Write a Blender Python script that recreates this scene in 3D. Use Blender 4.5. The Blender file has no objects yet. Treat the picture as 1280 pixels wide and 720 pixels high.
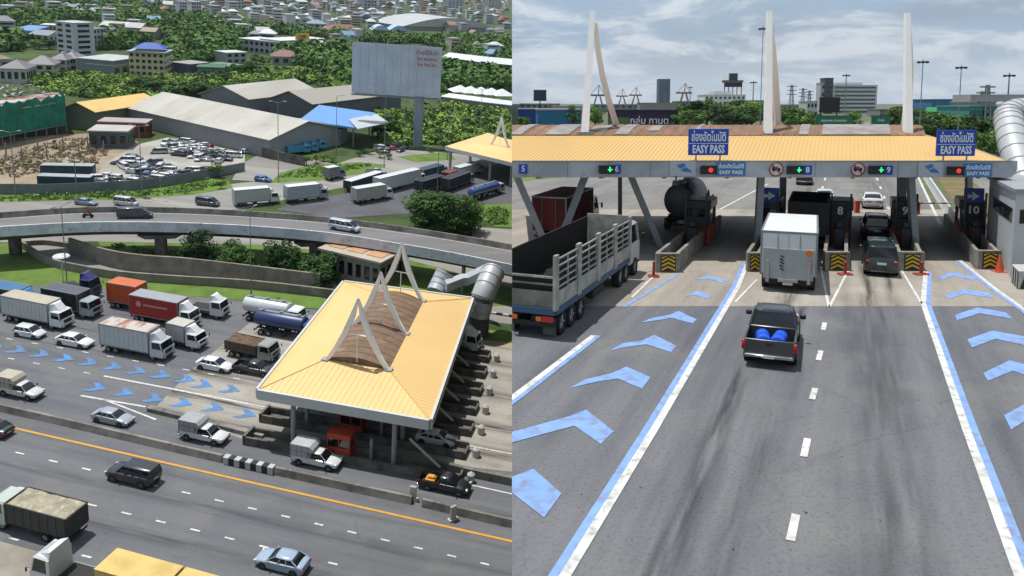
SKYK=1.06; SUNE=4.8; HAZE=.00005; EXPO=.04
import bpy, bmesh, math, random
from mathutils import Vector, Matrix
PI=math.pi; R=math.radians
sc=bpy.context.scene
C=sc.collection
random.seed(7)
# ------------------------------------------------------------------ camera
F=980.0; PX,PY=640.0,230.0
cd=bpy.data.cameras.new('camera'); cam=bpy.data.objects.new('camera',cd); C.objects.link(cam)
cd.lens=F*36/1280; cd.sensor_width=36; cd.shift_y=-(360-PY)/1280; cd.clip_start=.5; cd.clip_end=30000
PIT=math.atan((PY-128)/F)
cam.location=(0,0,10); cam.rotation_euler=(PI/2-PIT,0,0); sc.camera=cam
CR=Vector((1,0,0)); CF=Vector((0,math.cos(PIT),-math.sin(PIT))); CU=Vector((0,math.sin(PIT),math.cos(PIT)))
# the lower plaza lies on a hillside that rises gently away: its own frame (x right, y away, z off the slope)
psi,pit,roll,HL=-.307,.25,-.07,50.0
def leftcols():
    c,s=math.cos(pit),math.sin(pit); cr,sr=math.cos(roll),math.sin(roll); cp,sp=math.cos(psi),math.sin(psi)
    cols=[]
    for e in ((1,0,0),(0,1,0),(0,0,1)):
        x=cp*e[0]+sp*e[1]; y=-sp*e[0]+cp*e[1]; z=e[2]
        r=x; f=y*c-z*s; u=y*s+z*c
        r2=r*cr-u*sr; u2=r*sr+u*cr
        cols.append(CR*r2+CU*u2+CF*f)
    return cols
lc=leftcols()
ML=Matrix(((lc[0].x,lc[1].x,lc[2].x,0),(lc[0].y,lc[1].y,lc[2].y,0),(lc[0].z,lc[1].z,lc[2].z,0),(0,0,0,1)))
ML=Matrix.Translation((0,0,10))@ML@Matrix.Translation((0,0,-HL))
MR=Matrix.Identity(4)
MS={'L':ML,'R':MR}; MI={'L':ML.inverted(),'R':MR}
SIDE='L'
def at(x,y,h=0,side=None):
    """point of the plaza's frame that a photo pixel shows on the level h"""
    m=MI[side or SIDE]
    d=(CR*((x-PX)/F)-CU*((y-PY)/F)+CF)
    d=m.to_3x3()@d; o=m@Vector((0,0,10))
    t=(h-o.z)/d.z
    p=o+d*t
    return Vector((p.x,p.y,h))
def atY(x,y,Y,side='R'):
    """point of the upper plaza at distance Y that a photo pixel shows"""
    d=(CR*((x-PX)/F)-CU*((y-PY)/F)+CF); t=Y/d.y
    return Vector((0,0,10))+d*t
def hgt(x,yb,yt,side=None):
    """height of an upright thing with foot pixel (x,yb) and top pixel row yt"""
    side=side or SIDE
    b=at(x,yb,0,side); lo,hi=0,120
    for _ in range(40):
        m=(lo+hi)/2; p=MS[side]@Vector((b.x,b.y,m))-Vector((0,0,10))
        yy=PY-F*p.dot(CU)/p.dot(CF)
        if yy>yt: lo=m
        else: hi=m
    return lo
LV=(-2441,-24); RV=(1060,128); LX=(733,-24)
def head(x,y,back=False,side=None,h=0,vp=None):
    side=side or SIDE; v=vp or (LV if side=='L' else RV)
    q=(x+(v[0]-x)*.04,y+(v[1]-y)*.04)
    a=at(x,y,h,side); b=at(q[0],q[1],h,side); d=b-a
    if side=='L': d=-d
    if back: d=-d
    return math.atan2(d.y,d.x)
# ------------------------------------------------------------------ materials
def lin(h):
    if isinstance(h,(tuple,list)): return tuple(h)+(1,)
    h=h.lstrip('#'); r=[int(h[i:i+2],16)/255 for i in (0,2,4)]
    return tuple(((c/12.92) if c<=.04045 else ((c+.055)/1.055)**2.4) for c in r)+(1,)
MATS={}
def mat(name,col,rough=.6,metal=0,var=.12,scale=1.5,emit=0,spec=.5,bump=0,coat=0,obj=True,rnd=0):
    if name in MATS: return MATS[name]
    m=bpy.data.materials.new(name); m.use_nodes=True; nt=m.node_tree; b=nt.nodes['Principled BSDF']
    c=lin(col)
    b.inputs['Base Color'].default_value=c; b.inputs['Roughness'].default_value=rough; b.inputs['Metallic'].default_value=metal
    b.inputs['Specular IOR Level'].default_value=spec
    if coat: b.inputs['Coat Weight'].default_value=coat; b.inputs['Coat Roughness'].default_value=.08
    if emit: b.inputs['Emission Color'].default_value=c; b.inputs['Emission Strength'].default_value=emit
    if var or bump:
        tc=nt.nodes.new('ShaderNodeTexCoord'); n=nt.nodes.new('ShaderNodeTexNoise'); n.inputs['Scale'].default_value=scale
        n.inputs['Detail'].default_value=5; n.inputs['Roughness'].default_value=.65
        nt.links.new(tc.outputs['Object'],n.inputs['Vector'])
        mr=nt.nodes.new('ShaderNodeMapRange'); mr.inputs[1].default_value=.3; mr.inputs[2].default_value=.7
        mr.inputs[3].default_value=1-var; mr.inputs[4].default_value=1+var
        nt.links.new(n.outputs[0],mr.inputs[0])
        v=nt.nodes.new('ShaderNodeVectorMath'); v.operation='SCALE'; v.inputs[0].default_value=c[:3]
        last=mr.outputs[0]
        if rnd:
            oi=nt.nodes.new('ShaderNodeObjectInfo'); m2=nt.nodes.new('ShaderNodeMapRange'); m2.inputs[3].default_value=1-rnd; m2.inputs[4].default_value=1+rnd
            nt.links.new(oi.outputs['Random'],m2.inputs[0]); mm=nt.nodes.new('ShaderNodeMath'); mm.operation='MULTIPLY'
            nt.links.new(last,mm.inputs[0]); nt.links.new(m2.outputs[0],mm.inputs[1]); last=mm.outputs[0]
        nt.links.new(last,v.inputs['Scale']); nt.links.new(v.outputs[0],b.inputs['Base Color'])
        if bump:
            bp=nt.nodes.new('ShaderNodeBump'); bp.inputs['Strength'].default_value=bump; bp.inputs['Distance'].default_value=.05
            nt.links.new(n.outputs[0],bp.inputs['Height']); nt.links.new(bp.outputs[0],b.inputs['Normal'])
    MATS[name]=m; return m
def mix_mat(name,c1,c2,scale=1,lo=.4,hi=.6,rough=.85,stretch=(1,1,1),rot=0,c3=None,s3=8,l3=.55,h3=.75,detail=6,bump=0):
    """two or three colours laid over each other by noise"""
    if name in MATS: return MATS[name]
    m=bpy.data.materials.new(name); m.use_nodes=True; nt=m.node_tree; b=nt.nodes['Principled BSDF']; b.inputs['Roughness'].default_value=rough
    b.inputs['Specular IOR Level'].default_value=.3
    tc=nt.nodes.new('ShaderNodeTexCoord'); mp=nt.nodes.new('ShaderNodeMapping'); mp.vector_type='TEXTURE'
    mp.inputs['Rotation'].default_value=(0,0,rot); mp.inputs['Scale'].default_value=stretch
    nt.links.new(tc.outputs['Object'],mp.inputs['Vector'])
    def layer(prev,col,s,lo,hi):
        n=nt.nodes.new('ShaderNodeTexNoise'); n.inputs['Scale'].default_value=s; n.inputs['Detail'].default_value=detail; n.inputs['Roughness'].default_value=.62
        nt.links.new(mp.outputs[0],n.inputs['Vector'])
        mr=nt.nodes.new('ShaderNodeMapRange'); mr.inputs[1].default_value=lo; mr.inputs[2].default_value=hi; nt.links.new(n.outputs[0],mr.inputs[0])
        mx=nt.nodes.new('ShaderNodeMix'); mx.data_type='RGBA'; nt.links.new(mr.outputs[0],mx.inputs['Factor'])
        if prev is None: mx.inputs['A'].default_value=lin(c1)
        else: nt.links.new(prev,mx.inputs['A'])
        mx.inputs['B'].default_value=lin(col); return mx.outputs['Result'],n
    o,n=layer(None,c2,scale,lo,hi)
    if c3: o,n=layer(o,c3,s3,l3,h3)
    nt.links.new(o,b.inputs['Base Color'])
    if bump:
        bp=nt.nodes.new('ShaderNodeBump'); bp.inputs['Strength'].default_value=bump; bp.inputs['Distance'].default_value=.1
        nt.links.new(n.outputs[0],bp.inputs['Height']); nt.links.new(bp.outputs[0],b.inputs['Normal'])
    MATS[name]=m; return m
# ------------------------------------------------------------------ mesh builder
class MB:
    def __init__(s): s.v=[]; s.f=[]
    def add(s,vs,fs,M=None):
        k=len(s.v); s.v+=[tuple(M@Vector(v)) if M else tuple(v) for v in vs]; s.f+=[tuple(i+k for i in f) for f in fs]; return s
    def box(s,c,d,rz=0,M=None,bev=0):
        x,y,z=d[0]/2,d[1]/2,d[2]/2
        T=Matrix.Translation(c)@Matrix.Rotation(rz,4,'Z')
        if M: T=M@T
        if bev:
            b=min(bev,x*.9,y*.9,z*.9); vs=[];fs=[]
            ring=[(x-b,y),(x,y-b),(x,-y+b),(x-b,-y),(-x+b,-y),(-x,-y+b),(-x,y-b),(-x+b,y)]
            ring=ring[::-1]
            rr=[(p[0]*(x-b)/x,p[1]*(y-b)/y) for p in ring]
            for zz,r in ((-z,rr),(-z+b,ring),(z-b,ring),(z,rr)): vs+=[(p[0],p[1],zz) for p in r]
            for i in range(3):
                for j in range(8): fs.append((i*8+j,i*8+(j+1)%8,(i+1)*8+(j+1)%8,(i+1)*8+j))
            fs.append(tuple(range(7,-1,-1))); fs.append(tuple(range(24,32)))
            return s.add(vs,fs,T)
        vs=[(-x,-y,-z),(x,-y,-z),(x,y,-z),(-x,y,-z),(-x,-y,z),(x,-y,z),(x,y,z),(-x,y,z)]
        return s.add(vs,[(0,3,2,1),(4,5,6,7),(0,1,5,4),(1,2,6,5),(2,3,7,6),(3,0,4,7)],T)
    def b2(s,lo,hi,bev=0,M=None):
        return s.box([(a+b)/2 for a,b in zip(lo,hi)],[b-a for a,b in zip(lo,hi)],0,M,bev)
    def hexa(s,b,t,M=None):
        return s.add(list(b)+list(t),[(0,3,2,1),(4,5,6,7),(0,1,5,4),(1,2,6,5),(2,3,7,6),(3,0,4,7)],M)
    def prism(s,poly,z0,z1,M=None):
        n=len(poly); vs=[(p[0],p[1],z0) for p in poly]+[(p[0],p[1],z1) for p in poly]
        fs=[tuple(range(n-1,-1,-1)),tuple(range(n,2*n))]+[(i,(i+1)%n,n+(i+1)%n,n+i) for i in range(n)]
        return s.add(vs,fs,M)
    def side(s,poly,y0,y1,M=None):   # outline in x,z pushed along y
        n=len(poly); vs=[(p[0],y0,p[1]) for p in poly]+[(p[0],y1,p[1]) for p in poly]
        fs=[tuple(range(n)),tuple(range(2*n-1,n-1,-1))]+[((i+1)%n,i,n+i,n+(i+1)%n) for i in range(n)]
        return s.add(vs,fs,M)
    def tube(s,a,b,r,r2=None,n=8,cap=True):
        a=Vector(a);b=Vector(b); d=(b-a).normalized(); u=d.orthogonal().normalized(); w=d.cross(u); r2=r if r2 is None else r2
        vs=[tuple(a+(u*math.cos(t)+w*math.sin(t))*r) for t in [2*PI*i/n for i in range(n)]]+[tuple(b+(u*math.cos(t)+w*math.sin(t))*r2) for t in [2*PI*i/n for i in range(n)]]
        fs=[(i,(i+1)%n,n+(i+1)%n,n+i) for i in range(n)]
        if cap: fs+=[tuple(range(n-1,-1,-1)),tuple(range(n,2*n))]
        return s.add(vs,fs)
    def path(s,pts,r,n=8):
        for a,b in zip(pts,pts[1:]): s.tube(a,b,r,None,n)
        return s
    def loft(s,rings,cap=True,closed=True):
        n=len(rings[0]); k=len(s.v)
        for r in rings: s.v+=[tuple(p) for p in r]
        for i in range(len(rings)-1):
            for j in range(n if closed else n-1):
                a=k+i*n+j; b=k+i*n+(j+1)%n; s.f.append((a,b,b+n,a+n))
        if cap: s.f.append(tuple(range(k+n-1,k-1,-1))); s.f.append(tuple(range(k+(len(rings)-1)*n,k+len(rings)*n)))
        return s
    def quad(s,a,b,c,d): return s.add([a,b,c,d],[(0,1,2,3)])
    def build(s,name,m,parent=None,smooth=35,origin=None):
        if origin is not None:
            o0=Vector(origin); s.v=[tuple(Vector(v)-o0) for v in s.v]
        me=bpy.data.meshes.new(name); me.from_pydata(s.v,[],s.f)
        bm=bmesh.new(); bm.from_mesh(me); bmesh.ops.recalc_face_normals(bm,faces=bm.faces); bm.to_mesh(me); bm.free()
        me.materials.append(m)
        if smooth:
            me.polygons.foreach_set('use_smooth',[True]*len(me.polygons)); me.set_sharp_from_angle(angle=R(smooth))
        o=bpy.data.objects.new(name,me); C.objects.link(o)
        if parent is not None: o.parent=parent
        return o
TOPS=[]
def tag(o,label,cat,group=None,kind=None):
    if label: o['label']=label
    if cat: o['category']=cat
    if group: o['group']=group
    if kind: o['kind']=kind
    TOPS.append((o,SIDE)); return o
def put(o,loc,rz=0,scale=1):
    S=Matrix.Diagonal((scale,scale,scale,1)) if not isinstance(scale,tuple) else Matrix.Diagonal(tuple(scale)+(1,))
    o.matrix_basis=MS[SIDE]@Matrix.Translation(loc)@Matrix.Rotation(rz,4,'Z')@S; return o
def empty(name,loc,label,cat,rz=0,group=None,scale=1):
    o=bpy.data.objects.new(name,None); o.empty_display_size=.5; C.objects.link(o); tag(o,label,cat,group); put(o,loc,rz,scale); return o
def single(mb,name,m,label,cat,loc=(0,0,0),rz=0,group=None,smooth=35,scale=1,kind=None):
    o=mb.build(name,m,None,smooth); tag(o,label,cat,group,kind); put(o,loc,rz,scale); return o
def struct(mb,name,m,smooth=0,kind='structure',label=None,cat=None,lower=0):
    o=mb.build(name,m,None,smooth); tag(o,label,cat,None,kind); put(o,(0,0,0)); return o
def dup(root,loc,rz,label=None,group=None,scale=1,cat=None):
    r=root.copy(); C.objects.link(r); 
    if label: r['label']=label
    if group: r['group']=group
    if cat: r['category']=cat
    TOPS.append((r,SIDE)); put(r,loc,rz,scale)
    for ch in root.children:
        c=ch.copy(); C.objects.link(c); c.parent=r
        for g in ch.children:
            d=g.copy(); C.objects.link(d); d.parent=c
    return r
def poly_px(pts,z,side=None,h=0):
    return [tuple(at(x,y,0,side))[:2]+(z,) for x,y in pts]
def sheet(name,m,pts,z,**k):
    mb=MB(); v=poly_px(pts,z); mb.add(v,[tuple(range(len(v)))]); return struct(mb,name,m,**k)
def text_mesh(body,size,m,name='lettering',depth=.01,parent=None,M=None,bold=0):
    c=bpy.data.curves.new(name,'FONT'); c.body=body; c.size=size; c.align_x='CENTER'; c.align_y='CENTER'; c.extrude=depth; c.offset=bold; c.resolution_u=2
    o=bpy.data.objects.new(name,c); C.objects.link(o); dg=bpy.context.evaluated_depsgraph_get(); dg.update()
    me=bpy.data.meshes.new_from_object(o.evaluated_get(dg)); bpy.data.objects.remove(o); bpy.data.curves.remove(c)
    me.name=name; me.materials.clear(); me.materials.append(m)
    r=bpy.data.objects.new(name,me); C.objects.link(r)
    if parent is not None: r.parent=parent
    r.matrix_basis=M if M else Matrix.Identity(4)
    return r
FACE=Matrix.Rotation(PI/2,4,'X')   # text standing upright, read from -y
# shared materials
def paint(h,n=None): return mat('paint_'+h.strip('#'),h,.32,0,.05,2.5,coat=.6)
WHITE=mat('white_paint','#c9cbcb',.35,0,.06,1.2,coat=.3)
GLASS=mat('dark_glass','#12171b',.08,0,0,spec=.8)
TYRE=mat('tyre_rubber','#161616',.85,0,.1,6)
RIM=mat('wheel_metal','#8e9092',.4,.6,.1,6)
BLACK=mat('black_plastic','#17181a',.55,0,.1,3)
CHAS=mat('chassis_grime','#24221f',.8,0,.25,3)
REDL=mat('red_lamp','#a01414',.25,0,.0)
HEADL=mat('lamp_lens','#cfd4d8',.12,.2,0)
ORNL=mat('orange_lamp','#c8641a',.3,0,0)
PLATE=mat('plate_white','#c8c8c0',.5,0,.05)
CHROME=mat('chrome','#a8abad',.2,.9,.05)
CONC=mix_mat('concrete','#8a8478','#6d685e',.5,.35,.65,.9,c3='#3d3a34',s3=1.3,l3=.6,h3=.85)
CONCD=mix_mat('weathered_and_shade_concrete','#6f6d66','#4a4843',.6,.35,.65,.9,c3='#2d2b28',s3=.9,l3=.5,h3=.8)
GALV=mat('galvanised_steel','#7e8487',.5,.4,.1,2)
# ------------------------------------------------------------------ vehicles (x forward, y left, origin on the road under the middle)
def wheel(root,x,y,r,w,rims=True,n=20,double=False):
    mb=MB(); s=1 if y>0 else -1
    prof=[(r*.62,.5),(r*.93,.5),(r,.36),(r,-.36),(r*.93,-.5),(r*.62,-.5)]
    rings=[]
    for i in range(n):
        a=2*PI*i/n; rings.append([(x+math.cos(a)*p[0],y+p[1]*w,r+math.sin(a)*p[0]) for p in prof])
    rings.append(rings[0]); mb.loft(rings,cap=False)
    o=mb.build('wheel',TYRE,root,50)
    if rims:
        rb=MB(); yo=y+s*w*.36
        rb.tube((x,yo-s*w*.5,r),(x,yo,r),r*.63,r*.6,n)
        rb.tube((x,yo,r),(x,yo+s*.03,r),r*.18,r*.14,8)
        for k in range(5):
            a=2*PI*k/5; rb.box((x+math.cos(a)*r*.36,yo+s*.012,r+math.sin(a)*r*.36),(r*.4,.03,r*.13),0,None) if False else rb.tube((x+math.cos(a)*r*.12,yo+s*.012,r+math.sin(a)*r*.12),(x+math.cos(a)*r*.56,yo+s*.012,r+math.sin(a)*r*.56),r*.07,r*.09,5)
        rb.build('rim',RIM,o,50)
    return o
def ring(x,w,zb,zt,crown=.0,ed=.07):
    return [(x,0,zb),(x,w*.8,zb),(x,w*.97,zb+ed),(x,w,zb+(zt-zb)*.45),(x,w*.975,zt-ed),(x,w*.9,zt-ed*.15),(x,w*.45,zt+crown*.8),(x,0,zt+crown),
            (x,-w*.45,zt+crown*.8),(x,-w*.9,zt-ed*.15),(x,-w*.975,zt-ed),(x,-w,zb+(zt-zb)*.45),(x,-w*.97,zb+ed),(x,-w*.8,zb)]
# stations: (position 0 rear .. 1 front, width factor, bottom, top) ; greenhouse: base rear/front, roof rear/front
CARS={
 'sedan':dict(L=4.55,W=1.76,H=1.44,st=[(0,.80,.36,.78),(.015,.88,.24,.92),(.07,.95,.2,1.0),(.18,.99,.19,1.0),(.5,1,.18,.95),(.7,1,.18,.93),(.86,.97,.19,.83),(.96,.88,.22,.70),(1,.76,.3,.58)],gh=(.06,.75,.24,.56),bz=.93,r=.32,ax=(.185,.81)),
 'hatch':dict(L=3.9,W=1.7,H=1.5,st=[(0,.84,.36,.85),(.02,.9,.24,.98),(.1,.98,.2,.99),(.5,1,.18,.96),(.72,1,.18,.94),(.87,.97,.19,.84),(.96,.88,.22,.70),(1,.76,.3,.58)],gh=(.0,.78,.1,.58),bz=.93,r=.31,ax=(.17,.82)),
 'suv':dict(L=4.8,W=1.88,H=1.84,st=[(0,.86,.5,1.0),(.015,.93,.36,1.14),(.08,.98,.32,1.16),(.5,1,.32,1.12),(.72,1,.32,1.1),(.88,.97,.34,1.02),(.97,.9,.36,.9),(1,.8,.42,.76)],gh=(.0,.76,.03,.60),bz=1.1,r=.39,ax=(.19,.81)),
 'van':dict(L=4.9,W=1.72,H=1.95,st=[(0,.88,.42,1.05),(.012,.95,.3,1.16),(.06,.99,.28,1.16),(.5,1,.28,1.1),(.8,1,.28,1.08),(.92,.96,.3,.98),(.98,.88,.34,.84),(1,.78,.4,.7)],gh=(0,.9,.02,.70),bz=1.08,r=.33,ax=(.2,.84)),
}
def greenhouse(root,col,L,W,H,bx0,bx1,rx0,rx1,bz,pillars=(.36,.66),rack=False,name='window_glass'):
    X=lambda t:(t-.5)*L
    w0,w1=W/2*.93,W/2*.74
    g=MB()
    def rg(a,b,z,w): return [(X(a),-w,z),(X(b),-w*.93,z),(X(b),w*.93,z),(X(a),w,z)]
    zr=H-.07
    mid=lambda p,q,k:p+(q-p)*k
    g.loft([rg(bx0,bx1,bz-.06,w0),rg(mid(bx0,rx0,.55),mid(bx1,rx1,.5),mid(bz,zr,.55),mid(w0,w1,.4)),rg(rx0,rx1,zr,w1)])
    g.build(name,GLASS,root,30)
    r=MB()   # roof skin with rounded shoulders
    def rr(x,w,z,e): return [(x,-w,z-e),(x,-w*.93,z+.02),(x,-w*.5,z+.055),(x,w*.5,z+.055),(x,w*.93,z+.02),(x,w,z-e)]
    a,b=X(rx0)-.05,X(rx1)+.06
    r.loft([rr(a,w1*.9,zr-.03,.03),rr(a+.12,w1*1.02,zr+.005,.04),rr((a+b)/2,w1*1.04,zr+.015,.04),rr(b-.12,w1*1.0,zr+.0,.04),rr(b,w1*.88,zr-.04,.03)],closed=True)
    r.build('roof',col,root,60)
    p=MB()
    for s in (-1,1):
        A=lambda t,w,z:(X(t),s*w,z)
        p.tube(A(bx1,w0*.93,bz-.04),A(rx1,w1*.93,zr),.045,.035,5)
        p.tube(A(bx0,w0*.99,bz-.04),A(rx0,w1*1.0,zr),.075,.055,5)
        for k in pillars:
            t0=bx0+(bx1-bx0)*k; t1=rx0+(rx1-rx0)*k
            p.tube(A(t0,w0*1.0,bz-.04),A(t1,w1*1.0,zr),.05,.035,5)
    p.build('pillars',col,root,60)
def lamps(root,L,W,zh,zt,hs=(.12,.4,.14),ts=(.08,.3,.16)):
    for s in (-1,1):
        MB().box((L/2-.13,s*(W/2*.72),zh),(.2,hs[1]*.85,hs[2]),-s*.35,bev=.04).build('headlight',HEADL,root,60)
        MB().box((-L/2+.045,s*(W/2*.76),zt),(ts[0]+.06,ts[1],ts[2]),s*.3,bev=.03).build('tail_light',REDL,root,60)
def arches(root,L,W,r,axs):
    for t in axs:
        for s in (-1,1):
            a=MB(); x=(t-.5)*L; a.tube((x,s*W*.3,r+.02),(x,s*(W/2+.006),r+.02),r*1.2,r*1.17,18); a.build('wheel_arch',BLACK,root,50)
def car(kind,hexc,label,loc=(0,0,0),rz=0,group=None,detail=True,cat=None,scale=1):
    d=CARS[kind]; L,W,H=d['L'],d['W'],d['H']; col=paint(hexc)
    nm={'sedan':'sedan','hatch':'hatchback_car','suv':'sport_utility_car','van':'minivan'}[kind]
    root=empty(nm,loc,label,cat or {'van':'van'}.get(kind,'car'),rz,group,scale)
    mb=MB(); rs=[]
    for t,w,zb,zt in d['st']: rs.append(ring((t-.5)*L,W/2*w,zb,zt,.03))
    mb.loft(rs); mb.build('body',col,root,42)
    bx0,bx1,rx0,rx1=d['gh']
    greenhouse(root,col,L,W,H,bx0+.012,bx1,rx0,rx1,d['bz'],(.36,.64) if kind in('sedan','hatch') else (.28,.5,.72))
    if detail: arches(root,L,W,d['r'],d['ax'])
    for t in d['ax']:
        for s in (-1,1): wheel(root,(t-.5)*L,s*(W/2-.1),d['r'],.21,detail)
    zt=d['st'][1][3]-.2
    lamps(root,L,W,d['st'][-2][3]-.08,zt)
    MB().box((-L/2+.0,0,zt-.12),(.03,.46,.13)).build('licence_plate',PLATE,root,0)
    b=MB()
    b.box((L/2-.02,0,.36),(.1,W*.62,.14),bev=.03); b.box((-L/2+.03,0,.34),(.1,W*.7,.1),bev=.03); b.build('bumper_grille',BLACK,root,50)
    for s in (-1,1): MB().box(((bx1-.5)*L-.28,s*(W/2+.06),d['bz']+.05),(.12,.2,.14),bev=.03).build('wing_mirror',col,root,60)
    return root
def pickup(hexc,label,loc=(0,0,0),rz=0,bed='open',group=None,L=5.2,W=1.82,H=1.74,four=True,topcol=None,toph=1.0,plate=True,scale=1,ov=0):
    col=paint(hexc); root=empty('pickup_truck',loc,label,'pickup truck',rz,group,scale)
    X=lambda t:(t-.5)*L
    mb=MB(); rs=[]
    for t,w,zb,zt in [(.40,1,.42,1.08),(.5,1,.38,1.08),(.72,1,.38,1.06),(.86,.98,.4,1.0),(.96,.92,.42,.9),(1,.82,.48,.74)]: rs.append(ring(X(t),W/2*w,zb,zt,.03))
    mb.loft(rs); mb.build('body',col,root,42)
    greenhouse(root,col,L,W,H,.405,.78,.43,.63,1.06,(.45,) if four else ())
    b=MB(); y=W/2-.03; z0,z1=.55,1.1; x0,x1=X(0)+.04,X(.4)-.02
    def wl(a,c): b.b2(a,c,bev=.025)
    b.b2((x0,-y,z0-.08),(x1,y,z0)); wl((x0,-y-.0,z0),(x1,-y+.07,z1)); wl((x0,y-.07,z0),(x1,y,z1)); wl((x1-.07,-y+.07,z0),(x1,y-.07,z1))
    b.b2((x0,-y,.45),(x0+.5,-y+.05,z0+.1)); b.b2((x0,y-.05,.45),(x0+.5,y,z0+.1)); b.build('cargo_bed',col,root,40)
    t=MB(); t.b2((x0-.05,-y+.02,z0-.02),(x0,y-.02,z1),bev=.02)
    tg=t.build('tailgate',col,root,40); MB().b2((x0-.075,-.12,z1-.2),(x0-.045,.12,z1-.12)).build('handle',BLACK,tg,0)
    ln=MB(); ln.b2((x0+.02,-y+.08,z0),(x1-.08,y-.08,z0+.02)); ln.build('bed_liner',BLACK,root,0)
    arches(root,L,W,.37,(.19,.83))
    for tt in (.19,.83):
        for s in (-1,1): wheel(root,X(tt),s*(W/2-.1),.37,.24)
    for s in (-1,1):
        MB().box((L/2-.13,s*(W/2*.74),.84),(.22,.34,.18),-s*.35,bev=.04).build('headlight',HEADL,root,60)
        MB().b2((x0-.07,s*(y-.0)-.07,z0+.12),(x0+.0,s*(y)+.07,z1-.06),bev=.02).build('tail_light',REDL,root,60)
        MB().box((X(.74),s*(W/2+.12),1.14),(.14,.24,.2),bev=.04).build('wing_mirror',BLACK,root,60)
    bp=MB(); bp.b2((x0-.2,-W/2+.08,.42),(x0-.03,W/2-.08,.56),bev=.03); bp.build('rear_bumper',CHROME,root,40)
    fb=MB(); fb.b2((L/2-.1,-W/2*.8,.42),(L/2+.05,W/2*.8,.6),bev=.04); fb.build('front_bumper',BLACK,root,40)
    if plate: MB().b2((x0-.22,-.2,.44),(x0-.2,.2,.55)).build('licence_plate',PLATE,root,0)
    if bed=='box':
        tc=topcol or WHITE; tb=MB(); zt=1.12
        xx1=x1+ov
        tb.side([(x0,zt),(x1,zt),(x1,H+.02),(xx1,H+.06),(xx1,H+toph*.55),(xx1-.35,H+toph),(x0,H+toph)],-y-.04,y+.04)
        tb.build('cargo_box',tc,root,20)
        fr=MB()
        for s in (-1,1):
            for k in range(4): xx=x0+.1+(x1-x0-.2)*k/3; fr.box((xx,s*(y+.055),(zt+H+toph)/2),(.05,.03,H+toph-zt-.1))
            fr.box(((x0+x1)/2,s*(y+.06),H),(x1-x0,.03,.06))
        fr.build('box_ribs',GALV,root,0)
        MB().b2((x0-.02,-y+.1,zt+.1),(x0-.004,y-.1,H+toph-.15)).build('rear_door',GALV,root,0)
    return root
def cab(root,col,x0,W,H,deflector=True,z0=.55,depth=2.0,crew=0,visor=False):
    """forward control cab, its back at x0"""
    x1=x0+depth; w=W/2
    zb,zw,zt=z0,z0+(H-z0)*.5,H
    body=MB()
    body.side([(x0,zb),(x1-.02,zb),(x1+.06,zb+.3),(x1+.02,zw-.04),(x1-.06,zw),(x0,zw)],-w,w)
    body.side([(x0,zw),(x1-.06,zw),(x1-.1,zw+.02),(x1-.1,zw+.02),(x0,zw+.02)],-w*.99,w*.99)
    # pillars and rear wall round the glass
    body.b2((x0,-w*.97,zw),(x0+.3,w*.97,zt-.08))
    for s in (-1,1):
        body.hexa([(x1-.2,s*w*.97-.05,zw),(x1-.09,s*w*.97-.05,zw),(x1-.09,s*w*.97+.05,zw),(x1-.2,s*w*.97+.05,zw)],
                  [(x1-.5,s*w*.9-.05,zt-.08),(x1-.36,s*w*.9-.05,zt-.08),(x1-.36,s*w*.9+.05,zt-.08),(x1-.5,s*w*.9+.05,zt-.08)])
        body.b2((x0+.95,s*w*.96-.03,zw),(x0+1.05,s*w*.96+.03,zt-.1)) if depth>2.3 else None
    cb=body.build('cab',col,root,30)
    g=MB(); g.hexa([(x0+.3,-w*.95,zw),(x1-.11,-w*.95,zw),(x1-.11,w*.95,zw),(x0+.3,w*.95,zw)],[(x0+.3,-w*.88,zt-.1),(x1-.4,-w*.88,zt-.1),(x1-.4,w*.88,zt-.1),(x0+.3,w*.88,zt-.1)])
    g.build('cab_windows',GLASS,root,20)
    r=MB(); r.hexa([(x0,-w*.97,zt-.1),(x1-.3,-w*.93,zt-.1),(x1-.3,w*.93,zt-.1),(x0,w*.97,zt-.1)],[(x0,-w*.86,zt+.06),(x1-.6,-w*.8,zt+.06),(x1-.6,w*.8,zt+.06),(x0,w*.86,zt+.06)])
    r.build('cab_roof',col,root,20)
    if deflector:
        d=MB(); hh=deflector if deflector is not True else .75
        d.hexa([(x0+.02,-w*.9,zt+.05),(x1-.55,-w*.55,zt+.05),(x1-.55,w*.55,zt+.05),(x0+.02,w*.9,zt+.05)],[(x0+.02,-w*.8,zt+hh),(x0+.5,-w*.5,zt+hh),(x0+.5,w*.5,zt+hh),(x0+.02,w*.8,zt+hh)])
        d.build('wind_deflector',col,root,30)
    gr=MB(); gr.b2((x1+.02,-w*.55,zb+.42),(x1+.07,w*.55,zw-.12)); gr.b2((x1-.05,-w*.98,zb-.22),(x1+.14,w*.98,zb+.06),bev=.04); gr.build('grille_and_bumper',BLACK if crew==0 else GALV,root,30)
    for s in (-1,1):
        MB().box((x1+.12,s*w*.72,zb+.02),(.08,.34,.16),bev=.03).build('headlight',HEADL,root,40)
        m=MB(); m.tube((x1-.1,s*w,zw+.3),(x1+.12,s*(w+.2),zw+.35),.02,None,5); m.box((x1+.12,s*(w+.2),zw+.2),(.08,.16,.42),bev=.03); m.build('wing_mirror',BLACK,root,40)
        MB().b2((x0+.35,s*w-.008,zb+.1),(x0+1.3,s*w+.012,zw-.03)).build('door',col,root,0)
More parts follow.
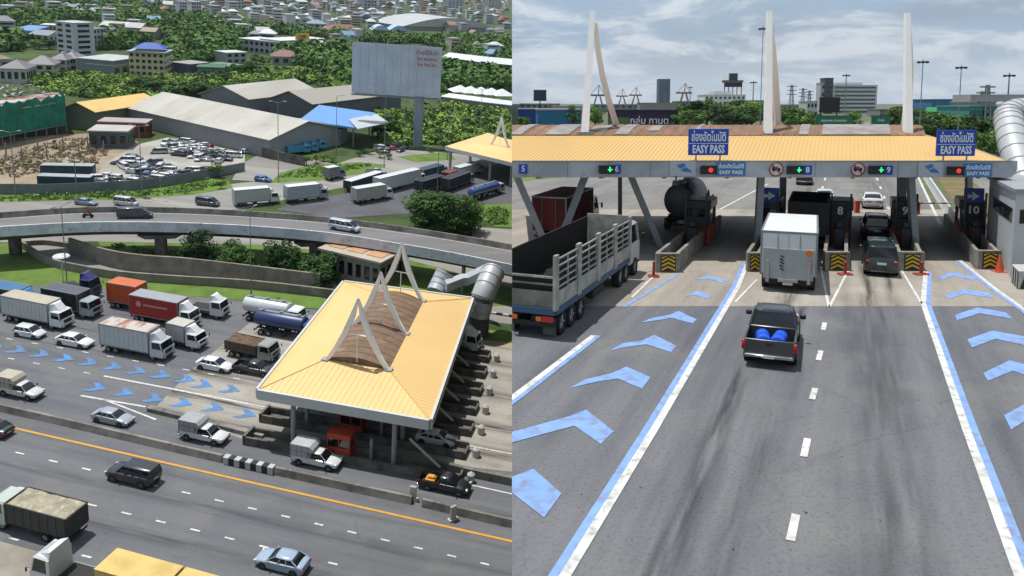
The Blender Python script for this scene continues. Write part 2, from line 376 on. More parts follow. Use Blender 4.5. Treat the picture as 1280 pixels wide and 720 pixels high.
def truck(label,L=8.5,W=2.35,Hc=2.6,Hb=3.3,cabc='#cfd1d1',body='box',boxm=None,roofm=None,loc=(0,0,0),rz=0,axles=(.18,.8),r=.45,defl=.75,group=None,cat='truck',floor=1.0,name='box_truck',cabd=1.9,gap=.15,rear_door=None,ribs=12,rims=True,cabm=None,scale=1):
    root=empty(name,loc,label,cat,rz,group,scale); cm=cabm or paint(cabc)
    x0,x1=-L/2,L/2-cabd-.1; w=W/2
    ch=MB()
    for s in (-1,1): ch.b2((x0+.2,s*.42-.06,floor-.3),(x1+.8,s*.42+.06,floor-.06))
    for k in range(int((x1-x0)/1.1)): ch.b2((x0+.4+k*1.1,-w*.95,floor-.12),(x0+.5+k*1.1,w*.95,floor-.03))
    ch.box((x0+L*.45,w*.62,floor-.42),(1.1,.5,.5),bev=.08); ch.box((x0+L*.45,-w*.62,floor-.42),(.8,.45,.45),bev=.05)
    ch.b2((x0+.05,-w*.9,floor-.5),(x0+.15,w*.9,floor-.36))
    ch.build('chassis',CHAS,root,0)
    for a in axles:
        for s in (-1,1): wheel(root,x0+L*a,s*(w-.2),r,.36 if a<.6 else .28,rims)
    cab(root,cm,x1+.0,W*.96,Hc,defl,z0=.62,depth=cabd)
    xb=x1-gap
    for s in (-1,1): MB().box((x0+.04,s*w*.78,floor-.3),(.06,.3,.12)).build('tail_light',REDL,root,0)
    if body=='box':
        b=MB(); b.b2((x0,-w,floor),(xb,w,Hb-.03)); 
        if ribs:
            n=ribs; 
            for k in range(n+1):
                xx=x0+.06+(xb-x0-.12)*k/n
                for s in (-1,1): b.b2((xx-.035,s*(w+.012)-.018,floor+.05),(xx+.035,s*(w+.012)+.018,Hb-.08))
        bo=b.build('cargo_box',boxm or WHITE,root,0)
        e=MB()
        for s in (-1,1):
            e.b2((x0-.02,s*w-.05,Hb-.1),(xb+.02,s*w+.05,Hb+.02)); e.b2((x0-.02,s*w-.05,floor-.05),(xb+.02,s*w+.05,floor+.08))
            for xx in (x0,xb): e.b2((xx-.035,s*w-.045,floor),(xx+.035,s*w+.045,Hb))
        for xx in (x0,xb): e.b2((xx-.03,-w,Hb-.09),(xx+.03,w,Hb+.02))
        e.build('box_frame',GALV,root,0)
        MB().b2((x0+.01,-w+.03,Hb-.03),(xb-.01,w-.03,Hb+.012)).build('box_roof',roofm or WHITE,root,0)
        for s in (-1,1):
            dd=MB(); dd.b2((x0-.03,min(s*.02,s*(w-.06)),floor+.1),(x0-.004,max(s*.02,s*(w-.06)),Hb-.12)); do=dd.build('rear_door',rear_door or boxm or WHITE,root,0)
            rb=MB(); rb.tube((x0-.05,s*w*.4,floor+.1),(x0-.05,s*w*.4,Hb-.15),.018,None,5); rb.build('locking_bar',GALV,do,0)
    elif body=='tank':
        b=MB(); n=18; rr=[]
        zc=floor+(Hb-floor)/2+.05; rz_=(Hb-floor)/2-.05; ry=w*.97
        for xx,k in ((x0,.82),(x0+.1,.94),(x0+.3,1),(xb-.3,1),(xb-.1,.94),(xb,.82)): rr.append([(xx,math.cos(2*PI*i/n)*ry*k,zc+math.sin(2*PI*i/n)*rz_*k) for i in range(n)])
        b.loft(rr); b.build('tank',boxm or WHITE,root,50)
        f=MB(); f.b2((x0+.3,-.3,Hb-.02),(xb-.3,.3,Hb+.05)); 
        for k in range(3): f.tube((x0+1+(xb-x0-2)*k/2,0,Hb),(x0+1+(xb-x0-2)*k/2,0,Hb+.22),.26,None,12)
        f.build('hatches',GALV,root,40)
        s_=MB(); 
        for k in range(4): s_.box((x0+.8+(xb-x0-1.6)*k/3,0,floor+.1),(.12,w*1.5,.35))
        s_.build('tank_cradle',CHAS,root,0)
        if roofm:
            st=MB(); st.b2((x0+.2,-ry-.03,zc-.35),(xb-.2,-ry*.9,zc-.05)); st.b2((x0+.2,ry*.9,zc-.35),(xb-.2,ry+.03,zc-.05)); st.build('side_skirt',roofm,root,0)
    elif body in('dump','rail'):
        b=MB(); b.b2((x0,-w,floor),(xb,w,floor+.1))
        if body=='dump':
            for s in (-1,1):
                b.b2((x0,s*w-.05,floor+.1),(xb,s*w+.05,Hb))
                for k in range(8): xx=x0+.15+(xb-x0-.3)*k/7; b.b2((xx-.06,s*(w+.06)-.03,floor),(xx+.06,s*(w+.06)+.03,Hb-.05))
            b.b2((xb-.1,-w+.05,floor+.1),(xb,w-.05,Hb)); b.b2((x0,-w+.05,floor+.1),(x0+.08,w-.05,Hb-.1))
        else:
            for s in (-1,1):
                for z in (0,.28,.56,.84): 
                    if floor+.15+z<Hb: b.b2((x0,s*w-.03,floor+.15+z),(xb,s*w+.03,floor+.3+z))
                for k in range(7): xx=x0+.1+(xb-x0-.2)*k/6; b.b2((xx-.05,s*w-.06,floor),(xx+.05,s*w+.06,Hb))
            b.b2((xb-.08,-w,floor),(xb,w,Hb)); b.b2((x0,-w,floor+.1),(x0+.06,w,Hb-.2))
        b.build('cargo_bed',boxm or WHITE,root,0)
        if roofm:
            l=MB(); nx=8; ny=4; rr=[]
            random.seed(5)
            g=[[ (x0+.1+(xb-x0-.22)*i/nx,-w+.06+(2*w-.12)*j/ny,Hb-.1+(.25*math.sin(PI*j/ny)*math.sin(PI*i/nx)+random.uniform(-.07,.07))) for j in range(ny+1)] for i in range(nx+1)]
            k=len(l.v); l.v=[p for row in g for p in row]; l.f=[(i*(ny+1)+j,(i+1)*(ny+1)+j,(i+1)*(ny+1)+j+1,i*(ny+1)+j+1) for i in range(nx) for j in range(ny)]
            l.build('load_cover',roofm,root,60)
    return root
def person_on_bike(loc,rz,label,shirt='#7a2020'):
    m=MB(); root=empty('motorcycle',loc,label,'motorcycle',rz)
    for x in (-.6,.6): 
        o=MB(); o.tube((x,-.05,.3),(x,.05,.3),.3,None,16); o.build('wheel',TYRE,root,40)
    m.side([(-.55,.35),(.45,.35),(.6,.75),(.5,.95),(.35,.6),(.1,.55),(-.1,.75),(-.7,.8)],-.13,.13); m.tube((.5,-.33,1.0),(.5,.33,1.0),.025); m.build('frame',BLACK,root,30)
    p=bpy.data.meshes.new('person'); vs=[(0,0,.8),(.02,0,1.1),(.08,0,1.35),(.1,0,1.5),(.12,0,1.66),(.1,.2,1.36),(.3,.27,1.15),(.5,.26,1.02),(.1,-.2,1.36),(.3,-.27,1.15),(.5,-.26,1.02),(.35,.16,.72),(.2,.16,.3),(.35,-.16,.72),(.2,-.16,.3)]
    es=[(0,1),(1,2),(2,3),(3,4),(2,5),(5,6),(6,7),(2,8),(8,9),(9,10),(0,11),(11,12),(0,13),(13,14)]
    p.from_pydata(vs,es,[]); o=bpy.data.objects.new('person',p); C.objects.link(o)
    md=o.modifiers.new('s','SKIN'); rad=[.17,.16,.17,.06,.12,.07,.05,.035,.07,.05,.035,.08,.055,.08,.055]
    for i,q in enumerate(p.skin_vertices[0].data): q.radius=(rad[i],rad[i]); q.use_root=(i==0)
    o.modifiers.new('b','SUBSURF').levels=1
    p.materials.append(mat('rider_shirt_'+shirt[1:],shirt,.8)); 
    dg=bpy.context.evaluated_depsgraph_get(); me=bpy.data.meshes.new_from_object(o.evaluated_get(dg)); bpy.data.objects.remove(o)
    o=bpy.data.objects.new('person',me); C.objects.link(o); tag(o,'person riding the '+label.split(' on ')[0].replace('dark ','')+' seen far off in a dark helmet','person'); put(o,loc,rz)
    return root
# ------------------------------------------------------------------ greenery
def leafmat(n,h1,h2):
    if n in MATS: return MATS[n]
    m=mat(n,h1,.75,0,0); nt=m.node_tree; b=nt.nodes['Principled BSDF']
    tc=nt.nodes.new('ShaderNodeTexCoord'); no=nt.nodes.new('ShaderNodeTexNoise'); no.inputs['Scale'].default_value=.9; no.inputs['Detail'].default_value=3
    nt.links.new(tc.outputs['Object'],no.inputs['Vector'])
    oi=nt.nodes.new('ShaderNodeObjectInfo'); ad=nt.nodes.new('ShaderNodeMath'); ad.operation='ADD'
    ml=nt.nodes.new('ShaderNodeMath'); ml.operation='MULTIPLY_ADD'; ml.inputs[1].default_value=.35; ml.inputs[2].default_value=-.17
    nt.links.new(oi.outputs['Random'],ml.inputs[0]); nt.links.new(no.outputs[0],ad.inputs[0]); nt.links.new(ml.outputs[0],ad.inputs[1])
    cr=nt.nodes.new('ShaderNodeMapRange'); cr.inputs[1].default_value=.33; cr.inputs[2].default_value=.7
    nt.links.new(ad.outputs[0],cr.inputs[0])
    mx=nt.nodes.new('ShaderNodeMix'); mx.data_type='RGBA'; mx.inputs['A'].default_value=lin(h1); mx.inputs['B'].default_value=lin(h2)
    nt.links.new(cr.outputs[0],mx.inputs['Factor']); nt.links.new(mx.outputs['Result'],b.inputs['Base Color'])
    b.inputs['Specular IOR Level'].default_value=.25
    return m
LEAF=leafmat('leaves','#2f4a1a','#67883a'); LEAFD=leafmat('dark_leaves','#1f3816','#4a6c2a'); LEAFB=leafmat('bright_leaves','#3c5e1c','#7d9a3c'); LEAFM=leafmat('scrub_leaves','#42601f','#86a048')
BARK=mat('bark','#4a3d2e',.9,0,.2,4)
def leaf_quads(mb,c,rad,n,size,rnd):
    for _ in range(n):
        while True:
            u=Vector((rnd.uniform(-1,1),rnd.uniform(-1,1),rnd.uniform(-1,1)))
            if .05<u.length<1: break
        u=u.normalized()*(u.length**.45)
        p=Vector((c[0]+u.x*rad[0],c[1]+u.y*rad[1],c[2]+u.z*rad[2]))
        nrm=(u+Vector((rnd.gauss(0,.5),rnd.gauss(0,.5),rnd.gauss(.35,.5)))).normalized()
        a=nrm.orthogonal().normalized(); a=Matrix.Rotation(rnd.uniform(0,6.28),3,nrm)@a; b=nrm.cross(a)
        s=size*rnd.uniform(.6,1.3); k=len(mb.v)
        mb.v+=[tuple(p-a*s),tuple(p+b*s*.55),tuple(p+a*s),tuple(p-b*s*.55)]; mb.f.append((k,k+1,k+2,k+3))
def crown_mesh(seed,blobs,n,size,h=5,spread=1.0,cone=False,base=.38):
    rnd=random.Random(seed); mb=MB()
    for i in range(blobs):
        a=rnd.uniform(0,2*PI); t=rnd.uniform(.0,1)
        if cone: rr=spread*(1-t)*rnd.uniform(.3,.8); z=h*(.22+.75*t); rad=(spread*(1.1-t)*.5,)*2+(h*.1,)
        else: rr=spread*math.sqrt(rnd.random())*.72*(1-abs(t-.4)*.6); z=h*(base+(.9-base)*t); q=rnd.uniform(.26,.42)*spread; rad=(q,q,q*.7)
        leaf_quads(mb,(rr*math.cos(a),rr*math.sin(a),z),rad,n,size,rnd)
    return mb
TREEP={}
def tree(kind,loc,h,w,label,group=None,cat='tree',name=None):
    """kinds: round, dark, cone, bush ; h height and w width in metres"""
    spec={'round':(LEAF,22,95,.19,1),'dark':(LEAFD,24,95,.19,2),'low':(LEAFD,34,150,.16,8),'big':(LEAFD,60,170,.12,3),'cone':(LEAFD,40,150,.17,4),'bush':(LEAF,12,60,.2,5),'bright':(LEAFB,18,80,.19,6),'far':(LEAFD,10,34,.3,7)}[kind]
    key=(kind,random.randrange(2))
    if kind in('big',): key=(kind,0)
    low=kind in('big','low')
    if key not in TREEP:
        cm=crown_mesh(spec[4]*10+key[1],spec[1],spec[2],spec[3],5,2.5 if kind!='cone' else 2.1,kind=='cone',.12 if low else .38)
        cme=cm.build('crown',spec[0],None,0); tm=MB(); rnd=random.Random(key[1]+3)
        tm.tube((0,0,-.2),(0.08,0,2.2),.2,.13,7)
        for i in range(6):
            a=i*1.05+rnd.random(); tm.tube((0.06,0,1.4+.25*i*.5),(math.cos(a)*1.2,math.sin(a)*1.2,2.9+rnd.random()),.09,.03,5)
        tme=tm.build('trunk',BARK,None,40)
        TREEP[key]=(cme.data,tme.data); bpy.data.objects.remove(cme); bpy.data.objects.remove(tme)
    c,t=TREEP[key]
    r=empty(name or ('bush' if kind=='bush' else 'tree'),loc,label,cat,random.uniform(0,6.28),group,(w/5,w/5,h/5))
    for n_,me in (('crown',c),('trunk',t)):
        o=bpy.data.objects.new(n_,me); C.objects.link(o); o.parent=r
    return r
def inpoly(x,y,P):
    c=False; n=len(P)
    for i in range(n):
        x1,y1=P[i];x2,y2=P[(i+1)%n]
        if (y1>y)!=(y2>y) and x<(x2-x1)*(y-y1)/(y2-y1)+x1: c=not c
    return c
def scrub(name,m,polys,n,hmin,hmax,label,cat='bushes',leaves=24,seed=1,size=.42):
    """ground cover: low clumps strewn over areas given as photo outlines"""
    rnd=random.Random(seed); mb=MB(); cnt=0
    for P,wt in polys:
        xs=[p[0] for p in P]; ys=[p[1] for p in P]; k=0; tries=0
        while k<n*wt and tries<n*wt*30:
            tries+=1; x=rnd.uniform(min(xs),max(xs)); y=rnd.uniform(min(ys),max(ys))
            if not inpoly(x,y,P): continue
            k+=1; p=at(x,y); h=rnd.uniform(hmin,hmax)*(1 if rnd.random()<.85 else 1.5)
            leaf_quads(mb,(p.x,p.y,h*.45),(h*rnd.uniform(.6,1.1),h*rnd.uniform(.6,1.1),h*.5),leaves,size*h**.5,rnd)
    o=mb.build(name,m,None,0); tag(o,label,cat,None,'stuff'); put(o,(0,0,0)); return o
def lamp_post(loc,h,label,arms=1,rz=0,group=None,r=.11,cat='street lamp'):
    root=empty('street_lamp',loc,label,cat,rz,group)
    MB().tube((0,0,0),(0,0,h),r,r*.55,8).build('pole',GALV,root,40)
    MB().tube((0,0,0),(0,0,.5),r*1.8,r*1.3,8).build('base',GALV,root,40)
    for k in range(arms):
        s=1 if k==0 else -1
        a=MB(); a.tube((0,0,h-.1),(s*1.3,0,h+.25),r*.4,None,5); ao=a.build('arm',GALV,root,0)
        MB().box((s*1.6,0,h+.26),(.8,.32,.16),bev=.05).build('lamp_head',GALV,ao,30)
    return root
def high_mast(loc,h,label,group=None,r=.22):
    root=empty('high_mast_light',loc,label,'light mast',0,group)
    MB().tube((0,0,0),(0,0,h),r,r*.45,8).build('pole',GALV,root,40)
    q=min(1,r/.2); MB().tube((0,0,h-.9*q),(0,0,h-.5*q),1.0*q,1.0*q,12).build('ring',GALV,root,40)
    for k in range(6):
        a=k*PI/3; MB().box((math.cos(a)*1.1*q,math.sin(a)*1.1*q,h-.75*q),(.7*q,.6*q,.5*q),a,bev=.1*q).build('floodlight',BLACK,root,40)
    return root
# =================================================================== UPPER PLAZA (right half)
SIDE='R'
HR=head(1060-300,500); HV=Vector((math.cos(HR),math.sin(HR),0)); HN=Vector((-HV.y,HV.x,0))
def G(x,y,z=0): p=at(x,y,0,'R'); p.z=z; return p
# ground
g=MB(); g.b2((.0,-25,-70),(4200,5200,0)); struct(g,'ground',mix_mat('dry_ground','#5b5a48','#4a5a33',.05,.4,.6,.95,c3='#77705f',s3=.4,l3=.5,h3=.7))
def road_mat(name,base,dark,stain,hd,bands=(),sc=1.0,cracks=True):
    if name in MATS: return MATS[name]
    m=bpy.data.materials.new(name); m.use_nodes=True; nt=m.node_tree; b=nt.nodes['Principled BSDF']; b.inputs['Roughness'].default_value=.88; b.inputs['Specular IOR Level'].default_value=.3
    N=nt.nodes.new; Lk=nt.links.new
    tc=N('ShaderNodeTexCoord'); mp=N('ShaderNodeMapping'); mp.vector_type='TEXTURE'; mp.inputs['Rotation'].default_value=(0,0,hd); mp.inputs['Scale'].default_value=(14*sc,1*sc,1)
    Lk(tc.outputs['Object'],mp.inputs['Vector'])
    def noise(src,s,lo,hi,det=6):
        n=N('ShaderNodeTexNoise'); n.inputs['Scale'].default_value=s; n.inputs['Detail'].default_value=det; n.inputs['Roughness'].default_value=.6; Lk(src,n.inputs['Vector'])
        r=N('ShaderNodeMapRange'); r.inputs[1].default_value=lo; r.inputs[2].default_value=hi; Lk(n.outputs[0],r.inputs[0]); return r.outputs[0]
    def mix(a,fac,col):
        x=N('ShaderNodeMix'); x.data_type='RGBA'; Lk(fac,x.inputs['Factor']); x.inputs['B'].default_value=lin(col)
        if isinstance(a,str): x.inputs['A'].default_value=lin(a)
        else: Lk(a,x.inputs['A'])
        return x.outputs['Result']
    c=mix(base,noise(mp.outputs[0],.55,.42,.68),dark)       # long wear along the lanes
    c=mix(c,noise(tc.outputs['Object'],.18,.5,.75),stain)
    if cracks:
        wv=N('ShaderNodeTexNoise'); wv.inputs['Scale'].default_value=.6; wv.inputs['Detail'].default_value=6; Lk(tc.outputs['Object'],wv.inputs['Vector'])
        ad=N('ShaderNodeVectorMath'); ad.operation='MULTIPLY_ADD'; ad.inputs[1].default_value=(2.2,2.2,0); Lk(wv.outputs['Color'],ad.inputs[0]); Lk(tc.outputs['Object'],ad.inputs[2])
        vo=N('ShaderNodeTexVoronoi'); vo.feature='DISTANCE_TO_EDGE'; vo.inputs['Scale'].default_value=.11; Lk(ad.outputs[0],vo.inputs['Vector'])
        r1=N('ShaderNodeMapRange'); r1.inputs[1].default_value=.002; r1.inputs[2].default_value=.006; r1.inputs[3].default_value=.13; r1.inputs[4].default_value=0; Lk(vo.outputs['Distance'],r1.inputs[0])
        c=mix(c,r1.outputs[0],'#2c2c2d')
        pn=noise(tc.outputs['Object'],.07,.56,.585,2); pm_=N('ShaderNodeMath'); pm_.operation='MULTIPLY'; pm_.inputs[1].default_value=.22; Lk(pn,pm_.inputs[0]); c=mix(c,pm_.outputs[0],dark)
    f=noise(tc.outputs['Object'],9,.5,1.1,8); c=mix(c,f,'#1d1d1e')
    sp=noise(tc.outputs['Object'],5.5,.70,.73,3); c=mix(c,sp,'#1b1b1c')
    rot=N('ShaderNodeMapping'); rot.vector_type='TEXTURE'; rot.inputs['Rotation'].default_value=(0,0,hd); Lk(tc.outputs['Object'],rot.inputs['Vector'])
    sx=N('ShaderNodeSeparateXYZ'); Lk(rot.outputs[0],sx.inputs[0])
    for (u0,wd,v0,v1,st,col) in bands:                      # tyre and oil bands: across, half width, along from, to, strength
        def M2(op,a,b_,cl=False):
            q=N('ShaderNodeMath'); q.operation=op; q.use_clamp=cl
            for i,v in enumerate((a,b_)):
                if isinstance(v,(int,float)): q.inputs[i].default_value=v
                else: Lk(v,q.inputs[i])
            return q.outputs[0]
        nz=N('ShaderNodeTexNoise'); nz.inputs['Scale'].default_value=2.6; nz.inputs['Detail'].default_value=8; Lk(mp.outputs[0],nz.inputs['Vector'])
        d=M2('ABSOLUTE',M2('SUBTRACT',sx.outputs[1],u0),0)
        a=M2('SUBTRACT',1,M2('DIVIDE',d,wd),True)
        e1=M2('DIVIDE',M2('SUBTRACT',sx.outputs[0],v0),4,True); e2=M2('DIVIDE',M2('SUBTRACT',v1,sx.outputs[0]),4,True)
        k=M2('MULTIPLY',M2('MULTIPLY',a,e1),e2)
        k=M2('MULTIPLY',k,M2('MULTIPLY',M2('SUBTRACT',nz.outputs[0],.36),st*4.2,True),True)
        c=mix(c,k,col)
    Lk(c,b.inputs['Base Color'])
    bp=N('ShaderNodeBump'); bp.inputs['Strength'].default_value=.25; bp.inputs['Distance'].default_value=.02; Lk(f,bp.inputs['Height']); Lk(bp.outputs[0],b.inputs['Normal'])
    MATS[name]=m; return m
def uv(x,y):
    p=G(x,y); c,s=math.cos(HR),math.sin(HR); return (-s*p.x+c*p.y, c*p.x+s*p.y)   # across, along
bands=[]
u,v=uv(850,640); u2,v2=uv(935,450); bands.append(((u+u2)/2,.42,uv(835,719)[1]-8,uv(940,440)[1],1.0,'#15161a'))
u,v=uv(955,560); bands.append((u,.30,uv(930,640)[1],uv(975,505)[1],.9,'#17181b'))
u,v=uv(905,700); bands.append((u,.28,uv(905,719)[1]-3,uv(925,600)[1],.8,'#17181b'))
for q in ((1098,560,.9,.3),(1130,560,.6,.32),(905,560,1.5,.28),(1090,400,.8,.2)):
    u,v=uv(q[0],q[1]); bands.append((u,q[2],-10,50,q[3],'#2a2b2d'))
for q in ((1000,400),(975,420)):
    u,v=uv(*q); bands.append((u,.35,v-4,v+12,.8,'#1c1c1d'))
ASPH=road_mat('asphalt','#6a6a6d','#515358','#706f6c',HR,bands)
CONR=road_mat('concrete_apron','#989085','#7c766d','#a59e93',HR,[(uv(1085,370)[0],.6,20,70,.9,'#3a3631'),(uv(1115,370)[0],.5,20,70,.7,'#3a3631'),(uv(985,380)[0],.8,20,60,.8,'#3a3631')],)
FARR=road_mat('far_asphalt','#787672','#64625f','#87827a',HR,[(uv(1010,230)[0],2.2,40,500,.5,'#3a3a3a'),(uv(1090,230)[0],2.2,40,500,.5,'#3a3a3a')],sc=1.5)
def gsheet(name,m,pts,z): return sheet(name,m,pts,z,side='R') if False else struct(MB().add([tuple(G(x,y,z)) for x,y in pts],[tuple(range(len(pts)))]),name,m)
gsheet('road',ASPH,[(560,383),(1400,383),(1600,900),(300,900)],.008)
gsheet('concrete_apron',CONR,[(600,262),(1250,262),(1420,383),(560,383)],.012)
gsheet('road',FARR,[(500,190),(1120,150),(1140,205),(1168,262),(600,262)],.010)
gsheet('road',FARR,[(1165,190),(1190,200),(1330,262),(1262,262)],.016)
gsheet('dirt_strip',mix_mat('brown_dirt','#7a6647','#5f5a3a',.3,.4,.6,.95),[(1140,180),(1168,195),(1262,262),(1340,300),(1300,330),(1250,300),(1200,262)],.020)
gsheet('grass',mix_mat('grass_verge','#4a5f22','#6a7a35',.6,.4,.6,.95),[(600,219),(690,216),(704,222),(600,231)],.02)
# painted markings
wm=MB(); bm_=MB()
def strip(mb,pts,w,z,n=None):
    P=[G(x,y,z) for x,y in pts]
    for a,b in zip(P,P[1:]):
        d=(b-a).normalized(); s=Vector((-d.y,d.x,0))*w/2; k=len(mb.v); mb.v+=[tuple(a-s),tuple(a+s),tuple(b+s),tuple(b-s)]; mb.f.append((k,k+3,k+2,k+1))
def pol(mb,pts,z): v=[tuple(G(x,y,z)) for x,y in pts]; mb.add(v,[tuple(range(len(v)))])
for ch in ([(640,541),(712,521),(733,513),(767,540),(751,556),(718,533),(640,554)],[(712,486),(732,475),(765,467),(783,459),(813,472),(803,487),(772,474),(745,478)],
           [(762,439),(778,430),(803,426),(818,419),(845,433),(839,441),(808,431),(785,434)],[(800,404),(815,398),(838,394),(848,389),(871,400),(866,405),(840,398)],
           [(640,597),(667,587),(702,618),(680,648),(640,617)],[(856,371),(872,364),(890,371),(884,374),(868,369)],[(868,350),(885,345),(910,351),(903,354),(884,349)],
           [(1194,394),(1222,385),(1257,391),(1265,399),(1225,392),(1196,401)],[(1209,425),(1240,414),(1280,421),(1310,428),(1305,438),(1245,424),(1215,435)],
           [(1229,467),(1262,451),(1320,467),(1316,482),(1266,464),(1235,477)],[(1255,520),(1290,501),(1350,525),(1340,545),(1292,520),(1264,538)],
           [(1181,370),(1204,362),(1236,366),(1243,373),(1205,368),(1187,374)],[(1172,346),(1192,340),(1222,348),(1216,351),(1192,345),(1178,350)]):
    pol(bm_,ch,.026)
W_=.22
def along(pts,off): return [(x+off*(y-128)/200.,y) for x,y in pts]
L1=[(934,330),(922,360),(817,539),(690,748)]; strip(wm,L1,.24,.03); strip(bm_,along(L1,-4.6),.24,.028)
L2=[(1157,340),(1154,380),(1207,535),(1300,790)]; strip(wm,L2,.24,.03); strip(bm_,along(L2,4.6),.24,.028)
L3=[(600,527),(648,492),(742,420)]; strip(wm,L3,.24,.03); strip(bm_,along(L3,4.2),.24,.028); strip(bm_,[(780,384),(848,343)],.2,.028)
L4=[(1200,326),(1245,362),(1290,394)]; strip(wm,L4,.2,.03); strip(bm_,along(L4,-4),.2,.028)
for s_ in ([(1122,330),(1152,380)],[(946,350),(919,378)],[(1026,335),(1036,384)],[(1062,335),(1037,384)],[(818,345),(790,372)]): strip(wm,s_,.13,.03)
for a,b in (((1031,404),(1029,413)),((1026,439),(1023,451)),((1019,486),(1015,500)),((1009.5,549),(1004.5,572)),((995,644),(988,677)),((975,790),(960,850))): strip(wm,[a,b],.2,.03)
# lanes beyond the booths
for k in range(9):
    for (x,y) in ((1020,262),(1111,262)):
        t=[.0,.1,.19,.27,.34,.4,.455,.505,.55][k]; t2=t+.025
        f=lambda t:(x+(1060-x)*t,y+(128-y)*t); strip(wm,[f(t),f(t2)],.22,.03)
strip(wm,[(1175,280),(1148,222)],.25,.03); strip(wm,[(960,230),(900,262)],.2,.03) 
PB=mix_mat('blue_road_paint','#7a9ad0','#6d8cc0',.8,.4,.7,.85,c3='#73767c',s3=2.2,l3=.47,h3=.70,detail=9)
PWM=mix_mat('white_road_paint','#c4c4bf','#a9a9a4',1.2,.45,.7,.8,c3='#77756f',s3=3,l3=.52,h3=.74,detail=9)
struct(wm,'road_marking',PWM); struct(bm_,'road_marking',PB)
# islands
YEL=mat('warning_yellow','#c9a51a',.6,0,.1,4); ISL=mix_mat('island_concrete','#8f8b82','#6f6b63',.9,.35,.65,.9,c3='#4a4640',s3=2.5,l3=.55,h3=.8)
def island(xl,xr,yf,Ln,label,h=1.15,boll=None):
    a,b=G(xl,yf),G(xr,yf); o=(a+b)/2; w=(b-a).length
    root=empty('toll_island',o,label,'toll island',0,'toll islands')
    hx=w/2; t=.22; V=HV*Ln
    A=Vector((-hx,0,0));B=Vector((hx,0,0))
    m=MB()
    nose=lambda k:Vector((0,k,0))
    m.prism([(-hx,0),(hx,0),(hx,.35),(-hx,.35)],0,h)
    m.prism([(-hx,.35),(-hx+t,.35),(-hx+t+V.x,.35+V.y),(-hx+V.x,.35+V.y)],0,h-.02)
    m.prism([(hx-t,.35),(hx,.35),(hx+V.x,.35+V.y),(hx-t+V.x,.35+V.y)],0,h-.02)
    m.prism([(-hx+t,.35),(hx-t,.35),(hx-t+V.x,.35+V.y),(-hx+t+V.x,.35+V.y)],0,.3)
    m.build('island_wall',ISL,root,0)
    p=MB(); p.b2((-hx*.62,-.05,.08),(hx*.62,-.003,h-.1)); pp=p.build('warning_plate',BLACK,root,0)
    c=MB()
    for k in range(4):
        z=.12+k*.24; ww=hx*.56
        for s in (-1,1): c.add([(0,-.062,z+.2),(s*ww,-.062,z),(s*ww,-.062,z+.12),(0,-.062,z+.32)],[(0,1,2,3)])
    c.v=[(x,y,min(z,h-.12)) for x,y,z in c.v]; c.build('yellow_chevrons',YEL,pp,0)
    return root,o,w
MW_=mat('arm_white','#b9b9b6',.5,0,0); BOOTHD=mat('booth_dark_panel','#20242a',.35,0,.1,2); ORG=mix_mat('orange_booth_paint','#a33a1c','#7c2c18',1.5,.4,.6,.7); SIGNB=mat('sign_blue','#1440a0',.4,0,.04,1); TXT=mat('sign_white','#d8dcdf',.5,0,0)
LBL=mat('pale_sign_blue','#2f6fa5',.4,0,.04,1)
def booth(o,dist,label,num=None,w=1.5,blue=False,h=3.3,off=0):
    p=o+HV*dist+Vector((off,0,0))
    root=empty('toll_booth',p,label,'toll booth',HR-PI/2,'toll booths')
    b=MB(); b.b2((-w/2,0,.3),(w/2,2.6,1.55)); b.build('lower_panel',ORG,root,0)
    b=MB()
    for sx in (-1,1):
        for yy in (.0,2.5): b.box((sx*(w/2-.06),yy+.05,2.1),(.12,.12,1.12))
    b.b2((-w/2-.08,-.15,2.65),(w/2+.08,2.75,h),bev=.06); b.build('frame_and_roof',BOOTHD,root,0)
    b=MB(); b.b2((-w/2+.1,.06,1.55),(w/2-.1,2.5,2.66)); b.build('window',GLASS,root,0)
    b=MB(); b.b2((-w/2+.1,-.25,1.35),(w/2-.1,-.02,2.1)); b.build('desk_box',BOOTHD,root,0)
    if num:
        s=MB(); s.b2((-.45,-.26,2.2),(.45,-.2,3.1)); so=s.build('number_board',BLACK,root,0)
        text_mesh(num,.75,TXT,'number',.01,so,Matrix.Translation((0,-.275,2.62))@FACE,.02)
    if blue:
        s=MB(); s.b2((-.6,-.3,3.15),(.6,-.2,4.15)); so=s.build('sign_board',SIGNB,root,0)
        a=MB(); a.add([(-.1,-.31,3.9),(.35,-.31,3.6),(-.1,-.31,3.3)],[(0,1,2)]); a.add([(-.38,-.31,3.72),(-.1,-.31,3.68),(-.1,-.31,3.52),(-.38,-.31,3.42)],[(0,1,2,3)]); a.build('arrow',TXT,so,0)
    # card machine and pole
    q=MB(); q.b2((-.3,-2.1,.3),(.3,-1.5,1.7),bev=.05); q.b2((-.2,-2.0,1.7),(.2,-1.6,2.1),bev=.05); q.build('card_machine',BOOTHD,root,20)
    q=MB(); q.tube((w/2-.1,-.9,.3),(w/2-.1,-.9,3.9),.07,None,6); q.tube((-w/2+.2,-.9,.3),(-w/2+.2,-.9,3.9),.06,None,6); q.build('camera_pole',BOOTHD,root,40)
    return root
r,oA,wA=island(820,850,341,17,'concrete toll island between the slatted truck and the left blue chevron lane')
r,oB,wB=island(934,952,340,17,'concrete toll island half hidden beside the white box truck')
r,oC,wC=island(1031,1062,339,17,'concrete toll island right of the white box truck, red bollard at its nose')
r,oD,wD=island(1124,1155,339,17,'concrete toll island carrying the pale steel column, red bollard at its nose')
r,oE,wE=island(1222,1251,337,17,'rightmost concrete toll island beside the orange traffic cone')
r,o6,w6=island(664,694,347,17,'concrete toll island hidden behind the slatted truck at far left')
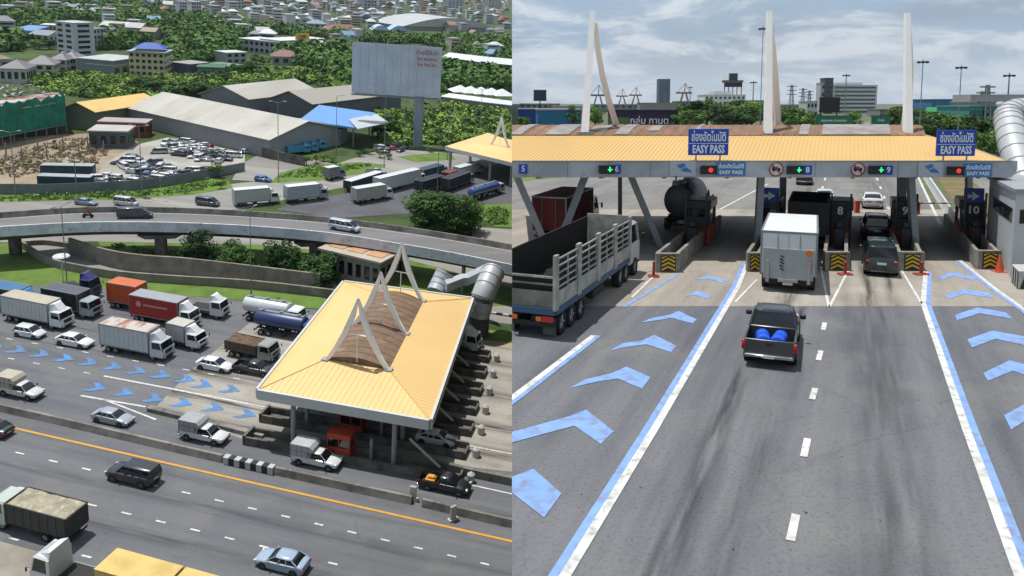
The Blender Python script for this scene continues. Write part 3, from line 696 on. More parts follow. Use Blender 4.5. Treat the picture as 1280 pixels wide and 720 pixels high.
booth(oA,9,'dark toll booth with orange base on the leftmost visible island',None,1.7,off=.1)
booth(oB,9,'dark toll booth with blue arrow sign left of the white box truck',None,1.3,True)
booth(oC,8,'dark toll booth numbered eight right of the white box truck','8')
booth(oD,8,'dark toll booth numbered nine behind the pale steel column','9')
booth(oE,8,'dark toll booth numbered ten under a square blue arrow sign','10',1.5,True)
for o,l in ((oC,'short red bollard before the nose of the toll island numbered eight'),(oD,'short red bollard before the nose of the toll island numbered nine')):
    m=MB(); m.tube((0,0,0),(0,0,.75),.1,.08,10); m.tube((0,0,.75),(0,0,.82),.11,.05,10); m.b2((-.4,-.25,0),(.4,.25,.1),bev=.03)
    single(m,'bollard',mat('faded_red','#8a2a22',.6),l,'bollard',o+Vector((.05,-1.0,0)),0,'red bollards')
m=MB(); m.tube((0,0,.05),(0,0,1.0),.24,.05,14); m.b2((-.32,-.32,0),(.32,.32,.05)); single(m,'traffic_cone',mat('cone_orange','#b8492a',.6),'tall orange traffic cone at the nose of the rightmost island','traffic cone',G(1249,340),0)
m=MB(); m.tube((0,0,0),(0,0,.9),.09,.07,10); m.b2((-.3,-.3,0),(.3,.3,.08)); single(m,'bollard',MATS['faded_red'],'red bollard left of the chevron plate near the slatted truck','bollard',G(817,346),0)
# barrier arms across the two lanes
for i,(x0,x1,y,lb) in enumerate(((1071,1106,266,'thin red and white barrier arm across the lane right of booth eight'),(1146,1190,268,'thin red and white barrier arm across the rightmost lane'))):
    a,b=G(x0,y),G(x1,y); L_=(b-a).length; root=empty('barrier_arm',a,lb,'barrier',0,'barrier arms beyond the booths')
    for k in range(6): m=MB(); m.b2((L_*k/6,-.04,.95),(L_*(k+1)/6,.04,1.07)); m.build('arm_section',MATS['faded_red'] if k%2==0 else MW_,root,0)
    m=MB(); m.b2((-.2,-.2,0),(.2,.2,1.15),bev=.04); m.build('drive_box',MATS['cone_orange'],root,0)
# canopy
YF=49.5; FASC=mix_mat('fascia_white','#a9adb0','#94989b',.5,.4,.6,.55,c3='#7d7d78',s3=1.2,l3=.62,h3=.8)
ROOFY=mat('yellow_roof_sheet','#c4a062',.45,0,.06,.15,spec=.4)
BRN=mix_mat('rusty_brown_sheet','#836650','#6b5343',.5,.35,.65,.75,stretch=(1,3,1),c3='#94755a',s3=.8,l3=.55,h3=.7)
root=empty('toll_canopy',(0,0,0),'wide toll plaza canopy with yellow ribbed roof, rusty brown crown and white fascia','canopy')
XR=atY(1262,203,YF).x; S=HV.x/HV.y
zf=6.25; zb=7.65; Y1=55.5; Y2=62.5; Y3=68.5
xr1=atY(1157,168,Y1).x
rf=MB()
rf.add([(-4,YF,zf),(XR,YF,zf),(xr1,Y1,zb),(-4,Y1,zb)],[(0,1,2,3)])
rf.add([(XR,YF,zf),(XR+(Y3-YF)*S,Y3,zf),(xr1+(Y2-Y1)*S,Y2,zb),(xr1,Y1,zb)],[(0,1,2,3)])
rf.add([(-4,Y2,zb),(xr1+(Y2-Y1)*S,Y2,zb),(XR+(Y3-YF)*S,Y3,zf),(-4,Y3,zf)],[(0,1,2,3)])
ro=rf.build('roof',ROOFY,root,0)
rb=MB(); k=0; x=-4
sl=math.hypot(Y1-YF,zb-zf)
while x<XR-.1:
    xe=x+(Y1-YF)*S; f=1.0
    # stop ribs at the hip
    hx=lambda t:XR+(xr1-XR)*t
    t=1.0
    if xe>xr1: 
        # x+t*(Y1-YF)*S = hx(t)
        t=(XR-x)/((Y1-YF)*S+(XR-xr1)); t=max(0,min(1,t))
    if t>.03:
        a=Vector((x,YF,zf));b=Vector((x+(Y1-YF)*S*t,YF+(Y1-YF)*t,zf+(zb-zf)*t)); s=Vector((.04,0,0)); u=Vector((0,-.01,.025))
        rb.add([tuple(a-s),tuple(a+s),tuple(b+s),tuple(b-s),tuple(a-s*.5+u),tuple(a+s*.5+u),tuple(b+s*.5+u),tuple(b-s*.5+u)],[(4,5,6,7),(0,1,5,4),(1,2,6,5),(3,0,4,7)])
    x+=.27
rb.build('roof_ribs',ROOFY,ro,0)
v=MB(); n=8; rg=[]
for i in range(n+1):
    t=i/n; rg.append((Y1+(Y2-Y1)*t, zb+.05+math.sin(PI*t)*.62))
for i in range(n):
    (ya,za),(yb,zb2)=rg[i],rg[i+1]; sa=(ya-Y1)*S; sb=(yb-Y1)*S
    v.add([(-4,ya,za),(xr1+sa,ya,za),(xr1+sb,yb,zb2),(-4,yb,zb2)],[(0,1,2,3)])
v.add([(xr1+(y-Y1)*S,y,z) for y,z in rg],[tuple(range(n+1))])
x=0
while x<xr1:
    pts=[Vector((x+(y-Y1)*S,y,z+.03)) for y,z in rg]
    for a,b in zip(pts,pts[1:]): v.add([tuple(a+Vector((-.06,0,0))),tuple(a+Vector((.06,0,0))),tuple(b+Vector((.06,0,0))),tuple(b+Vector((-.06,0,0)))],[(0,1,2,3)])
    x+=.8
v.build('brown_crown',BRN,root,0)
pt=MB(); rnd=random.Random(3)
for (xa,xb,ya,yb,k0) in ((1028,1112,158,168,0),(690,720,160,167,0),(775,792,158,167,0),(740,760,157,160,0),(648,662,158,165,0),(812,826,158,161,0),(1000,1012,158,167,0),(870,876,158,166,0)):
    xa=atY(xa,164,57).x; xb=atY(xb,164,57).x; i0,i1=(0,4) if yb>163 else (1,3)
    for i in range(i0,i1):
        (ya_,za),(yb_,zb2)=rg[i],rg[i+1]; sa=(ya_-57)*S; sb=(yb_-57)*S
        pt.add([(xa+sa,ya_,za+.05),(xb+sa,ya_,za+.05),(xb+sb,yb_,zb2+.05),(xa+sb,yb_,zb2+.05)],[(0,1,2,3)])
pt.build('translucent_sheets',mix_mat('worn_translucent_sheet','#8f8a86','#7c7470',.8,.4,.6,.6),root,0)
fa=MB(); fa.b2((-4,YF-.3,5.3),(XR+.0,YF,6.33)); fa.add([(XR,YF-.3,5.3),(XR+.5,YF,5.75),(XR+.5,YF,6.33),(XR,YF-.3,6.33)],[(0,1,2,3)])
fa.add([(XR,YF,5.3),(XR+(Y3-YF)*S,Y3,5.3),(XR+(Y3-YF)*S,Y3,6.33),(XR,YF,6.33)],[(0,1,2,3)]); fa.b2((-4,Y3,5.3),(XR+(Y3-YF)*S,Y3+.3,6.33)); fo=fa.build('fascia',FASC,root,0)
sm=MB(); x=.9
while x<XR: sm.b2((x-.02,YF-.315,5.32),(x+.02,YF-.302,6.31)); x+=2.6
sm.b2((-4,YF-.35,6.3),(XR,YF-.301,6.36)); sm.build('fascia_joints',GALV,fo,0)
so=MB(); so.add([(-4,YF,5.45),(XR,YF,5.45),(XR+(Y3-YF)*S,Y3,5.45),(-4,Y3,5.45)],[(0,3,2,1)])
for y in (52,56,60,64): so.b2((-4,y,5.1),(XR+(y-YF)*S-.3,y+.25,5.44))
x=1.5
while x<XR: so.hexa([(x,YF,5.2),(x+.2,YF,5.2),(x+.2+(Y3-YF)*S,Y3,5.2),(x+(Y3-YF)*S,Y3,5.2)],[(x,YF,5.44),(x+.2,YF,5.44),(x+.2+(Y3-YF)*S,Y3,5.44),(x+(Y3-YF)*S,Y3,5.44)]); x+=4
so.build('soffit',mat('soffit_grey','#55585a',.8,0,.1,1),root,0)
COL=mat('column_grey','#8b8f92',.6,0,.12,1)
def column(xt,xb,Y,w=.42,ztop=5.45,zbot=0):
    t=atY(xt,221,Y); b=atY(xb,300,Y); k=(t.z-b.z); 
    top=Vector((t.x,Y,ztop)); d=(b.x-t.x)/(b.z-t.z); bot=Vector((t.x+d*(zbot-t.z),Y,zbot)); top.x=t.x+d*(ztop-t.z); s=w/2
    c=MB(); c.hexa([(bot.x-s,Y-s,zbot),(bot.x+s,Y-s,zbot),(bot.x+s,Y+s,zbot),(bot.x-s,Y+s,zbot)],[(top.x-s,Y-s,ztop),(top.x+s,Y-s,ztop),(top.x+s,Y+s,ztop),(top.x-s,Y+s,ztop)]); c.build('column',COL,root,0)
column(951,947,52,.42); column(979,977,60,.4); column(1138,1143,51.5,.42); column(1127,1127,60,.5); column(1211,1211,60,.4)
column(646,680,54,.5); column(731,700,54,.5); column(789,822,54,.45); column(860,838,62,.35); column(775,775,62,.3); column(1254,1254,60,.35)
# masts above the roof
MW=mat('mast_white','#ebebea',.4,0,.06,.6)
def mast(xf,yf,xt,yt,xr,yr,label,jx):
    f=atY(xf,yf,56.2); r_=atY(xr,yr,63); 
    f.z-=.3; r_.z-=.2; ym=58.8; t=atY(xt,yt,57.6)
    root=empty('roof_mast',(f.x,f.y,0),label,'mast',0,'a-shaped masts on the canopy')
    O=Vector((f.x,f.y,0)); f-=O;r_-=O;t-=O
    def leg(a,b,w0,w1,nm):
        m=MB(); m.hexa([(a.x-w0,a.y-w0,a.z),(a.x+w0,a.y-w0,a.z),(a.x+w0,a.y+w0,a.z),(a.x-w0,a.y+w0,a.z)],[(b.x-w1,b.y-w1,b.z),(b.x+w1,b.y-w1,b.z),(b.x+w1,b.y+w1,b.z),(b.x-w1,b.y+w1,b.z)]); m.build(nm,MW,root,0)
    leg(f,t,.26,.17,'leg')
    # rear leg bows gently
    j=t+Vector((.2,.2,-.9)); m=MB(); pts=[r_+(j-r_)*k+Vector((jx*math.sin(PI*k),-.5*math.sin(PI*k),0)) for k in (0,.25,.5,.75,1)]; ws=[.22,.22,.2,.18,.15]
    rr=[[(p.x-w,p.y-w,p.z),(p.x+w,p.y-w,p.z),(p.x+w,p.y+w,p.z),(p.x-w,p.y+w,p.z)] for p,w in zip(pts,ws)]; m.loft(rr); m.build('leg',MW,root,0)
    m=MB(); m.b2((f.x-.6,f.y-.6,f.z-.15),(f.x+.6,f.y+.6,f.z+.1)); m.build('base_plate',COL,root,0); m=MB(); m.b2((r_.x-.5,r_.y-.5,r_.z-.2),(r_.x+.5,r_.y+.5,r_.z+.1)); m.build('base_plate',COL,root,0)
mast(731,161,741,13,771,154,'white A shaped mast at the left on the canopy roof, its rear leg splayed wide',-.35)
mast(960,163,961.5,14,972,156,'white A shaped mast in the middle of the canopy roof',-.1)
mast(1135,165,1134,16,1131,156,'white A shaped mast at the right on the canopy roof',-.0)
# big blue signs standing on the roof edge
def bigsign(x0,x1,y0,y1,label):
    Y=YF+.3; a=atY(x0,y1,Y); b=atY(x1,y0,Y); c=(a+b)/2; w=b.x-a.x; h=b.z-a.z
    root=empty('lane_sign',(c.x,Y,a.z),label,'road sign',0,'blue lane signs on the canopy')
    m=MB(); m.b2((-w/2,-.06,0),(w/2,.06,h),bev=.02); m.build('board',SIGNB,root,0)
    text_mesh('ช่องอัตโนมัติ',h*.46,TXT,'thai_lettering',.008,root,Matrix.Translation((0,-.075,h*.68))@FACE@Matrix.Diagonal((w*.88/(h*.46*5.1),1,1,1)),.012)
    text_mesh('EASY PASS',h*.42,TXT,'latin_lettering',.008,root,Matrix.Translation((0,-.075,h*.22))@FACE@Matrix.Diagonal((w*.9/(h*.42*5.15),1,1,1)),.02)
    m=MB(); m.b2((-w/2+.03,-.075,h*.44),(w/2-.03,-.062,h*.46)); m.build('divider_line',TXT,root,0)
    p=MB()
    for s in (-1,1): p=MB(); p.tube((s*w*.3,.0,-.35),(s*w*.3,0,0),.05,None,6); p.tube((s*w*.3,.0,-.35),(s*w*.3-.12,-.1,-.45),.04,None,6); p.build('bracket',GALV,root,40)
bigsign(860,911,161,194,'blue lane sign with two lines of letters standing left on the roof edge')
bigsign(1169.5,1220,162.5,195,'blue lane sign with two lines of letters standing right on the roof edge')
# fascia fittings
FY=YF-.33
def fpos(x,y): p=atY(x,y,FY); return Vector((p.x,FY,p.z))
def signal(x,y,green,label):
    p=fpos(x,y); root=empty('lane_signal',p,label,'traffic light',0,'lane signals on the fascia')
    m=MB(); m.b2((-.5,-.3,-.27),(.5,0,.27),bev=.03); m.b2((-.5,-.45,.2),(.5,-.3,.27)); m.build('housing',BLACK,root,0)
    if green:
        l=MB(); z=-.31; l.add([(-.05,z,.17),(.03,z,.17),(.03,z,-.0),(.1,z,.0),(-.01,z,-.17),(-.12,z,.0),(-.05,z,.0)],[(0,1,2,3,4,5,6)]); l.v=[(x_+.2,y_,z_) for x_,y_,z_ in l.v]
        l.b2((.05,-.32,-.02),(.35,-.31,.03)); l.build('green_arrow',mat('green_light','#2fe08a',.4,0,0,emit=1.5),root,0)
    else:
        l=MB(); l.tube((.1,-.33,0),(.1,-.3,0),.15,None,14); l.build('red_light',mat('red_light','#e0302a',.4,0,0,emit=.8),root,0)
signal(758,211.5,True,'green lane signal at the left on the fascia, left of the number six sign')
signal(885,212,False,'red lane signal on the fascia below the left roof sign')
signal(993,212,True,'green lane signal on the fascia beside the number eight sign')
signal(1095,212,True,'green lane signal on the fascia beside the number nine sign')
signal(1193,213,False,'dim red lane signal on the fascia below the right roof sign')
def numsign(x,y,t,label):
    p=fpos(x,y); root=empty('lane_number_sign',p,label,'number sign',0,'lane number signs')
    m=MB(); m.b2((-.27,-.08,-.29),(.27,0,.29)); m.build('board',SIGNB,root,0); text_mesh(t,.5,TXT,'number',.005,root,Matrix.Translation((0,-.09,0))@FACE,.01)
numsign(654,211,'5','small blue lane number sign reading five at the far left of the fascia')
numsign(770.5,211.5,'6','small blue lane number sign reading six')
numsign(1009,212.5,'8','small blue lane number sign reading eight')
numsign(1110,212.5,'9','small blue lane number sign reading nine')
def easys(x0,x1,y0,y1,label,dark=False):
    a=fpos(x0,y1); b=fpos(x1,y0); w=b.x-a.x; h=b.z-a.z
    root=empty('easy_pass_sign',((a.x+b.x)/2,FY,a.z),label,'road sign',0,'small easy pass signs on the fascia')
    m=MB(); m.b2((-w/2,-.07,0),(w/2,0,h)); m.build('board',LBL,root,0)
    text_mesh('ช่องอัตโนมัติ',h*.42,TXT,'thai_lettering',.004,root,Matrix.Translation((0,-.08,h*.68))@FACE@Matrix.Diagonal((w*.9/(h*.42*5.1),1,1,1)),.006)
    text_mesh('EASY PASS',h*.36,TXT,'latin_lettering',.004,root,Matrix.Translation((0,-.08,h*.24))@FACE@Matrix.Diagonal((w*.9/(h*.36*5.15),1,1,1)),.01)
easys(895,932,202.5,219.5,'pale blue easy pass sign on the fascia right of the left red signal'); easys(1204,1240,204,221,'pale blue easy pass sign on the fascia right of the dim red signal')
def notruck(x,y,label):
    p=fpos(x,y); root=empty('no_trucks_sign',p,label,'road sign',0,'round no trucks signs')
    m=MB(); m.tube((0,-.06,0),(0,0,0),.46,None,28); m.build('disc',mat('sign_face','#b9b9b4',.5,0,.03),root,0)
    m=MB(); rr=[]
    for i in range(28):
        a=2*PI*i/28; rr.append([(math.cos(a)*r_,y_,math.sin(a)*r_) for r_,y_ in ((.46,-.06),(.46,-.075),(.38,-.075),(.38,-.06))])
    rr.append(rr[0]); m.loft(rr,cap=False); m.add([(-.3,-.085,.25),(-.24,-.085,.31),(.3,-.085,-.25),(.24,-.085,-.31)],[(0,1,2,3)]); m.build('red_ring',mat('sign_red','#8a2a2a',.5,0,.03),root,0)
    m=MB(); m.b2((-.28,-.075,-.08),(.08,-.065,.15)); m.b2((.1,-.075,-.08),(.26,-.065,.08)); m.tube((-.16,-.075,-.11),(-.16,-.065,-.11),.06,None,8); m.tube((.16,-.075,-.11),(.16,-.065,-.11),.06,None,8); m.build('truck_symbol',BLACK,root,0)
notruck(970,211.5,'round no trucks sign on the fascia above the white box truck'); notruck(1072,211.5,'round no trucks sign on the fascia left of the number nine signal')
def handlogo(x0,x1,y0,y1,label):
    a=fpos(x0,y1); b=fpos(x1,y0); w=b.x-a.x;h=b.z-a.z
    root=empty('card_sign',((a.x+b.x)/2,FY,a.z),label,'sign',0,'card logo panels on the fascia')
    m=MB(); m.b2((-w/2,-.05,0),(w/2,0,h)); m.build('board',mat('logo_board','#a7acb0',.5,0,.03),root,0)
    m=MB(); z=-.06
    m.add([(-.25*w,z,.75*h),(.02*w,z,.9*h),(.12*w,z,.7*h),(-.12*w,z,.5*h)],[(0,1,2,3)]); m.add([(-.1*w,z,.45*h),(.12*w,z,.62*h),(.3*w,z,.4*h),(.34*w,z,.2*h),(.2*w,z,.3*h),(.05*w,z,.28*h)],[(0,1,2,3,4,5)]); m.build('blue_logo',LBL,root,0)
handlogo(837,870,202,220,'panel with a blue hand and card logo left of the left red signal'); handlogo(1147,1179,203,221,'panel with a blue hand and card logo left of the dim red signal')
m=MB(); m.tube((0,0,0),(0,0,.3),.05,None,6); m.tube((0,0,-.28),(0,0,0),.24,.2,12); single(m,'camera_dome',BLACK,'small dark camera dome hanging under the fascia','camera',fpos(845,224)+Vector((0,0,-.1)))
# road vehicles
GV=lambda x,y:G(x,y)
def hd(x,y,k=0): return head(x,y,side='R')+R(k)
p=G(960,463); h_=hd(960,440,1.2); pk=pickup('#34373a','dark grey double cab pickup with blue barrels in its bed on the open road',p+Vector((math.cos(h_),math.sin(h_),0))*2.75,h_,L=5.1,W=1.92,H=1.78)
pc=p+Vector((math.cos(h_),math.sin(h_),0))*1.15
def barrel(off,lbl,tilt):
    root=empty('barrel',pc+Matrix.Rotation(h_,3,'Z')@Vector(off),lbl,'barrel',h_+tilt,'blue barrels in the pickup')
    m=MB(); m.loft([[(x,math.cos(a)*r_,.29+math.sin(a)*r_) for a in [2*PI*i/16 for i in range(16)]] for x,r_ in ((-.56,.12),(-.52,.24),(-.4,.28),(-.15,.285),(-.13,.27),(.13,.27),(.15,.285),(.45,.27),(.52,.2))]); m.build('drum',mat('blue_plastic','#1c4fc4',.35,0,.04,3),root,50)
    m=MB(); m.tube((-.62,0,.3),(-.54,0,.3),.07,None,8); m.build('cap',BLACK,root,30)
barrel((.05,.3,.57),'blue plastic barrel lying on the left of the pickup bed',.12); barrel((.1,-.3,.57),'blue plastic barrel lying on the right of the pickup bed',-.1)
WB=mat('box_white','#b9bdbd',.45,0,.07,.8)
h_=hd(985,345,2.0); p=G(984,366)
bt=truck('tall white box truck waiting at the toll lane, ramp doors shut at its back',L=9.2,W=2.75,Hc=2.8,Hb=3.25,loc=p+Vector((math.cos(h_),math.sin(h_),0))*4.6,rz=h_,boxm=WB,roofm=mat('truck_roof_white','#c6c8c6',.5,0,.05),axles=(.13,.25,.84),r=.48,defl=False,floor=.95,ribs=9)
# tail lift with its plate, reflectors, warning stickers
m=MB(); m.b2((-4.72,-1.25,.75),(-4.62,1.25,2.35)); m.b2((-4.8,-1.1,.55),(-4.62,-.95,1.7)); m.b2((-4.8,.95,.55),(-4.62,1.1,1.7)); m.b2((-4.78,-.5,.6),(-4.66,.5,.75)); m.build('tail_lift',mat('lift_grey','#8f9494',.5,.1,.1),bt,0)
m=MB(); 
for k in range(5): m.box((0,0,0),(.02,.22,.07),0,Matrix.Translation((-4.735,.3+.03*(k%2),1.95-k*.17))@Matrix.Rotation(.5,4,'X'))
m.build('warning_lettering',mat('dark_lettering','#352a2a',.6,0,0),bt,0)
m=MB(); m.tube((-4.75,-1.0,2.2),(-4.73,-1.0,2.2),.16,None,14)
for k in range(4): m.box((0,0,0),(.02,.16,.1),0,Matrix.Translation((-4.745,-1.08,1.75-k*.18))@Matrix.Rotation(.6,4,'X'))
m.build('orange_reflector',ORNL,bt,0)
m=MB(); m.b2((-4.66,-.25,.42),(-4.64,.25,.56)); m.build('licence_plate',PLATE,bt,0)
h_=hd(1010,290,1); p=G(1008,318); truck('dark loaded truck ahead of the white box truck under the canopy',L=8,W=2.5,Hc=2.7,Hb=3.4,loc=p+Vector((math.cos(h_),math.sin(h_),0))*5.5,rz=h_,cabc='#2b2d30',body='dump',boxm=mat('dark_truck_body','#2c2b2a',.8,0,.2),roofm=None,axles=(.14,.28,.84),defl=False)
h_=hd(1101,340,1.0); p=G(1101.5,347); car('van','#1d2a2c','dark green minivan waiting behind a darker car at lane nine',p+Vector((math.cos(h_),math.sin(h_),0))*2.45,h_,scale=(1,1.06,.95))
h_=hd(1096,300,1.5); p=G(1096,303); car('suv','#2a2226','dark maroon car with lit red tail lamps at booth nine',p+Vector((math.cos(h_),math.sin(h_),0))*2.4,h_)
h_=hd(1091,255,1.5); p=G(1091,262); car('sedan','#c4c6c8','white sedan driving away just beyond the booths, right one of two',p+Vector((math.cos(h_),math.sin(h_),0))*2.3,h_)
h_=hd(1030,255,1.5); p=G(1030,257); car('sedan','#bfc1c4','white sedan driving away beyond the dark truck, left one of two',p+Vector((math.cos(h_),math.sin(h_),0))*2.3,h_)
h_=hd(1005,232,1.5); p=G(1005,232); pickup('#26282c','dark pickup driving away far beyond the booths',p+Vector((math.cos(h_),math.sin(h_),0))*2.6,h_)
h_=hd(852,290,1.5); p=G(848,290); truck('dull grey tanker truck standing under the canopy beyond the slatted truck',L=9,W=2.55,Hc=2.6,Hb=3.75,loc=p+Vector((math.cos(h_),math.sin(h_),0))*4.5,rz=h_,cabc='#55585a',body='tank',boxm=mat('tank_grey','#5f6466',.45,.3,.12,.8),axles=(.12,.25,.84),defl=False)
h_=hd(690,300,1.5); p=G(686,306); truck('dull red container truck in the far left lane',L=9,W=2.5,Hc=2.6,Hb=3.4,loc=p+Vector((math.cos(h_),math.sin(h_),0))*4.5,rz=h_,cabc='#7a7a78',boxm=mix_mat('dull_red_container','#6b2420','#54201d',1,.4,.6,.7),roofm=mat('dull_red_roof','#5c2a25',.8),axles=(.12,.25,.84),defl=False)
# slatted cargo truck in the foreground
h_=hd(690,425,0); rr_=G(694,426); hv=Vector((math.cos(h_),math.sin(h_),0)); hn=Vector((-hv.y,hv.x,0))
org=rr_+hn*1.27+hv*7.2
st=empty('slatted_truck',org,'long cargo truck with high white slatted sides waiting in the leftmost lane','truck',h_)
OW=mix_mat('worn_white_steel','#aaa89f','#8d8b82',1,.4,.6,.7,c3='#5f5548',s3=3,l3=.6,h3=.75); DKB=mat('deck_blue','#2d4a66',.6,0,.15,2)
x0,x1=-7.2,5.0; w=1.27; fl=1.35; tp=3.65
m=MB(); m.b2((x0,-w,fl-.12),(x1,w,fl)); m.build('deck',mat('dark_deck','#23211f',.9,0,.2,2),st,0)
m=MB(); 
for s in (-1,1): m.b2((x0,s*w-.06,fl-.26),(x1,s*w+.06,fl+.02))
m.b2((x0-.1,-w,fl-.26),(x0,w,fl+.02)); m.build('side_rail',DKB,st,0)
nb=4
for s in (-1,):
    for k in range(nb):
        xa=x0+.05+(x1-x0-.1)*k/nb; xb=x0+.05+(x1-x0-.1)*(k+1)/nb
        m=MB(); y=s*w
        m.b2((xa+.2,y-.03,fl+.03),(xb-.2,y+.03,fl+.7))
        for z in (.85,1.15,1.45,1.75,2.05): m.b2((xa+.2,y-.025,fl+z),(xb-.2,y+.025,fl+z+.07))
        for t in (.5,): xx=xa+(xb-xa)*t; m.b2((xx-.03,y-.035,fl+.03),(xx+.03,y+.035,fl+2.05))
        m.build('slatted_panel',OW,st,0)
    for k in range(nb+1):
        m=MB(); xx=x0+.05+(x1-x0-.1)*k/nb; wd=.26 if 0<k<nb else .2
        m.b2((xx-wd,y-.06 if False else s*w-.07,fl-.05),(xx+wd,s*w+.07,tp)); m.build('side_post',OW,st,0)
m=MB()
m.b2((x0-.03,-w+.1,fl+.05),(x0+.03,w-.1,fl+.75))
for z in (1.0,1.3): m.b2((x0-.03,-w+.1,fl+z),(x0+.03,w-.1,fl+z+.09)); m.build('tailboard',OW,st,0)
m=MB(); m.b2((x1-.05,-w+.05,fl),(x1+.05,w-.05,tp+.05)); m.build('headboard',OW,st,0)
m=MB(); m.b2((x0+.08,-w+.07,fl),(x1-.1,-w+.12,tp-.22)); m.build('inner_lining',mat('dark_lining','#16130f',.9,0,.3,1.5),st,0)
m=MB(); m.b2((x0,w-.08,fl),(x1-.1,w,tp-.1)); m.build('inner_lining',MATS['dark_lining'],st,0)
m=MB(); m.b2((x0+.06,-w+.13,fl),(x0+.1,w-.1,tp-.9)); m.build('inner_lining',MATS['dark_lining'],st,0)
# cargo: rusty scrap heap low in the bed
m=MB(); rnd=random.Random(2); nx,ny=24,6
m.v=[(x0+.2+(x1-x0-.4)*i/nx,-w+.1+(2*w-.2)*j/ny,fl+.35+rnd.uniform(0,.35)) for i in range(nx+1) for j in range(ny+1)]; m.f=[(i*(ny+1)+j,(i+1)*(ny+1)+j,(i+1)*(ny+1)+j+1,i*(ny+1)+j+1) for i in range(nx) for j in range(ny)]
m.build('cargo_heap',mix_mat('dark_rust_cargo','#1b1917','#2c2520',2,.4,.6,.95),st,0)
ch=MB()
for s in (-1,1): ch.b2((x0+.3,s*.45-.08,.85),(x1+2.2,s*.45+.08,fl-.13))
ch.b2((-1.6,-1.2,.45),(.3,-.75,1.0),bev=.1); ch.b2((-1.6,.75,.45),(.3,1.2,1.0),bev=.1); ch.b2((x0-.02,-w,.55),(x0+.1,w,.75)); ch.build('chassis',CHAS,st,0)
for xx in (x0+1.0,x0+2.3,x0+3.6,x1-1.7,x1-.5,x1+1.5):
    for s in (-1,1): wheel(st,xx,s*(w-.23),.54,.42)
for s in (-1,1):
    m=MB(); m.b2((x0+.15,s*.95-.28,.18),(x0+.2,s*.95+.28,.9)); m.build('mudflap',mat('flap_grey','#4c4d4c',.8),st,0)
    m=MB(); m.b2((x0-.12,s*.95-.25,.78),(x0-.03,s*.95+.25,1.02)); m.build('tail_light',REDL,st,0)
    m=MB(); m.b2((x0-.125,s*.55-.12,.8),(x0-.03,s*.55+.12,.98)); m.build('orange_lamp',ORNL,st,0)
cab(st,paint('#b9bcbc'),x1+.35,2.4,3.1,False,z0=.8,depth=2.2)
# --- right edge: toll house, painted kerb, walkway tube
a=G(1263,346); b=G(1330,346)
tb=empty('toll_house',a,'white toll plaza building with a black window band at the right edge','building')
m=MB(); m.prism([(0,0),(b.x-a.x,0),(b.x-a.x+HV.x*9,HV.y*9),(HV.x*9,HV.y*9)],0,4.9); m.build('wall',mat('render_white','#b5b8ba',.7,0,.06,.5),tb,0)
m=MB(); m.prism([(-.2,-.2),(b.x-a.x,-.2),(b.x-a.x+HV.x*9.2,HV.y*9.2),(HV.x*9.2-.2,HV.y*9.2)],4.9,5.1); m.build('roof_slab',COL,tb,0)
m=MB(); m.prism([(-.03+HV.x*.6,HV.y*.6),(.02+HV.x*.6,HV.y*.6),(.02+HV.x*7,HV.y*7),(-.03+HV.x*7,HV.y*7)],3.1,3.9); m.build('window',GLASS,tb,0)
m=MB(); m.prism([(.3,-.03),(b.x-a.x-.3,-.03),(b.x-a.x-.3,.02),(.3,.02)],3.1,3.9); m.build('window',GLASS,tb,0)
o=G(1272,362); kr=empty('striped_barrier',o,'black and white striped concrete barrier at the right edge','barrier')
m=MB(); m.prism([(0,0),(2.2,0),(2.2+HV.x*2,HV.y*2),(HV.x*2,HV.y*2)],0,1.0); m.build('concrete_block',mat('white_block','#a9a9a5',.7,0,.1,2),kr,0)
m=MB()
for k in range(3): m.add([(.1+k*.7,-.012,.02),(.45+k*.7,-.012,.02),(.75+k*.7,-.012,.98),(.4+k*.7,-.012,.98)],[(0,1,2,3)])
for k in range(3): x_=HV.x*.6*k; y_=HV.y*.6*k; m.add([(x_-.012,y_,.02),(x_+HV.x*.3-.012,y_+HV.y*.3,.02),(x_+HV.x*.3-.012,y_+HV.y*.3,.98),(x_-.012,y_,.98)],[(0,1,2,3)])
m.build('black_stripes',BLACK,kr,0)
TUBE=mat('walkway_white','#a9adae',.5,.1,.07,.4)
wt=empty('covered_walkway',(0,0,0),'curved white tubular walkway descending at the upper right','walkway')
pts=[atY(1340,140,68),atY(1285,138,68),atY(1263,143,67.5),atY(1262,155,66.5),atY(1268,185,64),atY(1282,232,61),atY(1300,280,59)]
rr=[]
def tubepath(P,r,n=16):
    out=[]
    for i,p in enumerate(P):
        d=(P[min(i+1,len(P)-1)]-P[max(i-1,0)]).normalized(); u=d.cross(Vector((0,0,1))).normalized() if abs(d.z)<.95 else d.cross(Vector((0,1,0))).normalized(); w_=u.cross(d)
        out.append([tuple(p+(u*math.cos(t)+w_*math.sin(t))*r) for t in [2*PI*k/n for k in range(n)]])
    return out
def dense(P,k=6):
    o=[]
    for i in range(len(P)-1):
        p0=P[max(i-1,0)];p1=P[i];p2=P[i+1];p3=P[min(i+2,len(P)-1)]
        for j in range(k):
            t=j/k; o.append(.5*((2*p1)+(p2-p0)*t+(2*p0-5*p1+4*p2-p3)*t*t+(3*p1-p0-3*p2+p3)*t**3))
    o.append(P[-1]); return o
D=dense(pts); m=MB(); m.loft(tubepath(D,1.15)); m.build('tube',TUBE,wt,50)
m=MB()
for i in range(1,len(D)-1,2):
    q=[D[i]-(D[i+1]-D[i]).normalized()*.05,D[i]+(D[i+1]-D[i]).normalized()*.05]; m.loft(tubepath(q,1.19))
m.build('tube_ribs',COL,wt,0)
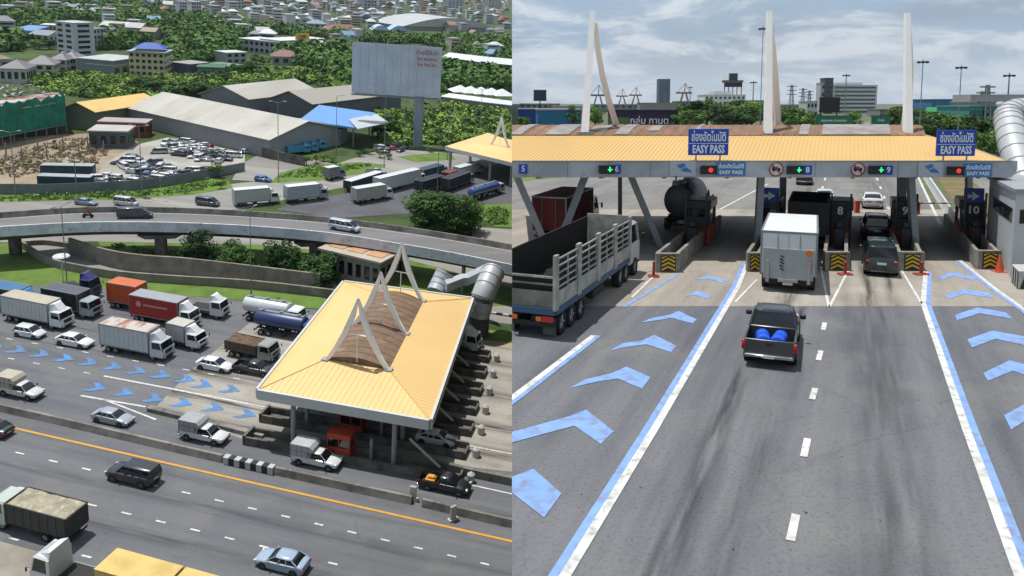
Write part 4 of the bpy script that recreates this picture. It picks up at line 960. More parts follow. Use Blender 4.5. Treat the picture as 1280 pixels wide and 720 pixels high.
m=MB(); m.tube((D[8].x+1,D[8].y,0),(D[8].x+1,D[8].y,D[8].z-.6),.35,None,10); m.b2((D[0].x-9,D[0].y-.3,D[0].z+.9),(D[0].x+1,D[0].y+2.5,D[0].z+1.5)); m.build('support',COL,wt,40)
# white safety barrier beyond the booths
m=MB(); 
a=G(1196,285); b=G(1146,205); d=(b-a); d.normalize(); n_=Vector((-d.y,d.x,0)); Lb=(b-a).length
m.side([(0,0),(0,0)],0,0) if False else None
k=int(Lb/3)
for i in range(k):
    p=a+d*(i*3); q=p+d*2.94
    prof=[(-.3,0),(.3,0),(.12,.35),(.1,.85),(-.1,.85),(-.12,.35)]
    m.loft([[tuple(p+n_*s+Vector((0,0,z))) for s,z in prof],[tuple(q+n_*s+Vector((0,0,z))) for s,z in prof]])
single(m,'safety_barrier',mat('barrier_white','#aeb0ae',.7,0,.15,1),'long white concrete safety barrier beyond the booths at the right','barrier')
# --- background over the roof
def bld(px0,px1,yt,Y,depth,label,name='building',hexc='#9a9a98',floors=0,cols=0,band=False,cat='building',winm=None,roofm=None,zb=0,group=None,par=.5):
    a=atY(px0,yt,Y); b=atY(px1,yt,Y); h=a.z; w=b.x-a.x
    root=empty(name,(a.x,Y,0),label,cat,0,group)
    mt=mat('wall_'+hexc.strip('#'),hexc,.8,0,.06,.1)
    m=MB(); m.b2((0,0,zb),(w,depth,h)); m.build('wall',mt,root,0)
    m=MB(); m.b2((-.3,-.3,h),(w+.3,depth+.3,h+par)); m.build('roof',roofm or mt,root,0)
    if floors:
        fh=(h-zb)/floors; z0=zb
        for i in range(floors):
            if band:
                q=MB(); q.b2((w*.04,-.25,z0+fh*(i+.3)),(w*.96,.1,z0+fh*(i+.72))); q.build('window',winm or GLASS,root,0)
            else:
                for j in range(cols):
                    cw=w/cols; q=MB(); q.b2((cw*(j+.25),-.2,z0+fh*(i+.3)),(cw*(j+.75),.1,z0+fh*(i+.75))); q.build('window',winm or GLASS,root,0)
    return root,w,h
BG=mat('blue_glass_wall','#4a5d6e',.2,.2,.1,.05)
bld(1042,1097,107,700,25,'long pale multi storey block with window bands behind the green signs',hexc='#c0c2c4',floors=7,band=True); 
bld(1047,1078,104,705,12,'narrow upper block on the roof of the pale multi storey block',hexc='#b4b6b8',floors=0)
bld(1032,1042,98,690,12,'slim dark tower beside the pale multi storey block',hexc='#3f464e',floors=8,band=True); bld(1026,1032,104,692,10,'slim white stair tower left of the dark tower',hexc='#aeb2b6',floors=4,cols=1)
r,w,h=bld(824,838,99,1500,25,'distant blue glass tower with a curved top',hexc='#4d6172',floors=12,band=True,winm=BG)
bld(881,932,119,560,22,'white angular building above the trees with small dark windows',hexc='#dcdddd',floors=4,cols=9); bld(893,914,115,566,14,'white stair head block on the angular building',hexc='#b4b6b8',floors=1,cols=3)
r,w,h=bld(905,929,101,640,6,'stepped rooftop billboard frame above the white angular building','billboard','#7c6a68',0,cat='billboard',zb=26)
m=MB(); m.b2((w*.3,-.5,h),(w*.7,3,h+6)); m.build('upper_board',mat('dark_board','#343a40',.6),r,0)
m=MB(); m.b2((w*.05,-.6,h-5),(w*.95,-.1,h-1.5)); m.build('dark_lettering_strip',BLACK,r,0)
for k in range(5):
    m=MB(); m.tube((w*(.05+.22*k),1,0),(w*(.05+.22*k),1,26),.4,None,5); m.build('post',GALV,r,0)
bld(1009,1022,127,520,15,'small white house left of the dark display board',hexc='#b0b2b4',floors=2,cols=3)
def board(x0,x1,y0,y1,Y,label,name,cat,hexc,post=1,txt=None,frame='#26282b',ts=.5):
    a=atY(x0,y1,Y); b=atY(x1,y0,Y); w=b.x-a.x; h=b.z-a.z
    root=empty(name,((a.x+b.x)/2,Y,0),label,cat)
    m=MB(); m.b2((-w/2,-.15,a.z),(w/2,.15,b.z)); m.build('panel',mat('panel_'+hexc[1:],hexc,.6,0,.12,.4),root,0)
    m=MB(); 
    for xx in ([0] if post==1 else [-w*.4,w*.4]): m.tube((xx,.4,0),(xx,.4,b.z-.5),.3 if post==1 else .18,None,8)
    m.b2((-w/2-.1,.15,a.z-.1),(w/2+.1,.35,a.z+.2)); m.b2((-w/2-.1,.15,b.z-.2),(w/2+.1,.35,b.z+.1)); m.build('support_frame',mat('frame_'+frame[1:],frame,.7),root,30)
    if txt: text_mesh(txt,h*ts,TXT,'lettering',.01,root,Matrix.Translation((0,-.17,(a.z+b.z)/2))@FACE,.01)
    return root
board(1024,1050,122,140,230,'black electronic display board right of the middle mast','display_board','display board','#1c1819',2)
board(667,683,112.5,126,420,'dark blue billboard at the far left above the rooftops','billboard','billboard','#26384a')
GRN='#1c6b4a'
board(1019,1064.5,145,156.5,150,'wide green direction sign behind the brown roof crown','direction_sign','road sign',GRN,2,'กรุงเทพ ดาวคะนอง',ts=.36)
board(1089,1113,145,156,150,'narrow green direction sign right of the wide one','direction_sign','road sign',GRN,2,'ท่าเรือ',ts=.36)
GW=mat('shed_grey','#8c8f90',.7,0,.1,.1)
bld(648,672,137,330,20,'blue walled shed at the far left behind the roof','shed','#24408f',roofm=GW,cat='shed'); bld(672,727,138,300,24,'turquoise walled shed left of the left mast','shed','#23688f',roofm=GW,cat='shed')
r,w,h=bld(761,847,139,260,2,'dark purple advertising hoarding with white letters behind the roof','hoarding','#2c1c3c',cat='hoarding')
text_mesh('กลุ่ม กานต 2',3.0,TXT,'lettering',.05,r,Matrix.Translation((w*.64,-.5,h-3.2))@FACE,.02)
m=MB(); m.b2((w*.0,-.35,h-6.5),(w*.3,-.05,h-2)); m.build('green_panel',mat('hoarding_green','#4f6a3a',.7,0,.2,.6),r,0)
for i,(x0,x1,y,Y,c) in enumerate(((650,700,130,700,'#8f9296'),(690,742,133,650,'#a3a6a6'),(742,800,131,800,'#7f8688'),(800,850,129,760,'#8a8480'),(845,884,127,820,'#777b7c'),(963,1008,132,600,'#8a7f78'),(1100,1130,137,560,'#7a7d80'),(1140,1165,134,500,'#3c3e42'),(940,962,126,700,'#6d767a'),(1165,1206,125,420,'#2f6a8a'),(1212,1248,134,260,'#3a7f80'),(1225,1245,128,300,'#8a8886'))):
    lb=['long grey flat roofed shed at the far left skyline','pale low warehouse left of the left mast','low grey warehouse behind the leaning mast leg','brownish low building left of the trees','grey low building beside the skyline cranes','reddish roofed building left of the display board','low grey building right of the pale block','dark low building right of the right mast','grey block right of the white angular building','shed with a blue roof right of the light masts','teal walled shed near the walkway tube','grey industrial block with pipes near the walkway'][i]
    bld(x0,x1,y,Y,20,lb,'low_building',c,0,cat='building',floors=2 if i in(0,4,5,8) else 0) if False else bld(x0,x1,y,Y,20,lb,'low_building',c,2 if i%2==0 else 0,7)
m_=MB(); a=atY(1172,134,400); b=atY(1200,134,400); m_.side([(0,0),(b.x-a.x,0),(b.x-a.x-1,2.5),(2,4)],0,14); single(m_,'green_roofed_shed',mat('bright_green_roof','#3f8a4f',.6),'shed with a bright green sloping roof right of the light masts','shed',(a.x,400,a.z-4)) ; 
def crane(x,yt,Y,label,hexc='#8a4a44'):
    p=atY(x,yt,Y); root=empty('harbour_crane',(p.x,Y,0),label,'crane',0,'harbour cranes on the skyline'); h=p.z; k=h/40
    m=MB(); mt=mat('crane_'+hexc[1:],hexc,.7)
    for s in (-1,1):
        for t in (-1,1): m.tube((s*9*k,t*6*k,0),(s*2*k,t*3*k,h*.62),1.1*k,.8*k,4)
    m.build('legs',mt,root,0)
    m=MB(); m.tube((0,0,h*.6),(1*k,0,h),1.0*k,.6*k,4); m.tube((1*k,0,h),(-12*k,0,h*.62),.5*k,None,4); m.tube((1*k,0,h),(9*k,0,h*.6),.5*k,None,4); m.build('tower',mt,root,0)
    m=MB(); m.b2((-14*k,-1.5*k,h*.57),(12*k,1.5*k,h*.64)); m.build('boom',mt,root,0)
crane(778,111,1600,'reddish harbour crane, leftmost of three on the skyline'); crane(795,109,1600,'reddish harbour crane, middle of three on the skyline'); crane(856,104,1500,'reddish harbour crane right of the blue glass tower')
crane(748,106,900,'small grey crane tower just inside the leaning mast leg','#6a7076')
def lm(x,yt,Y,label,f=high_mast,**k):
    p=atY(x,yt,Y); return f((p.x,Y,0),p.z,label,**k)
lm(1154,74,110,'tall light mast just right of the right mast','' and None or high_mast,group='light masts beyond the canopy',r=.11); lm(1202,81,120,'tall light mast rising behind the right roof sign',high_mast,group='light masts beyond the canopy',r=.12)
lm(954,33,85,'light mast partly hidden by the middle white mast',high_mast,group='light masts beyond the canopy',r=.07)
lm(1058,92,300,'light mast in front of the pale multi storey block',high_mast,group='light masts beyond the canopy',r=.35)
lm(942,101,330,'light mast right of the white angular building',high_mast,group='light masts beyond the canopy',r=.35); lm(832,108,420,'light mast before the blue glass tower',high_mast,group='light masts beyond the canopy',r=.4); lm(863,108,500,'light mast by the reddish skyline crane',high_mast,group='light masts beyond the canopy',r=.4)
lm(1262,91,200,'light mast above the walkway tube',high_mast,group='light masts beyond the canopy',r=.3)
def pylon(x,yt,Y,label):
    p=atY(x,yt,Y); h=p.z; root=empty('lattice_pylon',(p.x,Y,0),label,'pylon',0,'lattice pylons on the skyline'); m=MB(); k=h/40*3
    for s in (-1,1):
        for t in (-1,1): m.tube((s*k,t*k,0),(s*k*.3,t*k*.3,h),.28,.2,4)
    for i in range(8):
        z=h*i/8; z2=h*(i+1)/8; w0=k*(1-.7*i/8); w1=k*(1-.7*(i+1)/8)
        m.tube((-w0,-w0,z),(w1,-w1,z2),.16,None,4); m.tube((w0,-w0,z),(-w1,-w1,z2),.16,None,4)
    m.build('tower',GALV,root,0)
    m=MB(); 
    for z in (.7,.82,.94): m.b2((-k*2,-.3,h*z),(k*2,.3,h*z+.5))
    m.build('cross_arms',GALV,root,0)
pylon(990,106,520,'lattice pylon left of the display board, nearest the middle mast'); pylon(1004,110,560,'thin lattice pylon just left of the display board'); pylon(1012,113,560,'shorter lattice pylon beside the small white house')
pylon(1235,106,260,'lattice pylon near the walkway tube'); pylon(1228,114,300,'shorter lattice pylon left of the walkway tube')
# trees behind the canopy
SIDE='R'
def rtree(x,yt,Y,w,label,kind='round'):
    p=atY(x,yt,Y); tree(kind,(p.x,Y,0),p.z*1.06,w,label,'trees behind the canopy')
rnd=random.Random(11); i=0
for x,yt,Y,w in ((858,131,300,13),(872,127,290,14),(884,125,300,14),(898,131,280,12),(912,129,290,14),(926,127,300,14),(940,128,295,13),(951,131,300,11),(866,138,240,12),(905,137,250,12),(934,136,250,12),(846,141,260,9),(744,134,260,8),(717,133,300,7),
    (985,134,280,9),(997,136,250,10),(1008,138,240,9),(1120,136,230,10),(1128,133,240,10),(1145,138,200,8),(1165,141,180,8),(1180,143,170,9),(1195,145,160,9),(1210,147,150,8),(1222,146,150,8),(1238,152,140,9),(1068,139,260,8),(655,147,200,7),(972,135,300,9),(1160,150,140,6),(1250,165,120,6),(1235,168,110,5)):
    lab='dark green tree in the belt between the hoarding and the middle mast' if 840<x<960 else ('dark green tree near the walkway on the right' if x>1150 else 'small green tree on the skyline behind the canopy')
    rtree(x,yt,Y,w,lab,'dark' if i%2 else 'round'); i+=1
# =================================================================== LOWER PLAZA ON THE SLOPE (left half)
SIDE='L'
HL_=head(300,500); LVv=Vector((math.cos(HL_),math.sin(HL_),0)); LN=Vector((-LVv.y,LVv.x,0))
g=MB(); g.b2((-4500,-30,-70),(2500,4300,0)); struct(g,'ground',mix_mat('green_land','#3a4a24','#4a5c2e',.03,.38,.62,.95,c3='#2c381c',s3=.12,l3=.45,h3=.65,bump=0))
def q(pts,z): return [tuple(at(x,y,0))[:2]+(z,) for x,y in pts]
def lsheet(name,m,pts,z,kind='structure'): v=q(pts,z); return struct(MB().add(v,[tuple(range(len(v)))]),name,m,kind=kind)
GRASS=mix_mat('mown_grass','#5d7532','#4c6227',.25,.4,.65,.95,c3='#7a8052',s3=1.2,l3=.6,h3=.8)
DIRT=mix_mat('bare_earth','#988a76','#807260',.12,.4,.6,.95,c3='#4c3f30',s3=.5,l3=.6,h3=.75)
LOT=mix_mat('lot_concrete','#a19d94','#8b877e',.08,.4,.6,.9)
SERV=mix_mat('service_road','#8d8a84','#7a7772',.1,.4,.6,.9,stretch=(8,1,1),rot=HL_)
bl=[]
def luv(x,y): p=at(x,y); c,s=math.cos(HL_),math.sin(HL_); return (-s*p.x+c*p.y, c*p.x+s*p.y)
for (x,y,wd,st) in ((100,600,.9,.5),(100,650,.9,.55),(60,560,.8,.4),(100,410,1.0,.6),(100,385,1.0,.6),(100,436,.8,.5),(150,545,1,.4)): u,v=luv(x,y); bl.append((u,wd,-200,300,st,'#313233'))
LASP=road_mat('highway_asphalt','#67686b','#56585c','#6e6d6b',HL_,bl,sc=1.4)
LCON=road_mat('toll_concrete','#9a958c','#7d7972','#a39d92',HL_,[(luv(x,y)[0],1.4,-200,300,.95,'#2e2c29') for x,y in ((600,451),(600,492),(600,531),(600,564),(600,428),(600,596))],sc=1.2)  # real oil streaks, made wider and stronger to paint in canopy shade
lsheet('road',LASP,[(-200,480),(-20,350),(112,361),(200,367),(320,378),(400,388),(640,425),(760,445),(900,760),(400,900),(-300,800)],.02)
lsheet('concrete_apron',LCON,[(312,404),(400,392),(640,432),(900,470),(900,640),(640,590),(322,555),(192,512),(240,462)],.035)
lsheet('concrete_apron',mix_mat('pale_concrete','#8f897e','#7d776d',.3,.4,.6,.9),[(-200,640),(0,677),(75,697),(150,720),(320,760),(100,820),(-200,800)],.035)
# grass between toll road and ramp
lsheet('grass',GRASS,[(-60,346),(0,340),(60,333),(150,346),(260,358),(400,372),(430,380),(440,392),(320,377),(112,361),(-60,352)],.04)
lsheet('grass',GRASS,[(-60,306),(28,304),(60,328),(100,338),(150,346),(60,345),(-60,350)],.045)
lsheet('grass',GRASS,[(120,300),(500,304),(580,340),(700,380),(560,385),(430,350),(320,336),(200,322),(130,314)],.05)
lsheet('grass',GRASS,[(600,412),(700,418),(700,436),(600,424)],.05)
lsheet('dirt_strip',DIRT,[(596,424),(700,436),(700,446),(596,430)],.055)
lsheet('road',SERV,[(590,372),(720,385),(720,414),(590,400)],.03)
# ramp road and service roads under and beyond the flyover
lsheet('road',SERV,[(28,306),(90,306),(135,320),(180,329),(235,333),(320,342),(420,356),(440,372),(320,358),(225,352),(150,346),(100,338),(60,328)],.06)
lsheet('road',SERV,[(-60,290),(200,291),(400,300),(520,312),(640,345),(640,360),(500,322),(320,306),(120,302),(-60,304)],.055)
lsheet('road',SERV,[(-60,254),(100,250),(300,229),(480,208),(600,190),(700,176),(700,215),(600,212),(420,236),(300,262),(-60,275)],.04)
lsheet('road',mix_mat('fresh_asphalt','#58585c','#4c4c50',.1,.4,.6,.9),[(345,262),(360,256),(430,242),(500,232),(560,222),(640,200),(640,262),(500,268),(420,273)],.06)
lsheet('road',SERV,[(300,206),(330,190),(420,205),(480,186),(560,190),(600,198),(560,204),(480,209),(340,228),(290,225)],.05)
lsheet('road',SERV,[(590,284),(700,290),(700,320),(640,315),(590,300)],.07)
lsheet('concrete_apron',LOT,[(118,230),(128,206),(175,180),(210,172),(262,178),(306,192),(306,208),(265,219),(200,229)],.05)
lsheet('dirt_yard',DIRT,[(-60,238),(-60,178),(84,168),(150,165),(176,180),(128,206),(118,230)],.045)
lsheet('grass',GRASS,[(-60,243),(110,240),(200,233),(262,222),(285,226),(292,235),(240,244),(150,250),(-60,254)],.06)
lsheet('grass',GRASS,[(338,229),(350,216),(392,206),(450,203),(484,206),(470,214),(400,226)],.06)
lsheet('grass',GRASS,[(495,196),(560,190),(570,200),(520,203)],.055); lsheet('grass',GRASS,[(600,256),(700,252),(700,286),(620,284),(596,270)],.075)
# painted lines
wm=MB(); ym=MB(); bm_=MB()
def lst(mb,pts,w,z=.06):
    P=[Vector(tuple(at(x,y,0))[:2]+(z,)) for x,y in pts]
    for a,b in zip(P,P[1:]):
        d=(b-a).normalized(); s=Vector((-d.y,d.x,0))*w/2; k=len(mb.v); mb.v+=[tuple(a-s),tuple(a+s),tuple(b+s),tuple(b-s)]; mb.f.append((k,k+3,k+2,k+1))
lst(ym,[(-80,513),(37,540),(320,605),(480,641),(700,691)],.28)
def dashes(x0,y0,x1,y1,dx,Ld,w=.16,skip=()):
    n=int((x1-x0)/dx); 
    for i in range(n+1):
        if i in skip: continue
        x=x0+dx*i; y=y0+(y1-y0)*(x-x0)/(x1-x0); lst(wm,[(x,y),(x+Ld,y+Ld*(y1-y0)/(x1-x0))],w)
dashes(-22,556,640,713.5,41.5,11,.2,(4,)); dashes(-20,599,420,706,43,12,.2); dashes(11,673,300,742,45.5,12.5,.2)
dashes(8,423.5,300,474.5,31.5,8,.18); dashes(10,448,115,468,31.5,8,.18)
lst(wm,[(130,470.5),(220,487.5),(310,505)],.3); lst(wm,[(310,505),(640,568)],.2); lst(wm,[(101,495),(182,509)],.28); lst(wm,[(128,499),(195,525)],.25); lst(wm,[(590,607),(640,618)],.2)
# blue arrows of the easy pass lanes
def arrow(x,y,s=1.0):
    c=at(x,y); L_=2.3*s; W2=1.25*s; t=1.0*s
    P=[(L_*.45,0),(-L_*.35,W2),(-L_*.35-t,W2),(L_*.45-t*1.6,0),(-L_*.35-t,-W2),(-L_*.35,-W2)]
    d=Vector((math.cos(HL_),math.sin(HL_),0)); n=Vector((-d.y,d.x,0)); v=[c+d*a*1.1+n*b for a,b in P]; k=len(bm_.v); bm_.v+=[(p.x,p.y,.065) for p in v]; bm_.f+=[(k,k+1,k+2,k+3),(k,k+3,k+4,k+5)]
for i in range(9): arrow(-4+i*29.2+ (i*.35)*i*.3, 433.5+i*5.2,.8)
for x,y in ((124,486),(159,492),(196,499.5),(232,505),(272,511),(312,519),(258,482),(292,488)): arrow(x,y,.8)
struct(wm,'road_marking',MATS['white_road_paint']); struct(ym,'road_marking',mat('yellow_line','#c08a2c',.7,0,.12,1)); struct(bm_,'road_marking',mix_mat('bright_blue_paint','#4a86c4','#4a79ac',.5,.4,.6,.8,c3='#64686d',s3=1.3,l3=.44,h3=.62))
def span(xa,ya,xb,yb,h=0,rigid=True):
    a=at(xa,ya,h); b=at(xb,yb,h); d=b-a
    return (a+b)/2, math.atan2(d.y,d.x), d.length
# ---- concrete median barriers: runs of blocks
def wallrun(name,m,pts,h,w,label,cat,h0=0,group=None,cap=None,extra=None,loc0=None,zt=0,slope=None):
    P=[at(x,y,h0) for x,y in pts]; o=P[0].copy(); mb=MB(); rings=[]
    D=dense([p-o for p in P],4)
    for i,p in enumerate(D):
        d=(D[min(i+1,len(D)-1)]-D[max(i-1,0)]); d.z=0; d.normalize(); n=Vector((-d.y,d.x,0))
        hh=h if not callable(h) else h(i/(len(D)-1))
        wb=w*(slope or 1)
        rings.append([tuple(p+n*wb/2+Vector((0,0,zt))),tuple(p+n*w/2+Vector((0,0,zt+hh))),tuple(p-n*w/2+Vector((0,0,zt+hh))),tuple(p-n*wb/2+Vector((0,0,zt)))])
    mb.loft(rings); return single(mb,name,m,label,cat,o,0,group,smooth=0)
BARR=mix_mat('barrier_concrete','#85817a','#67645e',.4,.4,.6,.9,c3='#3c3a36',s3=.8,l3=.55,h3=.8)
wallrun('median_barrier',BARR,[(-60,500),(50,524),(170,552),(278,577)],.8,.3,'long grey concrete median barrier left of the striped section','barrier',slope=2.2)
wallrun('median_barrier',BARR,[(345,592),(450,615),(515,629)],.8,.3,'grey concrete median barrier right of the striped section','barrier',slope=2.2)
wallrun('median_barrier',BARR,[(528,632),(600,649),(720,676)],.8,.3,'grey concrete median barrier at the lower right by the black pickup','barrier',slope=2.2)
a=at(281,578); b=at(343,592); d=(b-a); n=9
root=empty('striped_barrier',a,'black and white striped barrier drums in a gap of the median barrier','barrier',math.atan2(d.y,d.x))
for k in range(n):
    m=MB(); m.b2((d.length*k/n,-.35,0),(d.length*(k+.97)/n,.35,.85),bev=.03); m.build('striped_block',BLACK if k%2 else mat('white_block','#a9a9a5',.7,0,.1,2),root,30)
for i,(x,y) in enumerate(((516,625),(566,650))):
    m=MB(); m.b2((-.35,-.12,0),(.35,.12,1.6),bev=.08); m.b2((-.5,-.25,0),(.5,.25,.2)); single(m,'marker_slab',mat('white_block','#a9a9a5',.7,0,.1,2),['white upright marker slab in the gap of the median barrier','white leaning marker slab between the median barrier and the yellow line'][i],'marker',at(x,y),HL_+i*.9)
wallrun('lane_separator',BARR,[(186,513),(240,526),(330,548)],.5,.7,'low concrete separator between the blue arrow lane and the outer lane','barrier')
wallrun('lane_separator',BARR,[(520,580),(580,593),(700,618)],.9,.5,'concrete separator wall behind the black pickup','barrier')
# ---- canopy of the lower plaza
hr=6.6
c0,c1,c2,c3=[at(x,y,hr) for x,y in ((323,487),(537,525),(590,373),(430,352))]
root=empty('toll_canopy',(c0.x,c0.y,0),'yellow roofed toll canopy with a brown vaulted crown carrying white A frames, in the foreground','canopy')
O=Vector((c0.x,c0.y,0)); Rf=[p-O for p in (c0,c1,c2,c3)]
hb=7.9; Br=[at(x,y,hb)-O for x,y in ((407,449),(486,462),(529,377),(470,366))]
YR=mat('lower_yellow_roof','#d4b276',.45,0,.05,.12,spec=.4)
m=MB(); vs=[tuple(p) for p in Rf]+[tuple(p) for p in Br]; m.add(vs,[(0,1,5,4),(1,2,6,5),(2,3,7,6),(3,0,4,7)]); ro=m.build('roof',YR,root,0)
m=MB()
for i in (0,1,2,3): m.tube(vs[i],vs[i+4],.09,None,5)
# standing seams
for (i,j,k,l) in ((0,1,5,4),(1,2,6,5),(2,3,7,6),(3,0,4,7)):
    A_,B_,C_,D_=[Vector(vs[t]) for t in (i,j,k,l)]; nn=int((B_-A_).length/.6)
    dirs=(B_-A_).normalized(); 
    # rib foot points along the eave, climbing square to it until the hip or the crown
    e1=(D_-A_); e2=(C_-B_); up=(D_-A_)-dirs*((D_-A_).dot(dirs)); H_=up.length; upn=up/H_; a0=e1.dot(dirs); b0=(B_-A_).length+e2.dot(dirs)
    for s in range(1,nn):
        x=s*(B_-A_).length/nn
        t=1.0
        if x<a0: t=x/a0
        if x>b0: t=((B_-A_).length-x)/((B_-A_).length-b0)
        p=A_+dirs*x; qv=p+upn*H_*max(0,min(1,t)); off=Vector((0,0,.03)); w_=dirs*.02
        m.add([tuple(p-w_+off),tuple(p+w_+off),tuple(qv+w_+off),tuple(qv-w_+off)],[(0,1,2,3)])
m.build('roof_seams',mat('seam_yellow','#cba868',.5,0,.05),ro,0)
m=MB(); ft,fb=hr+.12,hr-1.0
for i in range(4):
    p,p2=Rf[i],Rf[(i+1)%4]; d=(p2-p).normalized(); n=Vector((d.y,-d.x,0)); e=.28
    a=p+n*.02; b=p2+n*.02; m.hexa([(a.x,a.y,fb),(b.x,b.y,fb),(b.x+n.x*e,b.y+n.y*e,fb),(a.x+n.x*e,a.y+n.y*e,fb)],[(a.x,a.y,ft),(b.x,b.y,ft),(b.x+n.x*e,b.y+n.y*e,ft),(a.x+n.x*e,a.y+n.y*e,ft)])
m.build('fascia',mat('fascia_pale','#b9bbba',.55,0,.06,.4),root,0)
m=MB(); m.add([(p.x,p.y,fb+.1) for p in Rf],[(3,2,1,0)]); m.build('soffit',MATS['soffit_grey'],root,0)
L4=Br; nseg=10; m=MB()
A_,B_,C_,D_=L4   # A front left, B front right, C back right, D back left ; vault spans A-B, runs to D-C
for sgs in range(14):
    t0,t1=sgs/14,(sgs+1)/14
    for i in range(nseg):
        s0,s1=i/nseg,(i+1)/nseg
        P=lambda s,t:(A_+(B_-A_)*s)*(1-t)+(D_+(C_-D_)*s)*t+Vector((0,0,.05+math.sin(PI*s)*.75-(.03 if False else 0)))
        m.add([tuple(P(s0,t0)),tuple(P(s1,t0)),tuple(P(s1,t1-.004)),tuple(P(s0,t1-.004))],[(0,1,2,3)])
for t in (0,1):
    P=lambda s:(A_+(B_-A_)*s)*(1-t)+(D_+(C_-D_)*s)*t+Vector((0,0,.05+math.sin(PI*s)*.75)); m.add([tuple(P(i/nseg)) for i in range(nseg+1)],[tuple(range(nseg+1))])
m.build('brown_crown',mix_mat('brown_sheet_lower','#7b6350','#685443',.5,.35,.65,.75,c3='#93806c',s3=.4,l3=.6,h3=.75),root,25)
root_can=root
# A frames
def aframe(lx,ly,rx,ry,ax,ay,label,h=hb):
    l,r_=at(lx,ly,h),at(rx,ry,h); mid=(l+r_)/2; 
    lo,hi=2,25
    for _ in range(40):
        k=(lo+hi)/2; p=MS['L']@(mid+Vector((0,0,k)))-Vector((0,0,10)); yy=PY-F*p.dot(CU)/p.dot(CF)
        if yy>ay: lo=k
        else: hi=k
    top=mid+Vector((0,0,lo)); d=(r_-l).normalized(); n=Vector((-d.y,d.x,0))
    root=empty('roof_mast',mid,label,'mast',0,'a-shaped masts on the lower canopy')
    for s,f in ((-1,l),(1,r_)):
        f=f-mid; f.z=-.3; t=Vector((0,0,lo)); pts=[]
        for k in (0,.25,.5,.75,1): pts.append(f+(t-f)*k+(-d*s*.45*math.sin(PI*k))+Vector((0,0,-.15*math.sin(PI*k))))
        ws=[.24,.28,.34,.3,.1]
        rr=[[tuple(p+d*w+n*w*.7),tuple(p-d*w+n*w*.7),tuple(p-d*w-n*w*.7),tuple(p+d*w-n*w*.7)] for p,w in zip(pts,ws)]
        m=MB(); m.loft(rr); m.build('leg',MW,root,0)
        m=MB(); m.box(tuple(f+Vector((0,0,.3))),(.8,.8,.2),HL_); m.build('base_plate',COL,root,0)
    m=MB(); m.tube(tuple(-d*(r_-l).length*.22+Vector((0,0,lo*.45))),tuple(d*(r_-l).length*.22+Vector((0,0,lo*.45))),.08,None,6); m.tube((0,0,lo*.45),(0,0,.3),.06,None,6); m.build('tie_bar',MW,root,30)
aframe(407,449,486,462,449,373,'white A frame mast at the near end of the yellow canopy roof')
aframe(441,406,508,417,477,340,'white A frame mast in the middle of the yellow canopy roof')
aframe(472,364,529,376,501,303,'white A frame mast at the far end of the yellow canopy roof')
# islands and booths beneath
LISL=CONCD  # darker concrete on these walls paints in the deep shade under the canopy
ys=[(330,560),(0,0)]
e0=at(537,525,0); 
gl=[at(x,y,0) for x,y in ((322,552),(536,592))]   # ground feet of the front corners, roughly
side_v=(c3-c0); side_v.z=0; fl_=Vector((c1.x-c0.x,c1.y-c0.y,0)); 
for i in range(7):
    t=(i+.12)/7; p=Vector((c0.x,c0.y,0))+side_v*t; Lf=fl_.length; dv=fl_.normalized()
    root=empty('toll_island',p,['nearest','second nearest','third nearest','middle','third farthest','second farthest','farthest'][i]+' long concrete toll island running under the yellow canopy','toll island',math.atan2(dv.y,dv.x),'islands under the lower canopy')
    m=MB()
    for s in (-1,1): m.b2((-1.5,s*.95-.12,0),(Lf+3.5,s*.95+.12,.95))
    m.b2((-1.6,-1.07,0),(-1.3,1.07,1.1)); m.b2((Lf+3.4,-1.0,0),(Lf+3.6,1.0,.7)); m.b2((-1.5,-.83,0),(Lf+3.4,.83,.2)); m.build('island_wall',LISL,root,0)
    m=MB(); m.tube((Lf+4.6,0,0),(Lf+4.6,0,.9),.42,.4,12); m.tube((Lf+4.6,0,.9),(Lf+4.6,0,1.15),.4,.12,12); m.build('end_bollard',mat('white_block','#a9a9a5',.7,0,.1,2),root,40)
    b=MB(); b.b2((Lf*.42,-.7,.2),(Lf*.42+2.6,.7,1.5)); b.b2((Lf*.42,-.7,2.5),(Lf*.42+2.6,.7,3.1)); 
    for xx in (0,1.25,2.5): 
        for s in (-1,1): b.b2((Lf*.42+xx,s*.65-.05,1.5),(Lf*.42+xx+.1,s*.65+.05,2.5))
    b.build('booth_shell',mat('booth_red','#a5391f',.6,0,.1,1),root,0)
    b=MB(); b.b2((Lf*.42+.05,-.6,1.5),(Lf*.42+2.5,.6,2.5)); b.build('booth_window',GLASS,root,0)
    c_=MB(); 
    for xx in (Lf*.2,Lf*.8): c_.tube((xx,0,.2),(xx,0,hr-.9),.28,None,8)
    c_.tube((Lf*.66,.4,.2),(Lf*.66,.4,2.6),.2,None,6); c_.build('column',COL,root,40)
    m=MB(); m.tube((Lf+1.2,.2,.9),(Lf-2.2,.2,3.6),.14,None,6); m.build('strut',mat('white_block','#a9a9a5',.7),root,30)
